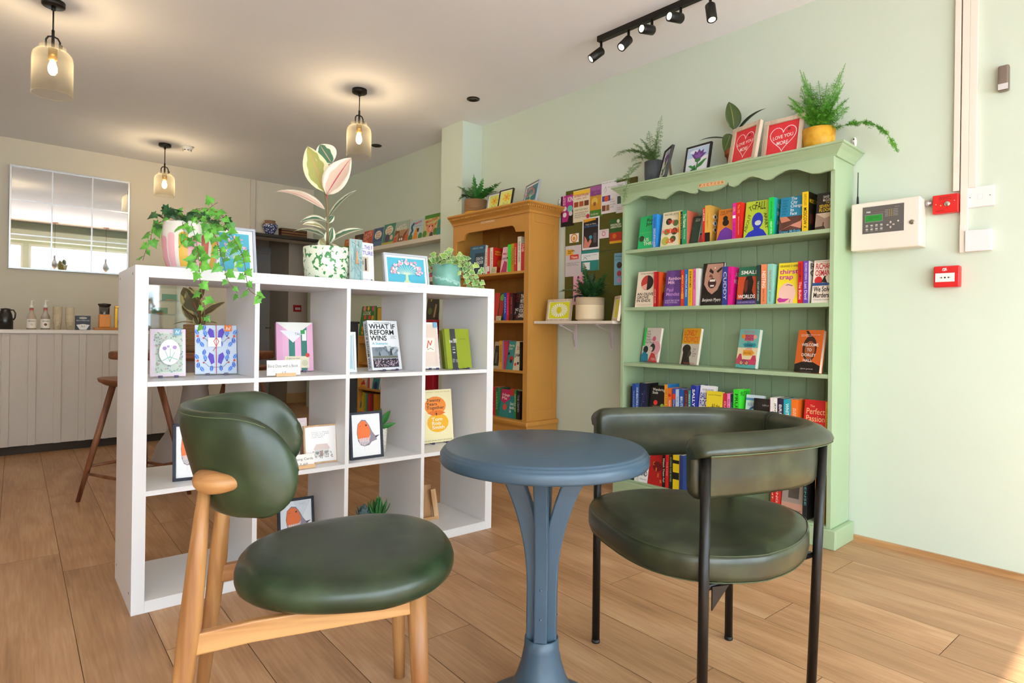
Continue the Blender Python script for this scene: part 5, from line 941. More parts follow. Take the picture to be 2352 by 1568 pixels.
flyer(1316, 440, 1354, 512, '#e9dfc4', 'cream flyer with a row of food photos on the pinboard', [('r', 0, .86, 1, .98, '#f0c62c'), ('t', .5, .82, .86, .1, 'SATURDAY 9TH JUNE', '#d83a1c', 0, .05), ('t', .5, .73, .6, .05, '12PM - 3PM', '#d83a1c'), ('r', .06, .48, .32, .64, '#a84a24'), ('r', .37, .48, .63, .64, '#b5582c'), ('r', .68, .48, .94, .64, '#6f3a1c'), ('t', .5, .38, .8, .05, 'STREET FOOD MARKET', '#5a7a2c'), ('t', .5, .22, .8, .2, 'come along for food\nand music all day\nbring your friends', '#6b6450'), ('c', .9, .14, .1, '#c22a5c')], off=.006)
flyer(1354, 430, 1383, 500, '#d49a2c', 'colourful storybook flyer with a purple top on the pinboard', [('r', 0, .7, 1, 1, '#a0559c'), ('t', .5, .78, .8, .2, 'Spring\nStories', '#6c2a7c', 0, .04), ('c', .4, .5, .25, '#e6c85a'), ('c', .4, .42, .12, '#9a5a34'), ('r', 0, 0, 1, .22, '#4c8a2c'), ('t', .4, .1, .6, .08, 'free kids event', '#e8f0d0')], off=.004)
flyer(1381, 419, 1415, 492, '#eceaf0', 'white newsletter sheet with red and blue photos on the pinboard', [('t', .5, .95, .9, .03, 'MARCH LEVEL CRAFT TUTORS', '#555'), ('l', [(.15, .72), (.3, .84), (.32, .7), (.2, .66)], .015, '#777'), ('t', .7, .8, .5, .04, 'the crossing', '#555'), ('r', .05, .38, .6, .55, '#3a3f9a'), ('c', .35, .46, .16, '#d8502c'), ('r', .05, .08, .3, .26, '#7a3a1c'), ('r', .34, .08, .55, .26, '#9a6a3c'), ('t', .78, .3, .36, .3, 'lines\nof text\nin print\nsmall', '#999')], off=.006)
flyer(1415, 420, 1440, 490, '#e6e4ea', 'second newsletter sheet half hidden behind the green bookcase', [('t', .4, .9, .5, .06, 'CRAFT', '#555'), ('r', .1, .3, .5, .55, '#26514a'), ('t', .4, .15, .6, .1, 'text\ntext', '#999')], off=.003)
flyer(1337, 502, 1376, 575, '#eeedf2', 'black and white bordered poster with an arm holding a globe', [('r', .07, .06, .93, .95, '#201e24'), ('p', [(.08, .86), (.8, .9), (.76, .96), (.1, .95)], '#e8a21c'), ('t', .5, .78, .62, .05, 'Help to Make', '#f2efe8'), ('t', .5, .72, .8, .05, 'CULTURE TO CENTRE', '#3a8ac8', 0, .03), ('p', [(.1, .06), (.4, .06), (.56, .24), (.5, .34), (.34, .22), (.24, .36), (.14, .44)], '#dd8a78'), ('c', .5, .38, .09, '#3aa0c0'), ('r', .66, .2, .84, .5, '#55525c')], off=.006)
flyer(1308, 538, 1329, 558, '#f4f1ec', 'small square card with an orange ring on the pinboard', [('c', .5, .5, .36, '#d98a2c'), ('c', .5, .5, .26, '#f6ead6'), ('c', .5, .45, .16, '#d9983c')], off=.004)
flyer(1377, 528, 1398, 548, '#f0e2e4', 'tiny pale pink card with a heart on the pinboard', [('t', .45, .84, .7, .1, 'thanks all', '#a88'), ('c', .45, .5, .2, '#d8607a'), ('c', .45, .5, .14, '#f0e2e4')], off=.004)
flyer(1400, 505, 1428, 560, '#2f6a2c', 'green and red fiesta flyer touching the green bookcase', [('r', 0, 0, 1, .45, '#b8321c'), ('r', 0, 0, 1, .1, '#e8b01c'), ('t', .5, .72, .9, .18, 'WINDRUSH\nLIBERATION', '#f4efe0', 0, .04), ('c', .7, .9, .12, '#f0ece0'), ('c', .4, .3, .16, '#e0701c')], off=.004)
flyer(1298, 566, 1334, 636, '#d4cdd2', 'grey flyer headed Spanish with with speech bubbles', [('t', .35, .8, .5, .1, 'Spanish\nwith', '#1a1715', 0, .04), ('r', .06, .7, .5, .88, '#e8b02c'), ('r', .3, .55, .85, .7, '#d8402c'), ('t', .35, .8, .4, .12, 'Spanish\nwith', '#1a1715', 0, .04), ('t', .58, .62, .4, .08, 'Yleana', '#f6e8d8', 0, .03), ('t', .5, .4, .84, .12, 'classes for all levels\nin the shop on\nTuesday evenings', '#4a4442')], off=.004)
flyer(1335, 577, 1375, 623, '#eef2f2', 'white and teal notice below the globe poster', [('r', 0, .86, 1, 1, '#1c8a86'), ('r', 0, 0, 1, .5, '#1c8a86'), ('r', .08, .05, .5, .42, '#eef2f2'), ('t', .5, .74, .8, .1, 'in the next session\nwe will be', '#567'), ('l', [(.1, .56), (.22, .68), (.34, .56)], .02, '#345')], off=.005)
flyer(1410, 582, 1430, 655, '#7ab4d0', 'blue leaflet half hidden by the green bookcase', [('t', .5, .9, .7, .06, 'Firsts', '#1c4a7a', 0, .04), ('c', .6, .62, .3, '#3a2a24'), ('c', .6, .36, .26, '#b8404c'), ('c', .6, .15, .26, '#c79ac8'), ('t', .5, .8, .8, .05, 'little steps\nfor little feet', '#1c4a7a')], off=.004)
flyer(1316, 626, 1345, 700, '#efb6cc', 'long pink leaflet hanging over the bottom of the pinboard', [('c', .4, .84, .08, '#5c2a8a'), ('t', .6, .82, .4, .05, 'Pride', '#a83a7c'), ('c', .6, .6, .22, '#c05aa0'), ('r', .1, .1, .9, .3, '#3a3a8a'), ('c', .4, .2, .12, '#e84a7a'), ('c', .7, .16, .1, '#f0c22c')], off=.003)
# ------------------------------------------------------------------ wall shelf
sy0, sy1, sx0, sz = 2.53, 3.276, 3.19, 1.140
ws = thing('wall_shelf', 'narrow white wall shelf on metal brackets between the two bookcases', 'wall shelf', (XW, (sy0+sy1)/2, sz))
MB().box(sx0-XW, -.001, sy0-(sy0+sy1)/2, (sy1-sy0)/2, -.02, 0).build('board', M('#ddd0c0', .5), ws, bevel=.0015)
for px in (1321, 1405):
    y = atx(px, 780, XW-.01).y-(sy0+sy1)/2; yb = .0
    MB().box(-.006, -.001, y-.012, y+.012, -.21, -.021).box(-.2, -.006, y-.010, y+.010, -.027, -.021).tube([(-.01, y, -.19), (-.03, y, -.08), (-.18, y, -.028)], .004, 6).build('bracket', M('#e3d9de', .4), ws)
def sframe(l, r_, by, x, h, label, items, **k):
    p = atx(l, by, x); p.z = sz+.0005; yr = atx(r_, by, x).y
    return pframe(Tface(p, rad(k.pop('lean', 8)), rad(k.pop('yaw', 0))), p.y-yr, h, .016, .02, m_nat, label, items, strut=True, **k)
sframe(1253, 1308, 733, 3.25, .165, 'pale wooden frame with a white daisy on yellow on the wall shelf', [('r', 0, 0, 1, 1, '#dfe01c')]+[('p', [(.5, .5), (.5+.42*cos(a-.1), .5+.42*sin(a-.1)), (.5+.42*cos(a+.1), .5+.42*sin(a+.1))], '#f6f6ec') for a in [k*pi/10 for k in range(20)]]+[('c', .5, .5, .13, '#dfd21c')], mount='#f6f5ea', mw=.006)
sframe(1404, 1440, 731, 3.28, .17, 'second pale wooden frame on the wall shelf, cut off by the green bookcase', [('r', 0, 0, 1, 1, '#dfe01c')], mount='#f6f5ea', mw=.006, yaw=-35)
b = under(1355, sz, 3.32); r, h = ppot(1322, 1388, 676, 730, b)
t = thing('potted_fern', 'dark fern in a two-tone cream pot on the wall shelf', 'potted plant', b)
MB().lathe([(0, 0), (r*.82, 0), (r*.84, .006), (r*.98, .012), (r, .02), (r, h*.68)], 40, cap=False).lathe([(0, .0), (r*.82, 0)], 40).build('pot', M('#dfc9a4', .6), t)
MB().lathe([(r, h*.68), (r+.001, h*.7), (r+.001, h), (r-.006, h), (r-.006, h*.68)], 40, cap=False).build('pot_band', ramp_mat('ribbed_clay', ['#a89272', '#cdb998'], tex='wave', scale=40, rough=.8), t)
MB().lathe([(0, h-.02), (r-.006, h-.02), (0, h-.01)], 20).build('soil', m_soil, t)
top = b+Vector((0, 0, h-.01)); fr = []; rnd = random.Random(11)
for px, py, bow in ((1283, 671, .3), (1300, 690, .3), (1310, 655, .3), (1340, 602, -.02), (1345, 635, .0), (1325, 640, .15), (1360, 625, .05), (1375, 640, .1), (1395, 625, .1), (1400, 650, .2), (1405, 670, .3), (1370, 610, .03), (1350, 655, .1), (1330, 665, .3), (1385, 660, .3), (1362, 650, .1)):
    q = atx(px, py, 3.32+rnd.uniform(-.1, .08)); fr.append((top+Vector((rnd.uniform(-.02, .02), rnd.uniform(-.03, .03), 0)), q, bow))
for k in range(30): a = rnd.uniform(0, 6.3); fr.append((top, top+Vector((.1*cos(a), .12*sin(a), rnd.uniform(.02, .13))), .25))
fern_fronds(fr, .034, 'pinna', rnd, 1.3).build('foliage', [m_fernd, m_stemg], t, world=True)
# ================================================================== ochre bookcase
m_oc = M('#c48a3c', .42, bump=.03, bscale=30, var=.03, vscale=5); m_ocb = M('#a8702c', .55)
OX = 3.137; OXB = XW-.006; oy0 = atx(1213, 700, OX).y; oy1 = 4.235; OT = 2.03; sw = .02
ob = thing('bookcase', 'tall ochre painted bookcase with dentil cornice standing against the pilaster', 'bookcase', (OX, (oy0+oy1)/2, 0))
for y in (oy0+.004, oy1-.024): MB().box(OX+.004, OXB, y, y+sw, .38, OT-.03).build('side_panel', m_oc, ob, **W_)
for y0_, y1_ in ((oy0, oy0+.05), (oy1-.05, oy1)): MB().box(OX, OX+.018, y0_, y1_, .38, OT-.05).build('stile', m_oc, ob, **W_)
m = MB()
for a, b in ((OX+.0185, OX+.06), (OXB-.05, OXB)): m.box(a, b, oy0, oy0+.006, .38, OT-.05)
m.box(OX+.06, OXB-.05, oy0, oy0+.006, .38, .46).box(OX+.06, OXB-.05, oy0, oy0+.006, OT-.14, OT-.05).build('side_frame', m_oc, ob, **W_)
OZ = [1.523, 1.145, .761, .385]
for z in OZ[:3]: MB().box(OX+.006, OXB-.012, oy0+.024, oy1-.024, z-.02, z).build('shelf', m_oc, ob, **W_)
MB().box(OX-.03, OXB, oy0-.03, oy1, .345, .385).build('waist_moulding', m_oc, ob, world=True, bevel=.012)
MB().box(OX-.012, OXB, oy0-.012, oy1, .0, .345).box(OX-.022, OXB, oy0-.022, oy1, 0, .08).build('base_cabinet', m_oc, ob, **W_)
for k in (0, 1):
    a = oy0+.03+k*(oy1-oy0)/2; d_ = MB().box(OX-.02, OX-.0122, a, a+(oy1-oy0)/2-.06, .11, .325).build('drawer', m_oc, ob, **W_)
    MB().lathe([(0, 0), (.008, 0), (.009, .012), (.014, .02), (0, .028)], 14, T=Tm((OX-.02, a+(oy1-oy0)/4-.03, .22), ry=-pi/2)).build('knob', m_oc, d_, world=True)
m = MB(); nb = 8; w = (oy1-oy0-.04)/nb
for i in range(nb): a = oy0+.02+i*w; m.box(OXB-.012, OXB-.002, a+.001, a+w-.001, .385, OT-.04)
m.build('back_boards', m_ocb, ob, world=True)
prof = [(0, -.075), (.010, -.075), (.014, -.058), (.022, -.05), (.045, -.026), (.05, -.024), (.062, -.016), (.066, -.010), (.066, 0), (0, 0)]
m = MB(); m.loft([[Vector((x+sx*q, y+sy*q, OT+z)) for q, z in prof] for x, y, sx, sy in ((OXB, oy0, 0, -1), (OX, oy0, -1, -1), (OX, oy1, -1, 0))], smooth=False).build('cornice', m_oc, ob, world=True)
m = MB(); n = 62
for i in range(n):
    y = oy0-.04+(oy1-oy0+.04)*i/n; m.box(OX-.052, OX-.034, y, y+.009, OT-.036, OT-.024)
for i in range(18):
    x = OX-.04+i*.0205; m.box(x, x+.009, oy0-.052, oy0-.034, OT-.036, OT-.024)
m.build('dentils', m_oc, ob, world=True)
box1('top_board', (OX, OXB, oy0, oy1, OT-.05, OT-.002), m_oc, ob, True)
z1_, z2_ = 1.878, 1.835   # arch and shoulder heights of the fascia
pl = [(-oy1+.05, z2_-.02), (-oy1+.15, z2_-.012), (-oy1+.165, z1_-.02), (-oy1+.19, z1_-.004), (-oy1+.22, z1_), (-oy0-.22, z1_), (-oy0-.19, z1_-.004), (-oy0-.165, z1_-.02), (-oy0-.15, z2_-.012), (-oy0-.05, z2_-.02), (-oy0-.05, OT-.06), (-oy1+.05, OT-.06)]
MB().prism(pl, Matrix(((0, 0, -1, OX+.018), (-1, 0, 0, 0), (0, 1, 0, 0), (0, 0, 0, 1))), .018).build('fascia', m_oc, ob, **W_)
for i, c_ in enumerate('NONFICTION'):
    px = 1104+i*3.15; y0_ = atx(px, 510, OX-.004).y; y1_ = atx(px+3.2, 510, OX-.004).y; z = atx(px, 511.5-i*.55, OX-.004).z
    t = thing('letter_tile', 'tiny pale letter tile on the ochre bookcase fascia, %s from the left' % ('first second third fourth fifth sixth seventh eighth ninth tenth'.split()[i]), 'letter tile', mat=Tface((OX-.0005, y0_, z-.009), 0), group='letter tiles on the ochre bookcase'); s_ = y0_-y1_
    MB().box(0, s_, 0, s_, 0, .003).build('tile', M('#e2b98c', .5), t); printed(t, Matrix.Translation((0, 0, .003)), s_, s_, [('t', .48, .52, .45 if c_ != 'I' else .12, .6, c_, '#5a3a24', 0, .02)], tname='letter')
XO = OX+.03; go = 'books in the ochre bookcase'
def card(px, pyb, w, h, x, z, label, lines):
    p = atx(px, pyb, x); t = thing('shelf_card', label, 'shelf card', mat=Tface((x, p.y, z), rad(4))); MB().box(0, w, 0, h, -.002, 0).build('card', M('#cfc69c', .8), t)
    printed(t, Matrix.Identity(4), w, h, [('t', .5, .5, .8, .6, lines, '#6a6248')])
row([
 ('F', 1074, 1108, 567, '#1f5a7a', 'dark blue hardback with a city skyline', o(lean=6, t=.03, fr=[('t', .5, .92, .7, .06, 'KEIGO ABE', '#a8c8d8'), ('r', .36, 0, 1, .74, '#143848'), ('t', .7, .42, .5, .36, 'DEATH\nUNDER\nTHE', '#e6eef0', 0, .02)])),
 ('S', 1113, 1118, 571, '#e6e0d6', 'white spine with red lettering, thin', o(sp=sp('QUIET', '#b8302c', .6))),
 ('S', 1118, 1123, 570, '#d8453a', 'coral red spine', o(sp=[('r', 0, .1, 1, .3, '#eee')])),
 ('S', 1124, 1131, 569, '#e9e2d4', 'cream spine with a scarlet cover', o(sp=sp('NINA ALLAN', '#a33', .6, .4), cc='#d8281c', fr=[('t', .5, .8, .7, .16, 'NINA\nALLAN', '#f0b02c', 0, .03), ('c', .6, .4, .25, '#e8701c')])),
 ('F', 1147, 1164, 568, '#e7b6c0', 'pink paperback with red script', o(fr=[('t', .5, .72, .85, .12, 'Mary', '#c81c3c', 0, .03, .3), ('t', .5, .56, .9, .1, 'Look Me', '#1a1212', 0, .03, .2), ('p', [(.1, 0), (.9, 0), (.8, .4), (.4, .46)], '#b82a5a')])),
 ('S', 1164.5, 1172, 562, '#2fd23a', 'neon green spine', o()),
 ('S', 1172.3, 1179, 560, '#b8941c', 'old gold spine', o(sp=sp('TREASURE', '#6a5010', .6))),
 ('S', 1179.5, 1185, 559, '#d02a2c', 'red spine beside the cream one', o(sp=sp('MADAME', '#f0d0c8', .6))),
 ('S', 1187, 1195, 544, '#e9dfc8', 'tall cream spine', o(sp=sp('NEW YORK', '#3a2c1c', .6, .4))),
 ('S', 1195.5, 1203, 560, '#cf2229', 'crimson spine at the right end', o(sp=sp('THE', '#f2d8d0', .3, .6, .85, .03))),
], XO, OZ[0], 'on the top shelf of the ochre bookcase', go)
row([
 ('F', 1130, 1156, 674, '#1c3a24', 'black paperback with a red chilli drink', o(fr=[('r', 0, 0, .45, 1, '#c8251f'), ('p', [(.55, .1), (.85, .1), (.95, .8), (.5, .8)], '#a8281c'), ('c', .7, .84, .2, '#6aa83a')])),
 ('S', 1157, 1163, 672, '#2444b8', 'bright blue spine', o(sp=sp('JOANA', '#cfe', .6))),
 ('S', 1163.3, 1169, 672, '#c82020', 'thin red spine', o(sp=sp('BRIDGERS', '#f3c', .7))),
 ('S', 1171, 1178, 673, '#3a1416', 'dark oxblood spine', o(sp=sp('DARK DAYS', '#e05a4a', .6, .5))),
 ('F', 1177, 1190, 671, '#1d1212', 'black paperback with thin red lettering', o(ws=1.2, x=.008, fr=[('t', .5, .78, .8, .26, 'Ha\nCo', '#a82a24'), ('t', .5, .32, .7, .22, 'NOR\nF', '#f2eee6', 0, .03), ('c', .7, .12, .2, '#d8402c')])),
 ('F', 1189, 1203, 670, '#141212', 'black paperback with loud white lettering', o(x=-.004, ws=1.1, fr=[('t', .55, .5, .9, .8, 'THE\nWITH\nLOUD\nVOICE\nDARE', '#efe9dc', 0, .04)])),
], XO, OZ[1], 'on the second shelf of the ochre bookcase', go)
row([
 ('F', 1132, 1147, 785, '#b8a690', 'framed looking cover with a dark photograph', o(fr=[('r', .1, .1, .9, .85, '#2a2420'), ('r', .3, .2, .6, .6, '#6a5a48')])),
 ('S', 1148, 1155, 782, '#e2a52a', 'yellow spine', o(sp=sp('INTERMEZZO', '#5a3a0a', .6, .5))),
 ('S', 1155.3, 1158.5, 782, '#9a86b8', 'thin lilac spine', o()),
 ('S', 1158.8, 1163, 783, '#c8384a', 'raspberry spine', o(sp=sp('TOGETHER', '#f3d', .6))),
 ('F', 1163.5, 1183, 784, '#2f8a86', 'teal paperback with a red shape', o(fr=[('t', .4, .8, .6, .2, 'Berna\nEvar', '#e0d8b0', 0, .02), ('c', .5, .38, .22, '#b8281f'), ('c', .15, .56, .12, '#141414'), ('c', .5, .3, .15, '#191414')])),
 ('F', 1181, 1194, 784, '#d8cfae', 'cream paperback with red and black lettering', o(x=-.006, ws=1.1, fr=[('t', .6, .76, .6, .12, 'Per\nEve', '#c8281f', 0, .04), ('t', .5, .5, .9, .14, 'JAM', '#15120f', 0, .05), ('c', .3, .2, .18, '#d8402c'), ('c', .7, .24, .16, '#1a1512')])),
 ('S', 1195, 1200, 785, '#15120f', 'black spine at the right', o()),
], XO, OZ[2], 'on the third shelf of the ochre bookcase', go)
row([
 ('S', 1134, 1141, 888, '#c8242c', 'red spine with black letters', o(sp=sp('FORTY', '#1a1a1a', .6, .5))),
 ('S', 1141.5, 1147, 890, '#2a7a4a', 'green spine', o(sp=sp('GREEN', '#8e8', .6))),
 ('F', 1148, 1172, 894, '#2a8a86', 'teal and pink hardback', o(t=.03, fr=[('p', [(0, .6), (.4, .48), (1, .7), (1, 1), (0, 1)], '#c8245a'), ('t', .5, .74, .7, .22, 'Hap\nPla', '#f2dfe2', 0, .03), ('c', .5, .36, .2, '#d8503c')])),
 ('F', 1170, 1183, 893, '#1f7f86', 'turquoise paperback with a red top', o(x=-.004, ws=1.2, fr=[('r', 0, .75, 1, 1, '#c8382c'), ('t', .5, .36, .8, .36, 'Great Big\nBeautiful\nLife', '#eef2e8', 0, .03)])),
 ('S', 1184, 1188.5, 895, '#3a8a2c', 'leaf green spine', o(sp=sp('NATURE OF', '#dfd', .6, .5))),
 ('S', 1188.8, 1198, 897, '#171716', 'black spine with small white letters', o(sp=sp('THE CRIMES', '#bbb', .6, .4))),
], XO, OZ[3], 'on the bottom shelf of the ochre bookcase', go)
card(1128, 610, .065, .05, OX+.012, OZ[0], 'handwritten cream shelf card on the top ochre shelf', 'staff pick\nread this\nwonderful')
card(1139, 720, .06, .035, OX+.012, OZ[1], 'handwritten cream shelf card on the second ochre shelf', 'Love it\nstaff')
# on top of it
b = under(1090, OT, 3.27); r, h = ppot(1065, 1117, 457, 497, b)
t = thing('potted_fern', 'sword fern in a rope basket with a yellow base on the ochre bookcase', 'potted plant', b)
m_rope = ramp_mat('rope', ['#7a5634', '#a67c50', '#c59c6c'], tex='wave', scale=55, stretch=(.15, .15, 1), rough=.9, bump=.8, dist=1.5)
MB().lathe([(0, 0), (r*.92, 0), (r*.98, h*.3)], 40, cap=False).build('pot_base', M('#e0a21c', .8, bump=.4, bscale=120), t); MB().lathe([(r*.98, h*.3), (r*1.02, h*.6), (r, h), (r-.008, h), (r-.01, h*.7)], 40, cap=False).build('basket', m_rope, t)
MB().lathe([(0, h-.02), (r-.008, h-.02), (0, h-.01)], 20).build('soil', m_soil, t)
top = b+Vector((0, 0, h-.01)); fr = []; rnd = random.Random(4)
for px, py, bow in ((1088, 399, -.05), (1110, 408, -.02), (1152, 418, .1), (1050, 428, .2), (1052, 463, .5), (1062, 440, .3), (1075, 430, .15), (1100, 428, .05), (1120, 430, .1), (1130, 445, .3), (1135, 432, .2), (1070, 455, .4), (1085, 425, .05), (1145, 440, .2)):
    fr.append((top+Vector((rnd.uniform(-.02, .02), rnd.uniform(-.03, .03), 0)), atx(px, py, 3.27+rnd.uniform(-.06, .06)), bow))
fern_fronds(fr, .036, 'pinna', rnd, 1.2).build('foliage', [m_fern, m_stemg], t, world=True)
daff = [('r', 0, 0, 1, 1, '#dfe27a')]+[('l', [(x, 0), (x+.04, h_)], .03, '#4a9a3a') for x, h_ in ((.2, .3), (.3, .42), (.42, .36), (.55, .3), (.65, .4))]+[('p', [(.58+.0, .66), (.58+.3*cos(a-.35), .66+.2*sin(a-.35)), (.58+.36*cos(a), .66+.24*sin(a)), (.58+.3*cos(a+.35), .66+.2*sin(a+.35))], '#e8b41c') for a in [k*pi/3+.3 for k in range(6)]]+[('c', .58, .66, .1, '#d8901c')]
tframe(1114, 1143, 432, 483, 3.25, m_grf, 'grey framed daffodil print, left of the two daffodil prints', daff, z=OT, lean=10, h=.185, fw=.008, mw=.012)
tframe(1140, 1171, 430, 478, 3.225, m_blk, 'black framed daffodil print overlapping the grey one', daff, z=OT, lean=11, h=.185, fw=.007, mw=.006)
random.seed(2)
tree = [('r', 0, 0, 1, 1, '#4fb3cc')]+[('l', [(.5, .1), (.5, .32), (.5+.2*cos(a)*k_, .4+.2*sin(a)*k_), (.5+.4*cos(a)*k_, .46+.42*sin(a)*k_)], .011, '#cfe2c4') for a, k_ in [(rad(d_), .9) for d_ in range(-12, 200, 16)]]+[('p', [(.4, 0), (.6, 0), (.54, .1), (.53, .36), (.47, .36), (.46, .1)], '#c6dcb4')]+[('c', .5+.42*cos(a)*q+random.uniform(-.03, .03), .48+.42*sin(a)*q+random.uniform(-.03, .03), random.uniform(.015, .03), random.choice(['#f2b8c4', '#f6dfe2', '#ec9cb0'])) for a, q in [(random.uniform(-.5, 3.6), random.uniform(.62, 1.)) for _ in range(95)]]
treer = [(a[0], *a[1:-1], {'#4fb3cc': '#2f8a9a', '#f2b8c4': '#d8848c', '#f6dfe2': '#e0a8a4', '#ec9cb0': '#c8606c'}.get(a[-1], a[-1])) for a in tree]
tframe(1198, 1247, 438, 468, 3.22, m_grf, 'grey framed blossom tree print on the ochre bookcase', treer, z=OT, yaw=-20, lean=12, h=.17, fw=.008, mw=.012)
t = thing('wood_offcut', 'thin brown wooden block lying behind the blossom tree print', 'wooden block', (3.36, oy0+.06, OT)); MB().box(-.06, .06, -.035, .03, 0, .022).build('block', wood('brown_block', '#7a4c2c', '#8c5c38', '#9c6c44'), t, bevel=.002)
# ================================================================== children's ledges beyond the pilaster
m_led = M('#ded6c6', .5); xl = 3.325
for py_, lab in ((541, 'long white picture ledge of children\'s books on the far green wall'), (637, 'lower white picture ledge beneath the children\'s book ledge')):
    z = atx(1008, py_, xl).z; t = thing('picture_ledge', lab, 'picture ledge', (XW, 5.2, z))
    MB().box(xl-XW, -.001, -.62, 2.4, -.032, 0).box(xl-XW, xl-XW+.012, -.62, 2.4, 0, .012).build('ledge', m_led, t, bevel=.0015)
    if py_ == 541: zk = z
    else: zk2 = z
gk = 'picture books on the children\'s ledge'; XK = xl+.022
def kb(*p): return list(p)
row([
 ('F', 786, 806, 551, '#c87a2c', 'orange jungle picture book', o(fr=[('t', .5, .8, .7, .1, 'ANTHOLOGY', '#f0e0b8'), ('r', .1, .1, .9, .5, '#5a7a3a')])),
 ('F', 808, 828, 541, '#4a3a30', 'brown picture book mostly behind the bookmark', o(fr=[('c', .5, .5, .3, '#8a6a4a')])),
 ('F', 829, 850, 532, '#c4503a', 'red picture book with scrawled lettering', o(fr=[('t', .5, .76, .8, .34, 'THE WILD\nBOOK OF', '#f0c8a8', 15, .02), ('c', .4, .3, .2, '#e88a5a')])),
 ('F', 851, 873, 526, '#3f5a86', 'navy picture book with a pale cloud', o(fr=[('c', .52, .64, .36, '#efe2c8', .22), ('t', .52, .74, .5, .08, 'My AMAZING', '#34507a', 5, .01), ('t', .52, .62, .42, .09, 'ADHD', '#d8502c', 0, .03), ('t', .52, .5, .36, .07, 'BRAIN', '#34507a', 0, .02), ('r', 0, 0, 1, .3, '#5a7aa4')])),
 ('F', 874, 900, 517, '#3f8a72', 'green picture book with a pale cloud', o(fr=[('c', .5, .7, .34, '#efe2c8', .22), ('t', .5, .8, .5, .07, 'My AMAZING', '#3c3a6a', 5, .01), ('t', .5, .68, .5, .1, 'AUTISTIC', '#d8602c', 0, .03), ('t', .5, .57, .36, .07, 'BRAIN', '#3c3a6a', 0, .02), ('c', .42, .34, .2, '#5a3f6c'), ('c', .78, .36, .12, '#e8c8a8'), ('r', 0, 0, 1, .16, '#c8b03a')])),
 ('F', 901, 933, 511, '#b98a62', 'picture book with long brown hare ears', o(fr=[('r', 0, .6, 1, 1, '#a8bca8'), ('t', .48, .8, .6, .1, 'Little Hare', '#f2e8d8', 6, .02), ('t', .48, .66, .72, .14, 'BRAVE', '#f0e2cc', 0, .03), ('p', [(.0, .36), (.3, .5), (.28, .1), (.44, .12), (.34, .56), (.05, .62)], '#7a4a2a'), ('p', [(.56, .12), (.68, .4), (.95, .6), (.86, .4), (.72, .1)], '#7a4a2a'), ('c', .5, .14, .18, '#8a5a34'), ('c', .44, .18, .05, '#f6f0e6'), ('c', .58, .18, .05, '#f6f0e6'), ('r', .0, .0, .2, .3, '#d8502c'), ('r', .78, 0, 1, .34, '#d85a2c')])),
 ('F', 934, 966, 508, '#b4c8cc', 'pale blue picture book titled Henry with an orange dog', o(fr=[('t', .56, .84, .66, .15, 'Henry', '#c8202c', 8, .06), ('t', .6, .7, .5, .05, 'the brave', '#3a5a7a'), ('l', [(.3, .84), (.16, .7), (.26, .5), (.14, .34)], .12, '#1f5a7a'), ('p', [(.3, .04), (.7, .04), (.62, .36), (.7, .56), (.5, .62), (.42, .4)], '#e8941c'), ('p', [(.56, .56), (.72, .58), (.7, .38), (.6, .42)], '#1a1a1a'), ('r', 0, 0, 1, .08, '#d8c83a'), ('c', .16, .16, .16, '#2a7a4a'), ('c', .86, .18, .14, '#3a8a4a')])),
 ('F', 967, 1001, 496, '#c8c07a', 'green and peach picture book with a pink pig', o(fr=[('r', 0, .84, 1, 1, '#4a8a2c'), ('t', .5, .76, .84, .13, 'Mischief', '#c8402c', 8, .03), ('c', .5, .42, .28, '#dd8a6a', .2), ('p', [(.2, .5), (.1, .64), (.32, .58)], '#c8704c'), ('p', [(.7, .58), (.92, .66), (.8, .48)], '#c8704c'), ('c', .5, .4, .1, '#e8a88c'), ('c', .4, .5, .04, '#2a1a14'), ('c', .6, .5, .04, '#2a1a14'), ('c', .14, .2, .14, '#5a8a3a'), ('c', .84, .24, .14, '#4a7a2c'), ('c', .6, .12, .12, '#4a3a4a')])),
 ('F', 1001, 1014, 505, '#1f8a72', 'teal picture book cut off by the pilaster', o(x=-.012, fr=[('p', [(.2, .5), (.9, .6), (.7, .7)], '#e8702c')])),
], XK, zk, 'on the white ledge', gk)
row([
 ('F', 984, 996, 606, '#c8301f', 'red picture book', o(fr=[('p', [(.2, .2), (.8, .3), (.6, .8)], '#2a7a9a')])),
 ('F', 996, 1010, 602, '#e0a84a', 'sandy picture book', o(fr=[('r', .1, .5, .9, .6, '#3a2a1a'), ('p', [(.2, .7), (.7, .9), (.6, .6)], '#5a3a1a')])),
], XK, zk2, 'on the lower white ledge', gk)
# low ochre children's bookcase, black cabinet and red cabinet further back
def aw(px, py, x): return atx(px, py, x)
kx = 3.12; ka, kb_ = atx(873+28, 800, kx).y, atx(822, 800, kx).y; kt = atx(850, 776, kx).z
t = thing('bookcase', 'low ochre bookcase of children\'s books seen through the white unit', 'bookcase', (kx, (ka+kb_)/2, 0))
for y in (ka, kb_-.02): MB().box(kx, XW-.01, y, y+.02, 0, kt).build('side_panel', m_oc, t, **W_)
MB().box(XW-.02, XW-.01, ka+.02, kb_-.02, 0, kt+.0).build('back', m_ocb, t, **W_); MB().box(kx-.01, XW-.01, ka-.01, kb_+.01, kt, kt+.022).build('top', m_oc, t, **W_)
MB().box(kx, kx+.015, ka+.02, kb_-.02, kt-.06, kt).build('fascia', m_oc, t, **W_)
kz = [atx(850, 834, kx).z, atx(850, 893, kx).z, atx(850, 948, kx).z]
for z in kz: MB().box(kx, XW-.02, ka+.02, kb_-.02, z-.02, z).build('shelf', m_oc, t, **W_)
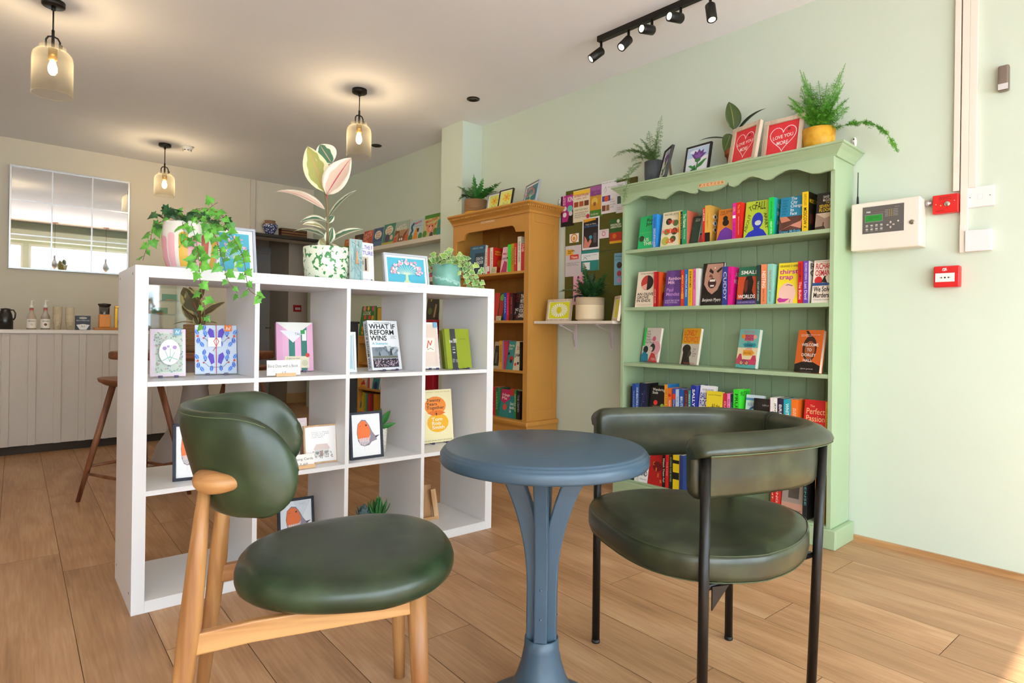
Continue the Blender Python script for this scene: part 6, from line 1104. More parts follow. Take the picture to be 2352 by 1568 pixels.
row([('F', 824, 858, 704, '#2c7a3c', 'dark green picture book titled Look with fruit shapes', o(lean=8, fr=[('t', .4, .76, .5, .12, 'LOOK', '#f0ead0', 0, .02), ('c', .2, .92, .09, '#e88a8a'), ('c', .45, .92, .07, '#f0c22c'), ('c', .78, .92, .09, '#e0407a'), ('c', .3, .62, .08, '#d8502c'), ('c', .6, .62, .08, '#d8402c'), ('c', .8, .6, .08, '#e8a02c')]+[('c', random.uniform(.1, .9), random.uniform(.05, .5), .05, random.choice(['#e8a02c', '#9ac03a', '#d8402c'])) for _ in range(16)])),
 ('S', 859, 863, 705, '#6a9a3a', 'olive spine behind the Look book', o()), ('S', 863.3, 867, 706, '#3a6a2c', 'forest green spine behind the Look book', o()), ('S', 867.3, 871, 707, '#c8a03a', 'tan spine behind the Look book', o())], kx+.04, kt+.023, 'on the low ochre bookcase', 'children\'s books on and in the low ochre bookcase', depth=.2)
row([('F', 826, 843, 866, '#d8c8b0', 'cream and red picture book', o(fr=[('p', [(.2, .2), (.9, .3), (.6, .8)], '#c8301f'), ('r', 0, 0, 1, .2, '#d8941c')])), ('S', 848, 851, 868, '#c83a5a', 'raspberry spine', o()), ('S', 851.5, 856, 868, '#e8e0d0', 'white spine', o()), ('F', 857, 872, 869, '#2a8a9a', 'teal picture book', o(fr=[('c', .5, .35, .3, '#1f2f6a')]))], kx+.03, kz[1], 'on its middle shelf', 'children\'s books on and in the low ochre bookcase', depth=.18)
row([('F', 818, 836, 899, '#d8c01f', 'yellow picture book', o(fr=[('t', .5, .86, .7, .1, 'There', '#6a3a1a', 0, .03), ('c', .5, .3, .3, '#3a7a9a'), ('c', .2, .7, .1, '#c8401f')])), ('S', 836.5, 840, 902, '#c8a81c', 'mustard spine', o()), ('S', 840.5, 844, 903, '#8ab03a', 'lime spine', o()), ('S', 844.5, 848, 903, '#2f7a9a', 'blue spine', o()), ('S', 848.5, 853, 904, '#c8252a', 'red spine', o()), ('S', 853.5, 857, 904, '#a01f24', 'dark red spine', o()), ('S', 857.5, 861, 905, '#7a1f2a', 'maroon spine', o()), ('S', 861.5, 868, 905, '#c8881c', 'orange spine', o())], kx+.02, kz[2], 'on its lowest visible shelf', 'children\'s books on and in the low ochre bookcase', depth=.18)
bxx = atz(803, 1000, 0); y = 5.0
p0, p1 = aty(800, 738, y), aty(823, 738, y)
t = thing('cabinet', 'black cabinet standing in front of the low ochre bookcase', 'cabinet', (p0.x, y, 0)); w = p1.x-p0.x
MB().box(0, w, 0, .3, 0, p0.z-.02).box(-.01, w+.01, -.01, .31, p0.z-.02, p0.z).build('body', M('#23262a', .5), t, bevel=.002); MB().box(.015, w-.01, -.008, 0, .05, p0.z-.08).build('door', M('#2b2e33', .5), t, bevel=.002)
rx = 3.2; ra, rb = atx(1011, 800, rx).y+.0, atx(968, 800, rx).y; rz_ = atx(1000, 734, rx).z
t = thing('cabinet', 'glossy red cabinet beyond the pilaster, seen behind the white notebook', 'cabinet', (rx, (ra+rb)/2, 0))
MB().box(rx, XW-.01, max(ra, 4.6), rb, 0, rz_-.02).build('body', M('#b0122c', .3), t, world=True, bevel=.004); MB().box(rx-.012, XW-.01, max(ra, 4.6)-.012, rb+.012, rz_-.02, rz_).build('top', M('#b8182f', .3), t, world=True, bevel=.004)
row([('F', 977, 1006, 686, '#241d16', 'dark cookbook with a long white vegetable', o(lean=8, fr=[('p', [(.6, .1), (.75, .12), (.8, .7), (.68, .74)], '#a88858'), ('c', .3, .4, .16, '#5a6a2c'), ('t', .3, .9, .2, .1, 'T', '#e8d84a', 0, .04)]))], rx+.06, rz_+.001, 'standing on the red cabinet', None)
# ================================================================== on and in the white unit
def uz(px, py, z): o_ = UI @ CP; q = UI.to_3x3() @ ray(px, py); t = (z-o_.z)/q.z; return o_+q*t
def Tun(x, y, z, lean=0., yaw=0.): return UM @ Matrix.Translation((x, y, z)) @ Matrix.Rotation(yaw, 4, 'Z') @ Matrix.Rotation(pi/2-lean, 4, 'X')
def uitem(l, tpy, r_, bpy_, z, lean=0., yaw=0., d=None):   # returns matrix, w, h
    p = uz(l, bpy_, z) if d is None else unp(l, bpy_, d); y = max(.004, min(p.y, UD-.03)); p = unp(l, bpy_, y); q = unp(r_, bpy_, y); tp = unp(l, tpy, y+sin(lean)*.2); tp2 = unp(r_, tpy, y+sin(lean)*.2)
    return Tun(p.x, y, z+.0006, lean, yaw), (q.x-p.x)/cos(yaw), (tp.z-z)/cos(lean), p, q
def ubook(l, tpy, r_, bpy_, z, c, label, fr=(), t=.016, lean=10, yaw=0, cs=None, sp_=(), d=None, group=None, name='book', st=True, cat='book', lift=.0045):
    T, w, h, p, q = uitem(l, tpy, r_, bpy_, z, rad(lean), rad(yaw), d)
    if st: T = Matrix.Translation((0, 0, lift)) @ T
    b = book(T, w, h, t, c, label, cs=cs, front=fr, spine=sp_, group=group, name=name, cat=cat)
    if st:
        s_ = T @ Vector((w/2, 0, -t-.001)); s_.z = (UM @ Vector((0, 0, z))).z+.0004
        m = thing('book_stand', 'clear stand holding the '+' '.join(label.split(',')[0].split()[:9]), 'display stand', mat=Matrix.Translation(s_) @ Matrix.Rotation(UA+rad(yaw), 4, 'Z'), group='clear acrylic display stands')
        for s2 in (-1, 1): MB().box(s2*w*.22-.002, s2*w*.22+.002, -t-.022, .03, 0, .003).box(s2*w*.22-.008, s2*w*.22+.008, -t-.025, -t-.022, 0, .010).build('foot', M('#4a3f66', .2), m)
        MB().box(-w*.24, w*.24, .001, .0035, .003, h*.6, T=Matrix.Rotation(-rad(lean), 4, 'X')).build('back', m_acr, m)
    return b, T, w, h
z2, z1u, z0u = SZ[2], SZ[1], SZ[0]
random.seed(9)
flor = [('r', .12, .06, .95, .93, '#dfe3da'), ('r', .16, .09, .91, .9, '#c9d3c6')]+[('c', .12+.8*random.random(), random.choice([random.uniform(.08, .3), random.uniform(.72, .92)]), .022, random.choice(['#8fae9a', '#c6a3ac', '#8a9aae', '#b7c9a6'])) for _ in range(60)]+[('c', random.choice([random.uniform(.16, .28), random.uniform(.8, .9)]), random.uniform(.1, .9), .022, random.choice(['#8fae9a', '#c6a3ac', '#8a9aae'])) for _ in range(40)]+[('c', .54, .5, .3, '#f4f6f3', .27)]+[('l', [(.54, .3), (.42, .52)], .012, '#5aa88e'), ('l', [(.54, .3), (.56, .58)], .012, '#5aa88e'), ('l', [(.54, .3), (.68, .5)], .012, '#5aa88e'), ('l', [(.34, .32), (.54, .4), (.76, .34)], .02, '#6fc0a8'), ('c', .4, .58, .06, '#a88ac0'), ('c', .68, .6, .06, '#b08ac4'), ('c', .5, .62, .04, '#b79fd0'), ('r', .66, .86, .86, 1, '#6fa8c8'), ('t', .76, .93, .12, .07, 'hl', '#f2f4f6', 0, .03, .2)]
ubook(344, 758, 425, 868, z2, '#e8d3e0', 'pale pink floral notebook, leftmost on the top row of the white unit', flor, cs='#dcc0d8', yaw=-6, cat='notebook', name='notebook')
blue = [('r', 0, 0, 1, 1, '#cfdcee')]
for i in range(2):
    for j in range(2):
        cx_, cy_ = .25+.5*i, .26+.5*j
    cy_ = .25+.5*i
    for sx in (-1, 1):
        blue += [('p', [(.5+sx*.04, cy_-.02), (.5+sx*.06, cy_+.14), (.5+sx*.16, cy_+.19), (.5+sx*.2, cy_+.1), (.5+sx*.12, cy_-.06)], '#5b3fc0')]
        for a, b, an in ((.30, -.2, 60), (.44, -.13, 100), (.24, .02, 75), (.42, .05, 60), (.30, .13, 100), (.12, -.2, 95)):
            q_ = [(t_/8, (.16 if t_ % 2 else .30)*sin(pi*min(.98, t_/8*.9+.08))) for t_ in range(9)]; q_ = q_+[(x_, -y_) for x_, y_ in q_[::-1]]; ca_, sa_ = cos(rad(an)), sin(rad(an))
            blue += [('p', [(.5+sx*(a+.17*(x_*ca_-y_*sa_*1.1)), cy_+b+.13*(x_*sa_+y_*ca_*1.1)) for x_, y_ in q_], '#2c68d4' if an > 80 else '#3f84e6'), ('l', [(.5+sx*a, cy_+b), (.5+sx*(a+.15*ca_), cy_+b+.115*sa_)], .008, '#cfdcee')]
        blue += [('c', .5+sx*.3, cy_-.02, .022, '#c8401f'), ('c', .5+sx*.26, cy_+.02, .02, '#3a1a5a'), ('l', [(.5, cy_-.12), (.5+sx*.18, cy_-.1), (.5+sx*.3, cy_-.0)], .01, '#2a2a4a'), ('c', .5+sx*.44, cy_+.02, .03, '#d8502c')]
blue += [('r', .3, .55, .62, .74, '#f2f0ee'), ('r', .7, .87, .88, 1, '#f0803a'), ('t', .79, .93, .12, .07, 'hl', '#f6e6da', 0, .03, .2), ('l', [(.5, 0), (.5, 1)], .016, '#c82a3a'), ('l', [(.5, .56), (.44, .66), (.5, .74), (.56, .66), (.5, .56)], .014, '#c82a3a'), ('l', [(.5, .56), (.42, .46)], .014, '#c82a3a')]
ubook(448, 749, 541, 862, z2, '#cfdcee', 'blue oak-leaf patterned notebook tied with red string, second on the top row', blue, cs='#d86a4a', yaw=-7, t=.022, cat='notebook', name='notebook')
strp = [('r', i/6, 0, (i+1)/6, 1, '#eeb4d4' if i % 2 else '#1f7a6c') for i in range(6)]+[('p', [(0, 1), (1, 1), (.5, .72)], '#f0ece4'), ('p', [(.1, .83), (.8, .83), (.45, .58)], '#eceaf0'), ('t', .6, .76, .2, .05, 'TALE', '#3a3a4a'), ('r', .7, .62, .82, .84, '#f2f4ee'), ('r', .66, .76, .78, .84, '#2a9a4a'), ('r', .22, .06, .88, .3, '#eee4c4'), ('t', .45, .24, .36, .06, 'A 2020 love letter\nto Tories', '#5a5040'), ('c', .76, .16, .09, '#d8d0b4'), ('c', .84, .32, .06, '#d8362f')]
strp[0] = ('r', 0, 0, 1/6, 1, '#e8a8cc')
ubook(636, 742, 716, 855, z2, '#eeb4d4', 'pink and green striped gift wrapped book, in the second column of the top row', strp, cs='#e6a0c8', yaw=-8, t=.028, cat='wrapped book', name='wrapped_book')
def wcard(l, tpy, r_, bpy_, z, blk, label, txt, d=None):
    T, w, h, p, q = uitem(l, tpy, r_, bpy_, z, rad(3), 0, d); t = thing('sign_card', label, 'sign card', mat=Matrix.Translation((0, 0, .006)) @ T)
    MB().box(0, w, 0, h, -.001, 0).build('card', M('#f4f3f1', .6), t); printed(t, Matrix.Identity(4), w, h, txt)
    a = unp(blk[0], bpy_, max(.004, p.y)).x-p.x; b_ = unp(blk[1], bpy_, max(.004, p.y)).x-p.x
    MB().box(a, b_, -.006, .009, -.012, .012).build('wooden_foot', wood('beech', '#c99a66', '#dcb384', '#e6c396', axis=0), t, bevel=.001)
wcard(613, 831, 690, 860, z2, (633, 678), 'white Blind Date with a Book sign on a wooden foot by the striped parcel', [('t', .48, .62, .9, .2, 'Blind Date with a Book', '#3a3a3a'), ('t', .5, .2, .12, .14, '£10', '#3a3a3a')], d=.012)
ref = [('t', .5, .95, .6, .03, 'PETER CHAPPELL', '#2a2a2a', 0, .01), ('t', .47, .76, .88, .34, 'WHAT IF\nREFORM\nWINS', '#15161a', 0, .05), ('t', .34, .535, .52, .05, 'A Scenario', '#4fb6c8', 0, .04), ('t', .82, .66, .2, .07, 'It will keep you\nup all night\nand worrying', '#555'), ('r', .05, .05, .9, .46, '#8c98a4'), ('r', .05, .24, .9, .28, '#6a6a58'), ('r', .05, .05, .9, .22, '#3a3440')]+[('c', random.uniform(.08, .87), random.uniform(.07, .22), .014, random.choice(['#d8ccd4', '#a89aa4', '#1c1820', '#c8a8b8'])) for _ in range(110)]+[('c', random.uniform(.1, .85), random.uniform(.34, .44), .05, random.choice(['#aab4bc', '#76828e', '#c2c8cc'])) for _ in range(14)]+[('p', [(.2, .28), (.23, .38), (.26, .28)], '#3c3a38'), ('p', [(.58, .28), (.6, .42), (.63, .42), (.65, .28)], '#3c3a38')]
ubook(856, 738, 931, 853, z2, '#e6e8eb', 'white hardback What if Reform Wins, in the third column of the top row', ref, cs='#d8dade', yaw=10, t=.034, lean=12, sp_=[('t', .5, .5, .9, .5, 'WHAT IF REFORM WINS', '#2a2a2a', -90, .03)])
T, w, h, p, q = uitem(790, 762, 820, 850, z2, rad(6), 0, .12)
pframe(T, w, h, .012, .015, M('#e9ebee', .4), 'white framed pale blue picture partly behind a divider in the top row', [('r', 0, 0, 1, 1, '#b4d2e2'), ('l', [(.2, .2), (.6, .4), (.9, .2)], .02, '#8ab0c8')], mw=.004)
nb = [('r', .06, .04, .94, .96, '#f4e3d6')]+[('r', .1+i*.05, .06, .115+i*.05, .94, '#f0d3c2') for i in range(16)]+[('r', .2, .36, .75, .66, '#f3ebe0'), ('l', [(.3, .44), (.4, .6), (.5, .5), (.6, .6)], .05, '#d8502c'), ('l', [(.3, .4), (.5, .44), (.66, .4)], .02, '#5a4a5a')]+[('c', random.choice([.03, .97]), random.random(), .018, random.choice(['#d86a5a', '#5a8a9a', '#c8a0a0'])) for _ in range(30)]+[('r', .74, .88, .94, 1, '#6fb0d0')]
ubook(972, 742, 1010, 849, z2, '#f3efea', 'cream patterned notebook half hidden by the last divider of the top row', nb, yaw=-3, cat='notebook', name='notebook')
pl_ = [('r', .2, 0, .42, 1, '#34363c'), ('t', .3, .7, .1, .3, 'DAILY\nPLANNER', '#f2f2f0', 90, .03), ('r', .26, .53, .36, .54, '#d8d8d8'), ('r', .26, .47, .36, .49, '#c8c8c8'), ('r', .26, .39, .36, .41, '#d8d8d8'), ('t', .31, .2, .09, .24, 'blank pages\nand ruled', '#b8b8b8', 90), ('t', .68, .74, .3, .025, 'PLANNER', '#5c6a12')]
ubook(1029, 757, 1088, 845, z2, '#8c9c1c', 'lime green daily planner with a black band, in the fourth column', pl_, cs='#7f8f16', yaw=5, lean=10, t=.02, d=.06, cat='planner', name='planner', group='lime green planners')
T, w, h, p, q = uitem(1022, 758, 1075, 838, z2, rad(10), rad(5), .135)
book(T, w, h, .02, '#83931a', 'plain lime green planner standing behind the one with the black band', cs='#76861a', cat='planner', name='planner', group='lime green planners')
# robin prints
m_chr = M('#2f3542', .7, bump=.3, bscale=300); m_oakf = wood('oak_frame', '#b08a5c', '#c8a274', '#d6b48a', axis=1)
def robin(flip=1):
    X = lambda x: .5+flip*(x-.5)
    P = lambda L_: [(X(a), b) for a, b in L_]
    return [('r', 0, 0, 1, 1, '#eef0f4'), ('p', P([(.2, .36), (.16, .56), (.2, .78), (.34, .88), (.5, .86), (.62, .74), (.72, .58), (.86, .44), (.9, .36), (.7, .32), (.6, .24), (.42, .22), (.28, .26)]), '#8f8694'), ('p', P([(.82, .46), (1.0, .48), (.86, .4)]), '#4a4652'), ('p', P([(.19, .42), (.17, .6), (.2, .78), (.34, .86), (.48, .84), (.6, .72), (.66, .56), (.6, .44), (.4, .42)]), '#ee7434'), ('p', P([(.2, .42), (.6, .44), (.66, .5), (.6, .3), (.42, .24), (.28, .28)]), '#d8cfd6')]+[('l', P([(x, .46), (x+.01, .36)]), .014, '#ee7434') for x in (.24, .3, .36, .42, .48, .54, .6)]+[('l', P([(x, .34), (x+.02, .26)]), .012, '#6a6270') for x in (.3, .36, .42, .48, .54)]+[('c', X(.5), .74, .03, '#2a2024'), ('l', P([(.24, .72), (.3, .73)]), .012, '#8a3a24'), ('l', P([(.2, .36), (.16, .56), (.2, .78), (.34, .88), (.5, .86)]), .012, '#3a3450'), ('l', P([(.42, .22), (.42, .1)]), .008, '#d8cfc8'), ('l', P([(.56, .22), (.57, .1)]), .008, '#d8cfc8')]
def uframe(l, tpy, r_, bpy_, z, mf, label, items, lean=9, yaw=0, d=None, fw=.012, ft=.015, mw=.004, mount='#f4f5f7', **k):
    T, w, h, p, q = uitem(l, tpy, r_, bpy_, z, rad(lean), rad(yaw), d); return pframe(T, w, h, fw, ft, mf, label, items, mount, mw=mw, strut=True, **k), T, w, h
uframe(396, 974, 470, 1107, z1u, m_chr, 'charcoal framed robin print behind the oak chair back, middle row first column', robin(), lean=9, yaw=-8)
uframe(806, 948, 882, 1058, z1u, m_chr, 'charcoal framed robin print facing left, middle row third column', robin(), lean=7, yaw=0)
uframe(640, 1150, 722, 1258, z0u, m_chr, 'charcoal framed robin print on the bottom row behind the green seat', robin()+[('p', [(.4, 1), (1, 1), (.72, .6)], '#dfe4ea'), ('t', .72, .93, .2, .06, 'HC', '#c2c8ce')], lean=9, yaw=-4)
uframe(700, 978, 776, 1068, z1u, m_oakf, 'wooden framed card of a flower-covered cottage, middle row second column', [('r', 0, 0, 1, 1, '#f4f3f3'), ('t', .5, .78, .6, .2, 'home is where\nbooks are kept\nin piles and\nread again', '#8a9aa4'), ('r', .28, .12, .78, .34, '#d8d4d0'), ('p', [(.24, .34), (.82, .34), (.72, .5), (.34, .5)], '#d9c9c4'), ('r', .46, .12, .56, .28, '#a08a80'), ('r', .32, .2, .42, .28, '#8a9aa4'), ('r', .62, .2, .72, .28, '#8a9aa4')]+[('c', random.uniform(.2, .9), random.uniform(.08, .3), .02, random.choice(['#9aa88a', '#c8a0a0', '#8a8a90'])) for _ in range(40)], lean=9, yaw=-3, fw=.007, d=.09)
T, w, h, p, q = uitem(668, 962, 708, 1050, z1u, rad(8), 0, .2)
book(T, w, h, .003, '#e6cfd0', 'dusty pink greeting card standing behind the cottage card', front=[('r', .1, .1, .9, .9, '#efe0dc')], cat='greeting card', name='greeting_card', pages=False)
T, w, h, p, q = uitem(672, 996, 702, 1062, z1u, rad(8), 0, .15)
book(T, w, h, .003, '#7a5a48', 'brown card in a clear sleeve left of the cottage card', front=[('r', 0, 0, .6, 1, '#e9e2e0'), ('r', .62, .1, .95, .95, '#8a6a55')], cat='greeting card', name='greeting_card', pages=False)
wcard(660, 1050, 722, 1075, z1u, (672, 722), 'white Greeting Cards sign with a wooden foot below the cottage card', [('t', .5, .6, .9, .24, 'Greeting Cards', '#3a3a3a'), ('t', .55, .24, .4, .14, '£3.60', '#555')], d=.03)
ty = [('t', .5, .955, .9, .02, 'THE SUNDAY TIMES BESTSELLER', '#c8a04a'), ('c', .46, .69, .34, '#ef8a2c', .18), ('c', .52, .37, .34, '#f2b21c', .18), ('p', [(.2, .56), (.36, .6), (.6, .6), (.78, .55), (.6, .51), (.36, .51)], '#e0701c'), ('t', .46, .72, .56, .22, 'Twenty\nYears\nTogether', '#2c1a10', 0, .02), ('l', [(.48, .6), (.48, .5)], .01, '#2c1a10'), ('p', [(.45, .55), (.51, .55), (.48, .5)], '#2c1a10'), ('t', .52, .36, .4, .22, 'Tom\nRob\nSmith', '#f8ecd0', 0, .04), ('t', .5, .04, .9, .02, 'THE NEW NOVEL FROM THE AUTHOR', '#7a6a3a')]
ubook(970, 899, 1042, 1022, z1u, '#f1e5b6', 'pale yellow book Twenty Years Together, middle row fourth column', ty, cs='#dfae2c', lean=7, t=.022)
# wooden easel with board in the bottom right cell
wa = wood('acacia', '#8a5a2c', '#a8743c', '#c08e54', axis=2)
p = uz(978, 1196, z0u); t = thing('tablet_easel', 'small wooden easel holding a dark board, bottom row fourth column', 'easel', mat=UM @ Matrix.Translation((p.x, p.y, z0u)) @ Matrix.Rotation(rad(-10), 4, 'Z'))
D_ = (UM @ p-CP).dot(F); u = D_/FPX
MB().box(-.05, 30*u, 0, .014, 0, .016).build('base', wood('pale_acacia', '#b08050', '#c89a68', '#d6ae80', axis=0), t, bevel=.001)
MB().box(22*u, 34*u, .0, .014, .0, 70*u, T=Matrix.Translation((34*u, 0, 0)) @ Matrix.Rotation(rad(-6), 4, 'Y') @ Matrix.Translation((-34*u, 0, 0)) @ Matrix.Rotation(rad(-8), 4, 'X')).build('upright', wood('pale_acacia2', '#b08050', '#c89a68', '#d6ae80', axis=2), t, bevel=.001)
MB().box(-.04, 20*u, .02, .034, .01, 80*u, T=Matrix.Rotation(rad(-10), 4, 'X')).build('board', wa, t, bevel=.001)
# succulents on the bottom shelf
def succ(px, d, z, r, h, label, leafm, n, L, W, up_, potm):
    q = unp(px, 1190, d); q.z = z; b = UM @ q; t = thing('succulent', label, 'potted plant', b)
    pot(t, [(0, 0), (r*.8, 0), (r, h), (r-.005, h), (r-.007, h-.01)], potm, h-.008, r-.006, n=24)
    m = MB(); rnd = random.Random(n)
    for k in range(n):
        a = k*2.399; e = up_*(1-k/n*.8)+.15; vs, fs, _ = blade((.004*cos(a), .004*sin(a), h), (cos(a)*cos(e), sin(a)*cos(e), sin(e)), (-cos(a)*sin(e), -sin(a)*sin(e), cos(e)), L*(.7+.5*rnd.random()), W, curl=-.25, fold=.35, tip=.6, nu=2, nv=6); m.add(vs, fs, 0, True)
    m.build('leaves', leafm, t, solid=.0025)
succ(838, .2, z0u, .045, .075, 'blue-grey echeveria in a pot on the bottom row of the white unit', M('#5d7a7c', .5), 34, .06, .03, 1.2, M('#8a8680', .7))
succ(868, .16, z0u, .045, .08, 'spiky green aloe beside the echeveria on the bottom row', ramp_mat('aloe', ['#1f5a2c', '#2f7a3a', '#4a9a4c'], scale=20, rough=.4), 30, .085, .018, 1.35, M('#4a4540', .7))
# speckled pot with a small leafy plant
q = uz(876, 1040, z1u); q.y = .15; q2 = unp(876, 1035, .15); b = UM @ Vector((q2.x, .17, z1u)); D_ = (b-CP).dot(F); r = 17/FPX*D_; h = .12
t = thing('potted_plant', 'round-leaved plant in a speckled white pot behind the third column robin', 'potted plant', b)
pot(t, [(0, 0), (r*.8, 0), (r, h), (r-.005, h), (r-.007, h-.01)], ramp_mat('speckle_white', ['#8a8578', '#d8d4c8', '#e2ded4'], scale=90, rough=.6, lo=.34, hi=.5), h-.01, r-.006)
m_lf = M('#2f7a34', .35)
for (a, c_, W) in (((874, 975), (862, 940), .03), ((878, 975), (892, 942), .035), ((878, 985), (905, 968), .025), ((874, 990), (884, 975), .04), ((870, 978), (872, 938), .025)):
    p_ = CP+ray(*a)*D_; q_ = CP+ray(*c_)*D_; leaf_obj(t, m_lf, p0=p_, d=q_-p_, up=-F+Vector((0, 0, .5)), L=(q_-p_).length, W=W, curl=.3)
MB().tube([b+Vector((0, 0, h-.01)), CP+ray(874, 985)*D_], .002, 6).build('stem', m_stemg, t, world=True)
# ------------------------------------------------------------------ on top of the unit
def utop(px, d): q = unp(px, 620, d); q.z = UH; return UM @ q
m_cer = M('#e9e6dc', .3)
b = utop(437, .22); D_ = (b-CP).dot(F); s = D_/FPX
t = thing('potted_ivy', 'trailing ivy in a large white pot painted with pink and yellow arches', 'potted plant', b)
PR = [(.0, 0), (34, 0), (46, 6), (54, 30), (57, 55), (58, 80), (56, 108), (54, 112), (52, 108)]
MB().lathe([(r_*s, z*s) for r_, z in PR], 56).build('pot', m_cer, t); MB().lathe([(0, 100*s), (52*s, 100*s), (0, 104*s)], 20).build('soil', m_soil, t)
def prad(z):
    for (r0_, z0__), (r1_, z1__) in zip(PR, PR[1:]):
        if z0__ <= z <= z1__ and z1__ > z0__: return r0_+(r1_-r0_)*(z-z0__)/(z1__-z0__)
    return 57
def arch(ac, wa, zt, c, name):   # painted stripe wrapped on the pot
    m = MB(); rings = []
    n = 22
    for i in range(n+1):
        z = 10+(zt-10)*sin(pi/2*i/n); k = 1 if z < zt-wa*50 else math.sqrt(max(.0, 1-((z-(zt-wa*50))/(wa*50))**2)); rings.append([Vector(((prad(z)*s+.0008)*cos(ac+wa*k*(j/4-1)), (prad(z)*s+.0008)*sin(ac+wa*k*(j/4-1)), z*s)) for j in range(9)])
    m.loft(rings, cap=False, ringclosed=False).build(name, M(c, .35), t)
fa = math.atan2(-F.y, -F.x)
for k in range(5):
    a0 = fa-1.02+k*1.2566
    arch(a0-.0, .17, 86, '#e0b44a', 'painted_arch'); arch(a0+.36, .2, 78, '#e9a8b4', 'painted_arch')
    arch(a0+.78, .15, 84, '#c86a5c' if k % 2 else '#ecb4bc', 'painted_arch')
rnd = random.Random(21); top = b+Vector((0, 0, 112*s))
A_ = lambda px, py, dd=0.: CP+ray(px, py)*(D_+dd)
lines = [[top+Vector((-.03, 0, 0)), A_(372, 508), A_(352, 525), A_(345, 552), A_(335, 575), A_(328, 598)],
 [top, A_(440, 515, -.1), A_(452, 560, -.12), A_(457, 600, -.30), A_(459, 640, -.32), A_(465, 680, -.32), A_(470, 715, -.32), A_(466, 745, -.32)],
 [top, A_(480, 520, -.08), A_(500, 560, -.1), A_(512, 600, -.28), A_(522, 640, -.32), A_(545, 672, -.32)],
 [top+Vector((.03, 0, 0)), A_(510, 520, -.02), A_(535, 545, -.05), A_(558, 590, -.25), A_(566, 640, -.3), A_(575, 668, -.32), A_(602, 682, -.34)],
 [top, A_(430, 490), A_(470, 478), A_(505, 490), A_(520, 520)], [top, A_(400, 492), A_(385, 500), A_(362, 515)], [top, A_(420, 510, -.1), A_(424, 540, -.12), A_(415, 560, -.1)],
 [top, A_(485, 475), A_(500, 465)], [top, A_(450, 495, -.08), A_(480, 510, -.1), A_(492, 545, -.1)], [top, A_(465, 480), A_(520, 500), A_(525, 530, .05)], [A_(458, 580, -.3), A_(448, 600, -.32), A_(438, 610, -.32)]]
vines(lines, .046, rnd, .03).build('trailing_stems', [m_ivy, m_stem], t, world=True)
m = MB(); m.rim = False
for k in range(55):
    p_ = top+Vector((rnd.uniform(-.12, .12), rnd.uniform(-.10, .10), rnd.uniform(-.02, .05))); ivy_leaf(m, p_, (rnd.uniform(-1, 1), rnd.uniform(-1, 1), rnd.uniform(-.8, .3)), (-F+Vector((rnd.uniform(-.4, .4), rnd.uniform(-.4, .4), rnd.uniform(.2, 1)))), .042); m.tube([top, p_], .001, 4, 1, cap=False)
m.build('foliage', [m_ivyd, m_stem], t, world=True)
T, w, h, p, q = uitem(492, 527, 588, 622, UH, rad(11), 0, .3)
T = UM @ Matrix.Translation((unp(492, 620, .3).x, .3, UH)) @ Matrix.Rotation(pi/2-rad(11), 4, 'X')
pframe(T, unp(590, 620, .3).x-unp(490, 620, .3).x, .235, .012, .02, M('#b9bfca', .4, .2), 'grey framed blossom tree print half behind the ivy pot', tree, mw=.016, strut=True)
T = UM @ Matrix.Translation((unp(886, 645, .17).x, .17, UH)) @ Matrix.Rotation(rad(-2), 4, 'Z') @ Matrix.Rotation(pi/2-rad(11), 4, 'X')
pframe(T, unp(984, 645, .17).x-unp(884, 645, .17).x, .170, .0095, .02, M('#c2c8d2', .4, .2), 'grey framed blossom tree print beside the teal pot on the white unit', tree, mw=.011, strut=True)
# rubber plant in green splattered pot
b = utop(751, .2); D_ = (b-CP).dot(F); s = D_/FPX
t = thing('rubber_plant', 'tall variegated rubber plant in a cream pot splattered with green', 'potted plant', b)
spl = ramp_mat('green_splatter', ['#3f8a4a', '#3f8a4a', '#e8efd8', '#e8efd8'], scale=48, rough=.3, detail=2, lo=.42, hi=.45, dist=.2)
MB().lathe([(0, 0), (44*s, 0), (48*s, 3*s), (52*s, 40*s), (53*s, 74*s), (52*s, 76*s), (49*s, 74*s), (48*s, 66*s)], 56).build('pot', spl, t); MB().lathe([(0, 68*s), (49*s, 68*s), (0, 70*s)], 20).build('soil', m_soil, t)
m_v1 = vleaf('variegated_pale', '#a9ab78', '#c8506a', '#f0ecd0', .35, .52, 4); m_v2 = vleaf('variegated_green', '#4f7a5c', '#c8a08a', '#eceed6', .35, .5, 5); m_v3 = vleaf('variegated_pink', '#dcc0aa', '#c24a60', '#f2ead6', .35, .62, 3); m_v4 = vleaf('variegated_lime', '#a8a85c', '#c89a6a', '#e6e4b4', .35, .6, 4)
MB().tube([A_(752, 562), A_(753, 520), A_(751, 470), A_(747, 440), A_(744, 400)], [.007, .006, .005, .005, .003], 8).build('stem', M('#7a6a48', .6), t, world=True)
def dleaf(a, c_, W, mat, up=None, da=0., dc=0., **k):
    p_, q_ = A_(a[0], a[1], da), A_(c_[0], c_[1], dc); return leaf_obj(t, mat, p0=p_, d=q_-p_, up=up or (-F+Vector((0, 0, .25))), L=(q_-p_).length, W=W*s, **k)
dleaf((746, 440), (706, 334), 58, m_v4, curl=.02, up=-F+R0*.3)
dleaf((762, 375), (733, 330), 52, m_v2, up=-F+R0*.1, da=.02, dc=.02, curl=.05)
dleaf((750, 446), (804, 360), 62, m_v3, da=-.03, dc=-.05, curl=.04, up=-F-R0*.2)
dleaf((745, 480), (642, 412), 40, m_v3, up=Vector((-.1, -.5, .8)), dc=-.05, curl=.2)
dleaf((754, 500), (808, 428), 30, m_v2, up=-F*.6-R0*.7+Vector((0, 0, .5)), curl=.1)
dleaf((753, 510), (697, 490), 34, m_v2, up=Vector((-.1, -.5, .9)), curl=.25, dc=-.08)
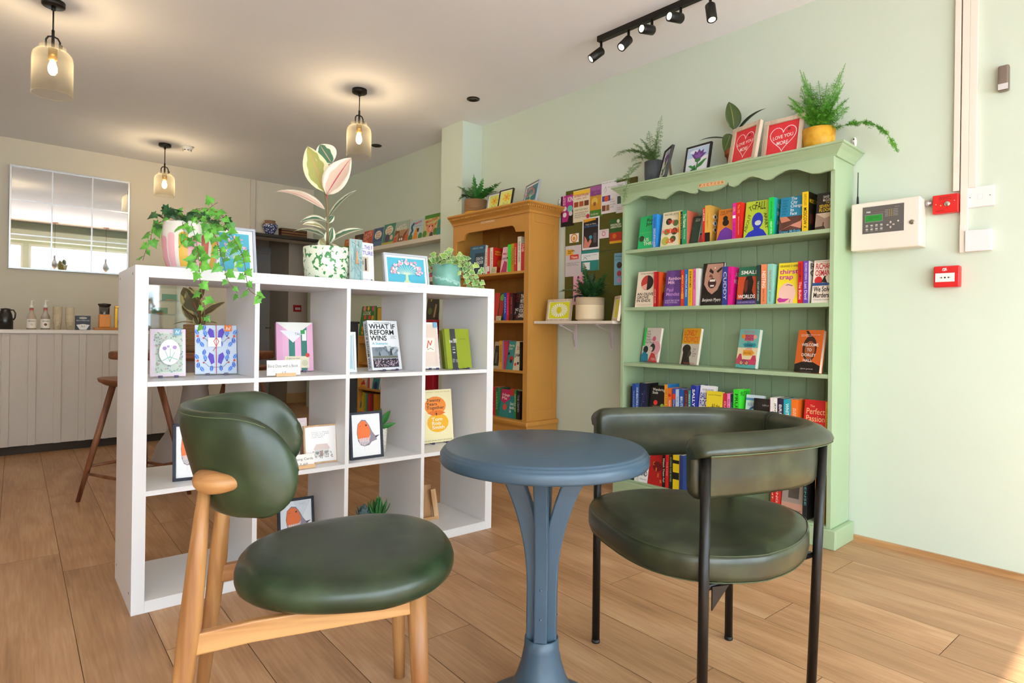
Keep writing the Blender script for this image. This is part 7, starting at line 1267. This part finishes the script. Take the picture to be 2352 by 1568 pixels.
dleaf((752, 532), (708, 500), 30, m_v1, up=Vector((-.1, -.7, .9)), curl=.2, dc=-.12)
dleaf((745, 542), (677, 512), 30, m_v2, up=Vector((-.1, -.5, .9)), curl=.2)
dleaf((756, 556), (824, 513), 32, m_v2, up=Vector((-.3, -.5, .9)), curl=.15)
dleaf((755, 560), (762, 520), 26, m_v2, curl=.1)
dleaf((756, 558), (806, 578), 14, m_v3, up=Vector((0, -.2, 1)), curl=.5, dc=-.05)
dleaf((748, 562), (735, 545), 28, m_v1, curl=.3)
dleaf((753, 512), (764, 492), 20, m_v2, curl=.3)
MB().tube([A_(750, 462), A_(752, 445)], .003, 6).build('stalk', M('#c8566a', .4), t, world=True)
# books with bookmark next to it
T = Tun(unp(823, 640, .12).x, .12, UH, rad(4), rad(12)); w = .17*1.; D2 = (T.translation-CP).dot(F); s2 = D2/FPX
book(T, 46*s2, 94*s2, .03, '#e8e5ea', 'pale hardback with THE FUTURE in purple on the white unit', cs='#8a8580', front=[('t', .62, .88, .62, .1, '...THE F', '#5a52b8', 0, .02), ('t', .55, .74, .84, .1, 'UTURE', '#5a52b8', 0, .02), ('r', .12, .28, .66, .64, '#c9b8a4'), ('p', [(.42, .3), (.56, .3), (.54, .6), (.44, .6)], '#3a3432'), ('r', .12, .44, .34, .54, '#5a524c'), ('t', .85, .05, .14, .08, 'D', '#22252a', 0, .05), ('t', .4, .08, .4, .02, 'a history of now', '#777')], spine=[('t', .5, .7, .6, .7, 'R', '#1a1a1a', 0, .03)])
T = Tun(unp(806, 640, .09).x, .09, UH, rad(3), rad(4)); gm = [('r', 0, 0, 1, 1, '#9ab8b8')]+[('l', [(random.random(), random.random()) for _ in range(2)], .07, random.choice(['#86aaac', '#b2cac8', '#8fb0b2', '#a4bfbe', '#6f9496'])) for _ in range(40)]
book(T, 30*s2, 96*s2, .012, '#a8c0c0', 'slim marbled grey-green book with a peach tassel on the white unit', cs='#dfe6e6', front=gm)
tt = T @ Matrix.Translation((14*s2, 90*s2, .003)); t = thing('bookmark_tassel', 'peach bookmark tassel hanging over the marbled book', 'tassel', mat=tt)
MB().tube([(-3*s2, 6*s2, -.002), (0, 2*s2, .0), (0, -24*s2, 0)], .0012, 6).build('cord', M('#e89a8a', .7), t); MB().lathe([(0, 0), (.0035, 0), (.0045, -.01), (.003, -.014), (.008, -.055), (0, -.055)], 14, T=Matrix.Translation((0, -24*s2, .004)) @ Matrix.Rotation(-pi/2, 4, 'X') @ Matrix.Diagonal((1, .6, 1, 1))).build('tassel', M('#e2a878', .8, bump=.5, bscale=300), t)
# teal leaf pot with variegated ivy
b = utop(1026, .2); D_ = (b-CP).dot(F); s = D_/FPX
t = thing('potted_ivy', 'variegated ivy spilling from a teal pot with embossed leaves, right end of the white unit', 'potted plant', b)
teal = M('#6fa898', .3); MB().lathe([(0, 0), (29*s, 0), (31*s, 3*s), (32.5*s, 28*s), (33*s, 54*s), (31*s, 55*s), (29*s, 48*s)], 48).build('pot', teal, t); MB().lathe([(0, 48*s), (30*s, 48*s), (0, 50*s)], 16).build('soil', m_soil, t)
m = MB()
for k in range(150):
    a = k*2.399; z = (4+46*((k*.618) % 1))*s; rr = (32.1+1.1*z/(50*s))*s; c0 = Vector((rr*cos(a), rr*sin(a), z)); tg = Vector((-sin(a), cos(a), 0)); dd = (tg*cos(k*1.3)+Vector((0, 0, 1))*sin(k*1.3)).normalized(); L = 12*s
    vs, fs, _ = blade(c0, dd, Vector((cos(a), sin(a), 0)), L, L*.42, curl=.35, fold=-.2, nu=1, nv=4); m.add(vs, fs, 0, True)
m.build('leaf_relief', M('#a3d0c4', .3), t, solid=.0016)
rnd = random.Random(31); top = b+Vector((0, 0, 54*s))
lines = [[top, A_(1005, 600), A_(992, 612), A_(990, 622)], [top, A_(1040, 585), A_(1065, 600, -.02), A_(1080, 625, -.04), A_(1098, 640, -.03), A_(1108, 655, .0)], [top, A_(1050, 595, .03), A_(1072, 615, .05), A_(1078, 640, .05), A_(1070, 655, .05)],
 [top, A_(1045, 600, -.04), A_(1062, 625, -.04), A_(1088, 650, -.02)], [top, A_(1020, 580), A_(1050, 580), A_(1085, 605), A_(1110, 622)], [top, A_(1005, 585), A_(1000, 590)], [top, A_(1060, 610, .06), A_(1090, 655, .06), A_(1108, 656, .04)]]
vines(lines, .04, rnd, .02, rim=True).build('trailing_stems', [m_ivyv, m_stemg, m_rim], t, world=True)
m = MB(); m.rim = True
for k in range(30):
    p_ = top+Vector((rnd.uniform(-.09, .1), rnd.uniform(-.07, .07), rnd.uniform(-.005, .05))); ivy_leaf(m, p_, (rnd.uniform(-1, 1), rnd.uniform(-1, 1), rnd.uniform(-.6, .4)), (-F+Vector((rnd.uniform(-.4, .4), rnd.uniform(-.4, .4), rnd.uniform(.2, 1)))), .042); m.tube([top, p_], .001, 4, 1, cap=False)
m.build('foliage', [m_ivyv, m_stemg, m_rim], t, world=True)
# ================================================================== coffee counter
CT = 1.0195; cx1 = aty(457, 800, YC).x; cx0 = XL+.01
m_cp = M('#c4b9ac', .55, bump=.1, bscale=50); ctr = thing('counter', 'pale painted coffee counter with vertical battens at the back left', 'counter', (0, YC, 0))
MB().box(cx0, cx1, 0, .7, .075, CT-.03).build('front_panel', m_cp, ctr); MB().box(cx0, cx1-.02, .05, .65, 0, .075).build('plinth', M('#3a3029', .8), ctr)
MB().box(cx0, cx1+.02, -.025, .74, CT-.03, CT).build('worktop', M('#e0d6c8', .4), ctr, bevel=.002)
for (a, b) in ((2, 20), (64, 82), (123, 140), (180, 196), (234, 249), (287, 302), (336, 348), (384, 396), (430, 442), (-64, -46), (-130, -112), (-200, -180)):
    x0, x1 = aty(a, 900, YC).x, aty(b, 900, YC).x; MB().box(x0, x1, -.014, 0, .075, CT-.032).build('batten', m_cp, ctr, bevel=.001)
yc = YC+.16
def cat_(px): p = aty(px, 752, yc); p.z = CT; return p
S_ = (Vector((1, yc, 1))-CP).dot(F)
sc = lambda px: (aty(px+10, 752, yc).x-aty(px, 752, yc).x)/10*.93
b = cat_(12); s = sc(12); m_bk = M('#1d1c1c', .25)
t = thing('coffee_jug', 'black insulated coffee jug with a curved handle at the left end of the counter', 'jug', b)
MB().lathe([(0, 0), (20*s, 0), (20*s, 30*s), (17*s, 48*s), (12*s, 62*s), (13*s, 66*s), (0, 68*s)], 30).build('body', m_bk, t); MB().tube([(11*s, 0, 62*s), (20*s, 0, 62*s), (25*s, 0, 52*s), (24*s, 0, 38*s), (20*s, 0, 30*s)], 2.2*s, 8).build('handle', m_bk, t)
m_amb = M('#d89a4a', .15, alpha=.75); m_syr = M('#8a5a3a', .15, alpha=.8)
for px, col, lb in ((72, m_amb, 'amber syrup bottle with a white pump'), (104, m_syr, 'darker brown syrup bottle with a white pump')):
    b = cat_(px); s = sc(px); t = thing('syrup_bottle', lb+' on the counter', 'syrup bottle', b, group='syrup bottles on the counter')
    MB().lathe([(0, 0), (11.5*s, 0), (12*s, 2*s), (12*s, 38*s), (10*s, 44*s), (5.5*s, 54*s), (5*s, 68*s), (0, 68*s)], 24).build('bottle', M('#d8cdb8' if px < 80 else '#c8bfb4', .1, alpha=.45), t)
    MB().lathe([(0, 1*s), (11*s, 1*s), (11*s, 36*s), (9*s, 42*s), (0, 42*s)], 24).build('syrup', col, t)
    MB().lathe([(12.2*s, 5*s), (12.2*s, 33*s)], 24, cap=False).build('label_band', M('#efe8dc', .5), t); a_ = Matrix.Rotation(fa, 4, 'Z')
    printed(t, Matrix.Translation((0, 0, 0)) @ Matrix.Rotation(rad(-2), 4, 'Z') @ Matrix.Translation((-8*s, -12.5*s, 8*s)) @ Matrix.Rotation(pi/2, 4, 'X'), 16*s, 22*s, [('t', .5, .82, .95, .16, 'MONIN', '#5a3a2a', 0, .03), ('c', .5, .35, .25, '#d8c8a8' if px < 80 else '#7a3a24')])
    MB().lathe([(5.3*s, 56*s), (5.3*s, 66*s)], 16, cap=False).build('neck_stripe', M('#b8433a', .5), t)
    MB().lathe([(0, 68*s), (6*s, 68*s), (5*s, 74*s), (2*s, 78*s), (2*s, 90*s), (3*s, 91*s), (0, 92*s)], 16).tube([(0, 0, 90*s), (5*s, -2*s, 90.5*s), (7*s, -2*s, 88*s)], 1.3*s, 6).build('pump', M('#f0ece6', .4), t)
for px, h_, lb in ((132, 69, 'taller left stack of kraft paper cups'), (160, 66, 'shorter right stack of kraft paper cups')):
    b = cat_(px); s = sc(px); t = thing('cup_stack', lb+' on the counter', 'paper cups', b, group='stacks of paper cups'); pr_ = [(0, 0), (8.4*s, 0), (11.4*s, 24*s), (11.9*s, 24.5*s), (11.9*s, 25.6*s)]; z = 25.6
    while z < h_: pr_ += [(11.2*s, (z+.2)*s), (11.3*s, (z+1.6)*s), (11.9*s, (z+1.8)*s), (11.9*s, (z+2.6)*s)]; z += 2.8
    MB().lathe(pr_+[(10.5*s, z*s), (10.4*s, (z-3)*s), (0, (z-3)*s)], 28).build('cups', M('#cfbf9f', .75), t)
    printed(t, Matrix.Translation((-4*s, -11*s, 6*s)) @ Matrix.Rotation(pi/2, 4, 'X'), 8*s, 8*s, [('t', .5, .5, .9, .3, 'cup', '#4a4038', 20)])
b = cat_(173); s = sc(173); t = thing('filter_box', 'navy box of coffee filters standing between the cups and the grinder', 'box', b)
MB().box(0, 38*s, 0, .04, 0, 43*s).build('box', M('#3a404c', .5), t, bevel=.001)
printed(t, Matrix.Translation((0, -.0002, 0)) @ Matrix.Rotation(pi/2, 4, 'X'), 38*s, 43*s, [('c', .5, .84, .26, '#c8c4bc', .08), ('t', .5, .84, .3, .05, 'COFFEE', '#3a2a24'), ('t', .5, .66, .86, .08, 'MOCCAMASTER', '#c9cdd2', 0, .02), ('p', [(.06, .36), (.5, .42), (.94, .36), (.72, .02), (.28, .02)], '#e8e6e0'), ('t', .5, .26, .24, .1, 'No. 4', '#2a2a2a', 0, .04)])
b = cat_(241); s = sc(241); m_og = M('#e08a1c', .3)
t = thing('coffee_grinder', 'orange coffee grinder with a clear black-lidded hopper on the counter', 'coffee grinder', b)
MB().box(-14*s, 14*s, 0, 26*s, 8*s, 46*s).build('body', m_og, t, bevel=2*s); MB().box(-26*s, 40*s, -2*s, 28*s, 0, 8*s).build('base', M('#b8701c', .35), t, bevel=1*s)
MB().lathe([(13*s, 46*s), (14*s, 72*s), (13.5*s, 72*s), (12.5*s, 47*s)], 24, c=(0, 13*s, 0), cap=False).build('hopper', glassy('hopper_glass', (.55, .55, .55), .2), t); MB().lathe([(0, 72*s), (16*s, 72*s), (16.5*s, 77*s), (0, 79*s)], 24, c=(0, 13*s, 0)).build('lid', m_bk, t)
b = cat_(268); t = thing('coffee_brewer', 'gold coffee brewer half hidden behind the white unit side', 'coffee maker', b); mg = M('#d09a2c', .25, .8)
MB().box(-5*s, 30*s, 2*s, 24*s, 0, 6*s).box(-4*s, 3*s, 4*s, 22*s, 6*s, 66*s).box(-4*s, 26*s, 4*s, 22*s, 66*s, 72*s).build('body', mg, t, bevel=1*s); MB().lathe([(0, 8*s), (9*s, 8*s), (10*s, 28*s), (7*s, 38*s), (0, 38*s)], 20, c=(15*s, 12*s, 0)).build('carafe', glassy('carafe', (.4, .3, .25), .25), t)
# glass display case on the right part of the counter
b = aty(346, 748, YC+.1); b.z = CT; b1 = aty(428, 748, YC+.1)
t = thing('display_case', 'glass cake display case on the counter seen through the white unit', 'display case', b); w = b1.x-b.x; gl = glassy('case_glass', (.92, .95, .95), .25)
MB().box(-.06, w, 0, .4, 0, .02).build('base', M('#3c3a3a', .4), t); MB().box(-.06, w, 0, .006, .02, .42).build('front_glass', gl, t); MB().box(-.06, w, .0, .4, .42, .426).build('top_glass', gl, t); MB().box(w-.006, w, .006, .4, .02, .42).build('side_glass', gl, t)
for z in (.15, .28): MB().box(-.05, w-.01, .02, .38, z, z+.008).build('shelf', glassy('shelf_glass', (.7, .75, .75), .3), t)
for k, (x, z, c_) in enumerate(((w-.2, .288, '#2f9a7a'), (w-.28, .158, '#2a8a4a'))):
    q = thing('price_card', ['green price card on the upper shelf of the cake case', 'green price card on the lower shelf of the cake case'][k], 'price card', (b.x+x, b.y+.05, CT+z)); MB().box(0, .13, 0, .003, 0, .06).build('card', M(c_, .5), q); MB().box(.03, .1, -.01, .02, 0, .012).build('wooden_foot', M('#b07a4a', .6), q)
# ================================================================== dark shelf over the passage with vase and old books
sy = YB-.17; a = aty(582, 527, sy); b = aty(745, 548, sy)
z = (a.z+b.z)/2+.02; t = thing('shelf', 'black shelf above the passage opening carrying a vase and old books', 'shelf', (a.x, YB-.051, a.z-.03)); zt = a.z-.03
MB().box(0, b.x-a.x, -.119, 0, -.032, 0).build('board', M('#2a2827', .5), t, bevel=.002)
for k in (.35, .7): MB().box((b.x-a.x)*k-.04, (b.x-a.x)*k+.04, -.124, -.119, -.034, -.022).build('bracket', M('#1c1b1a', .5), t)
yv = YB-.11; p = aty(620, 528, yv); s = (aty(630, 528, yv).x-aty(620, 528, yv).x)/10*.93
t = thing('vase', 'squat blue and white patterned vase with a bare clay neck on the black shelf', 'vase', (p.x, yv, zt))
vm = ramp_mat('blue_white_pattern', ['#e6e6ee', '#e6e6ee', '#3a4478', '#3a4478'], tex='vor', scale=48, rough=.3, lo=.34, hi=.40); MB().lathe([(0, 0), (9*s, 0), (11*s, 4*s), (17*s, 16*s), (18.5*s, 22*s), (18*s, 24*s)], 32, cap=False).build('body', vm, t)
MB().lathe([(18*s, 24*s), (14*s, 28*s), (11.5*s, 31*s), (13*s, 34*s), (11*s, 34*s), (10*s, 30*s)], 32, cap=False).build('neck', M('#8a6a58', .8), t)
p = aty(643, 535, yv); p1 = aty(702, 535, yv); zb = zt
for k, (c_, hh) in enumerate((('#4a2a1f', .034), ('#6a3828', .032), ('#3c2a22', .034))):
    t = thing('old_book', ['lowest', 'middle', 'topmost'][k]+' of three old leather books stacked on the black shelf', 'book', (p.x, yv-.05, zb), group='old leather books'); w = p1.x-p.x
    MB().box(0, w, 0, .1, 0, hh-.002).build('cover', M(c_, .6), t, bevel=.004); m = MB()
    MB().box(.0, w, -.0012, 0, hh*.35, hh*.6).build('gilt_spine', M('#8a6a3a', .4, .3), t); zb += hh
# ================================================================== high table, stools, basket plant
wal = wood('walnut', '#5c331d', '#74442a', '#8a5636', axis=2); walx = wood('walnut_x', '#5c331d', '#74442a', '#8a5636', axis=0)
def gp(f_, r_): p = CP+F*f_+R0*r_; p.z = 0; return p
def stool(f_, r_, rot, label, seat_z=.735):
    b = gp(f_, r_); t = thing('bar_stool', label, 'stool', b, rz=rot, group='walnut stools at the high table')
    m = MB(); n = 36; rings = []
    for z, k in ((-.045, .55), (-.04, .8), (-.02, .97), (-.004, 1), (0, .985), (-.006, .8), (-.012, .4), (-.013, .02)): rings.append([Vector((.205*k*cos(2*pi*i/n), .185*k*sin(2*pi*i/n), seat_z+z+.012*abs(cos(2*pi*i/n))*k)) for i in range(n)])
    m.loft(rings).build('seat', walx, t)
    ft = [Vector((.30*cos(a), .30*sin(a), 0)) for a in (0, pi/2, pi, 3*pi/2)]; tp = [Vector((v.x*.42, v.y*.42, seat_z-.035)) for v in ft]
    for v, u_ in zip(ft, tp): MB().tube([v, v.lerp(u_, .5), u_], [.012, .018, .019], 12).build('leg', wal, t)
    for i in range(4):
        k = .24+.06*(i % 2); a, c_ = ft[i].lerp(tp[i], k), ft[(i+1) % 4].lerp(tp[(i+1) % 4], k); MB().tube([a, (a+c_)/2, c_], [.008, .011, .008], 8).build('stretcher', walx, t)
stool(3.75, -2.315, rad(20)-YAW, 'walnut bar stool whose left leg shows beside the white unit')
stool(5.05, -2.23, -YAW+.785, 'walnut bar stool seen through the second column of the white unit')
b = gp(4.42, -2.30); t = thing('bar_table', 'high walnut table with a tapering grey pedestal behind the white unit', 'table', b, rz=-YAW)
tz = .885; n = 48; m = MB(); rings = []
for z, k in ((tz-.055, .97), (tz-.045, 1), (tz-.012, 1), (tz, .975)):
    ring = []
    for i in range(n): c_, s_ = superr(2*pi*i/n, 5); ring.append(Vector((.50*c_*(k if k == 1 else .985), .33*s_*k, z)))
    rings.append(ring)
m.loft(rings).build('tabletop', walx, t, bevel=.004)
MB().lathe([(0, 0), (.295, 0), (.3, .02), (.285, .08), (.24, .22), (.14, .38), (.10, .5), (.082, .62), (.1, .72), (.13, .80), (.135, tz-.056), (0, tz-.056)], 40).build('pedestal', M('#978d88', .6), t)
b = gp(4.35, -2.235); b.z = tz; D_ = (b-CP).dot(F); s = D_/FPX; A_ = lambda px, py, dd=0.: CP+ray(px, py)*(D_+dd)
t = thing('rubber_plant', 'dark rubber plant in a woven seagrass basket on the high walnut table', 'potted plant', b)
MB().lathe([(0, 0), (31*s, 0), (33*s, 10*s), (35*s, 60*s), (33*s, 62*s), (31*s, 54*s)], 40).build('basket', ramp_mat('seagrass', ['#5a4028', '#8a6a44', '#b8986a'], tex='wave', scale=40, stretch=(.3, .3, 1), rough=.9, bump=.8, dist=4), t); MB().lathe([(0, 54*s), (32*s, 54*s), (0, 56*s)], 16).build('soil', m_soil, t)
MB().tube([A_(460, 750), A_(458, 700), A_(455, 670)], .008, 8).build('stem', M('#6a4a2a', .6), t, world=True)
md = vleaf('dark_variegated', '#4a4a30', '#a83a34', '#a8a46a', .35, .66, 4)
for a, c_, W, up in (((458, 725), (428, 656), 42, None), ((456, 720), (416, 655), 40, -F+R0*.4), ((462, 725), (510, 690), 20, None), ((455, 740), (412, 698), 22, None), ((458, 745), (398, 732), 20, Vector((0, -.3, 1))), ((462, 745), (496, 735), 18, Vector((0, -.3, 1))), ((460, 745), (448, 722), 24, None), ((460, 745), (475, 722), 24, None), ((455, 690), (466, 656), 22, None)):
    p_, q_ = A_(*a), A_(*c_); leaf_obj(t, md, p0=p_, d=q_-p_, up=up or (-F+Vector((0, 0, .3))), L=(q_-p_).length, W=W*s, curl=.15)
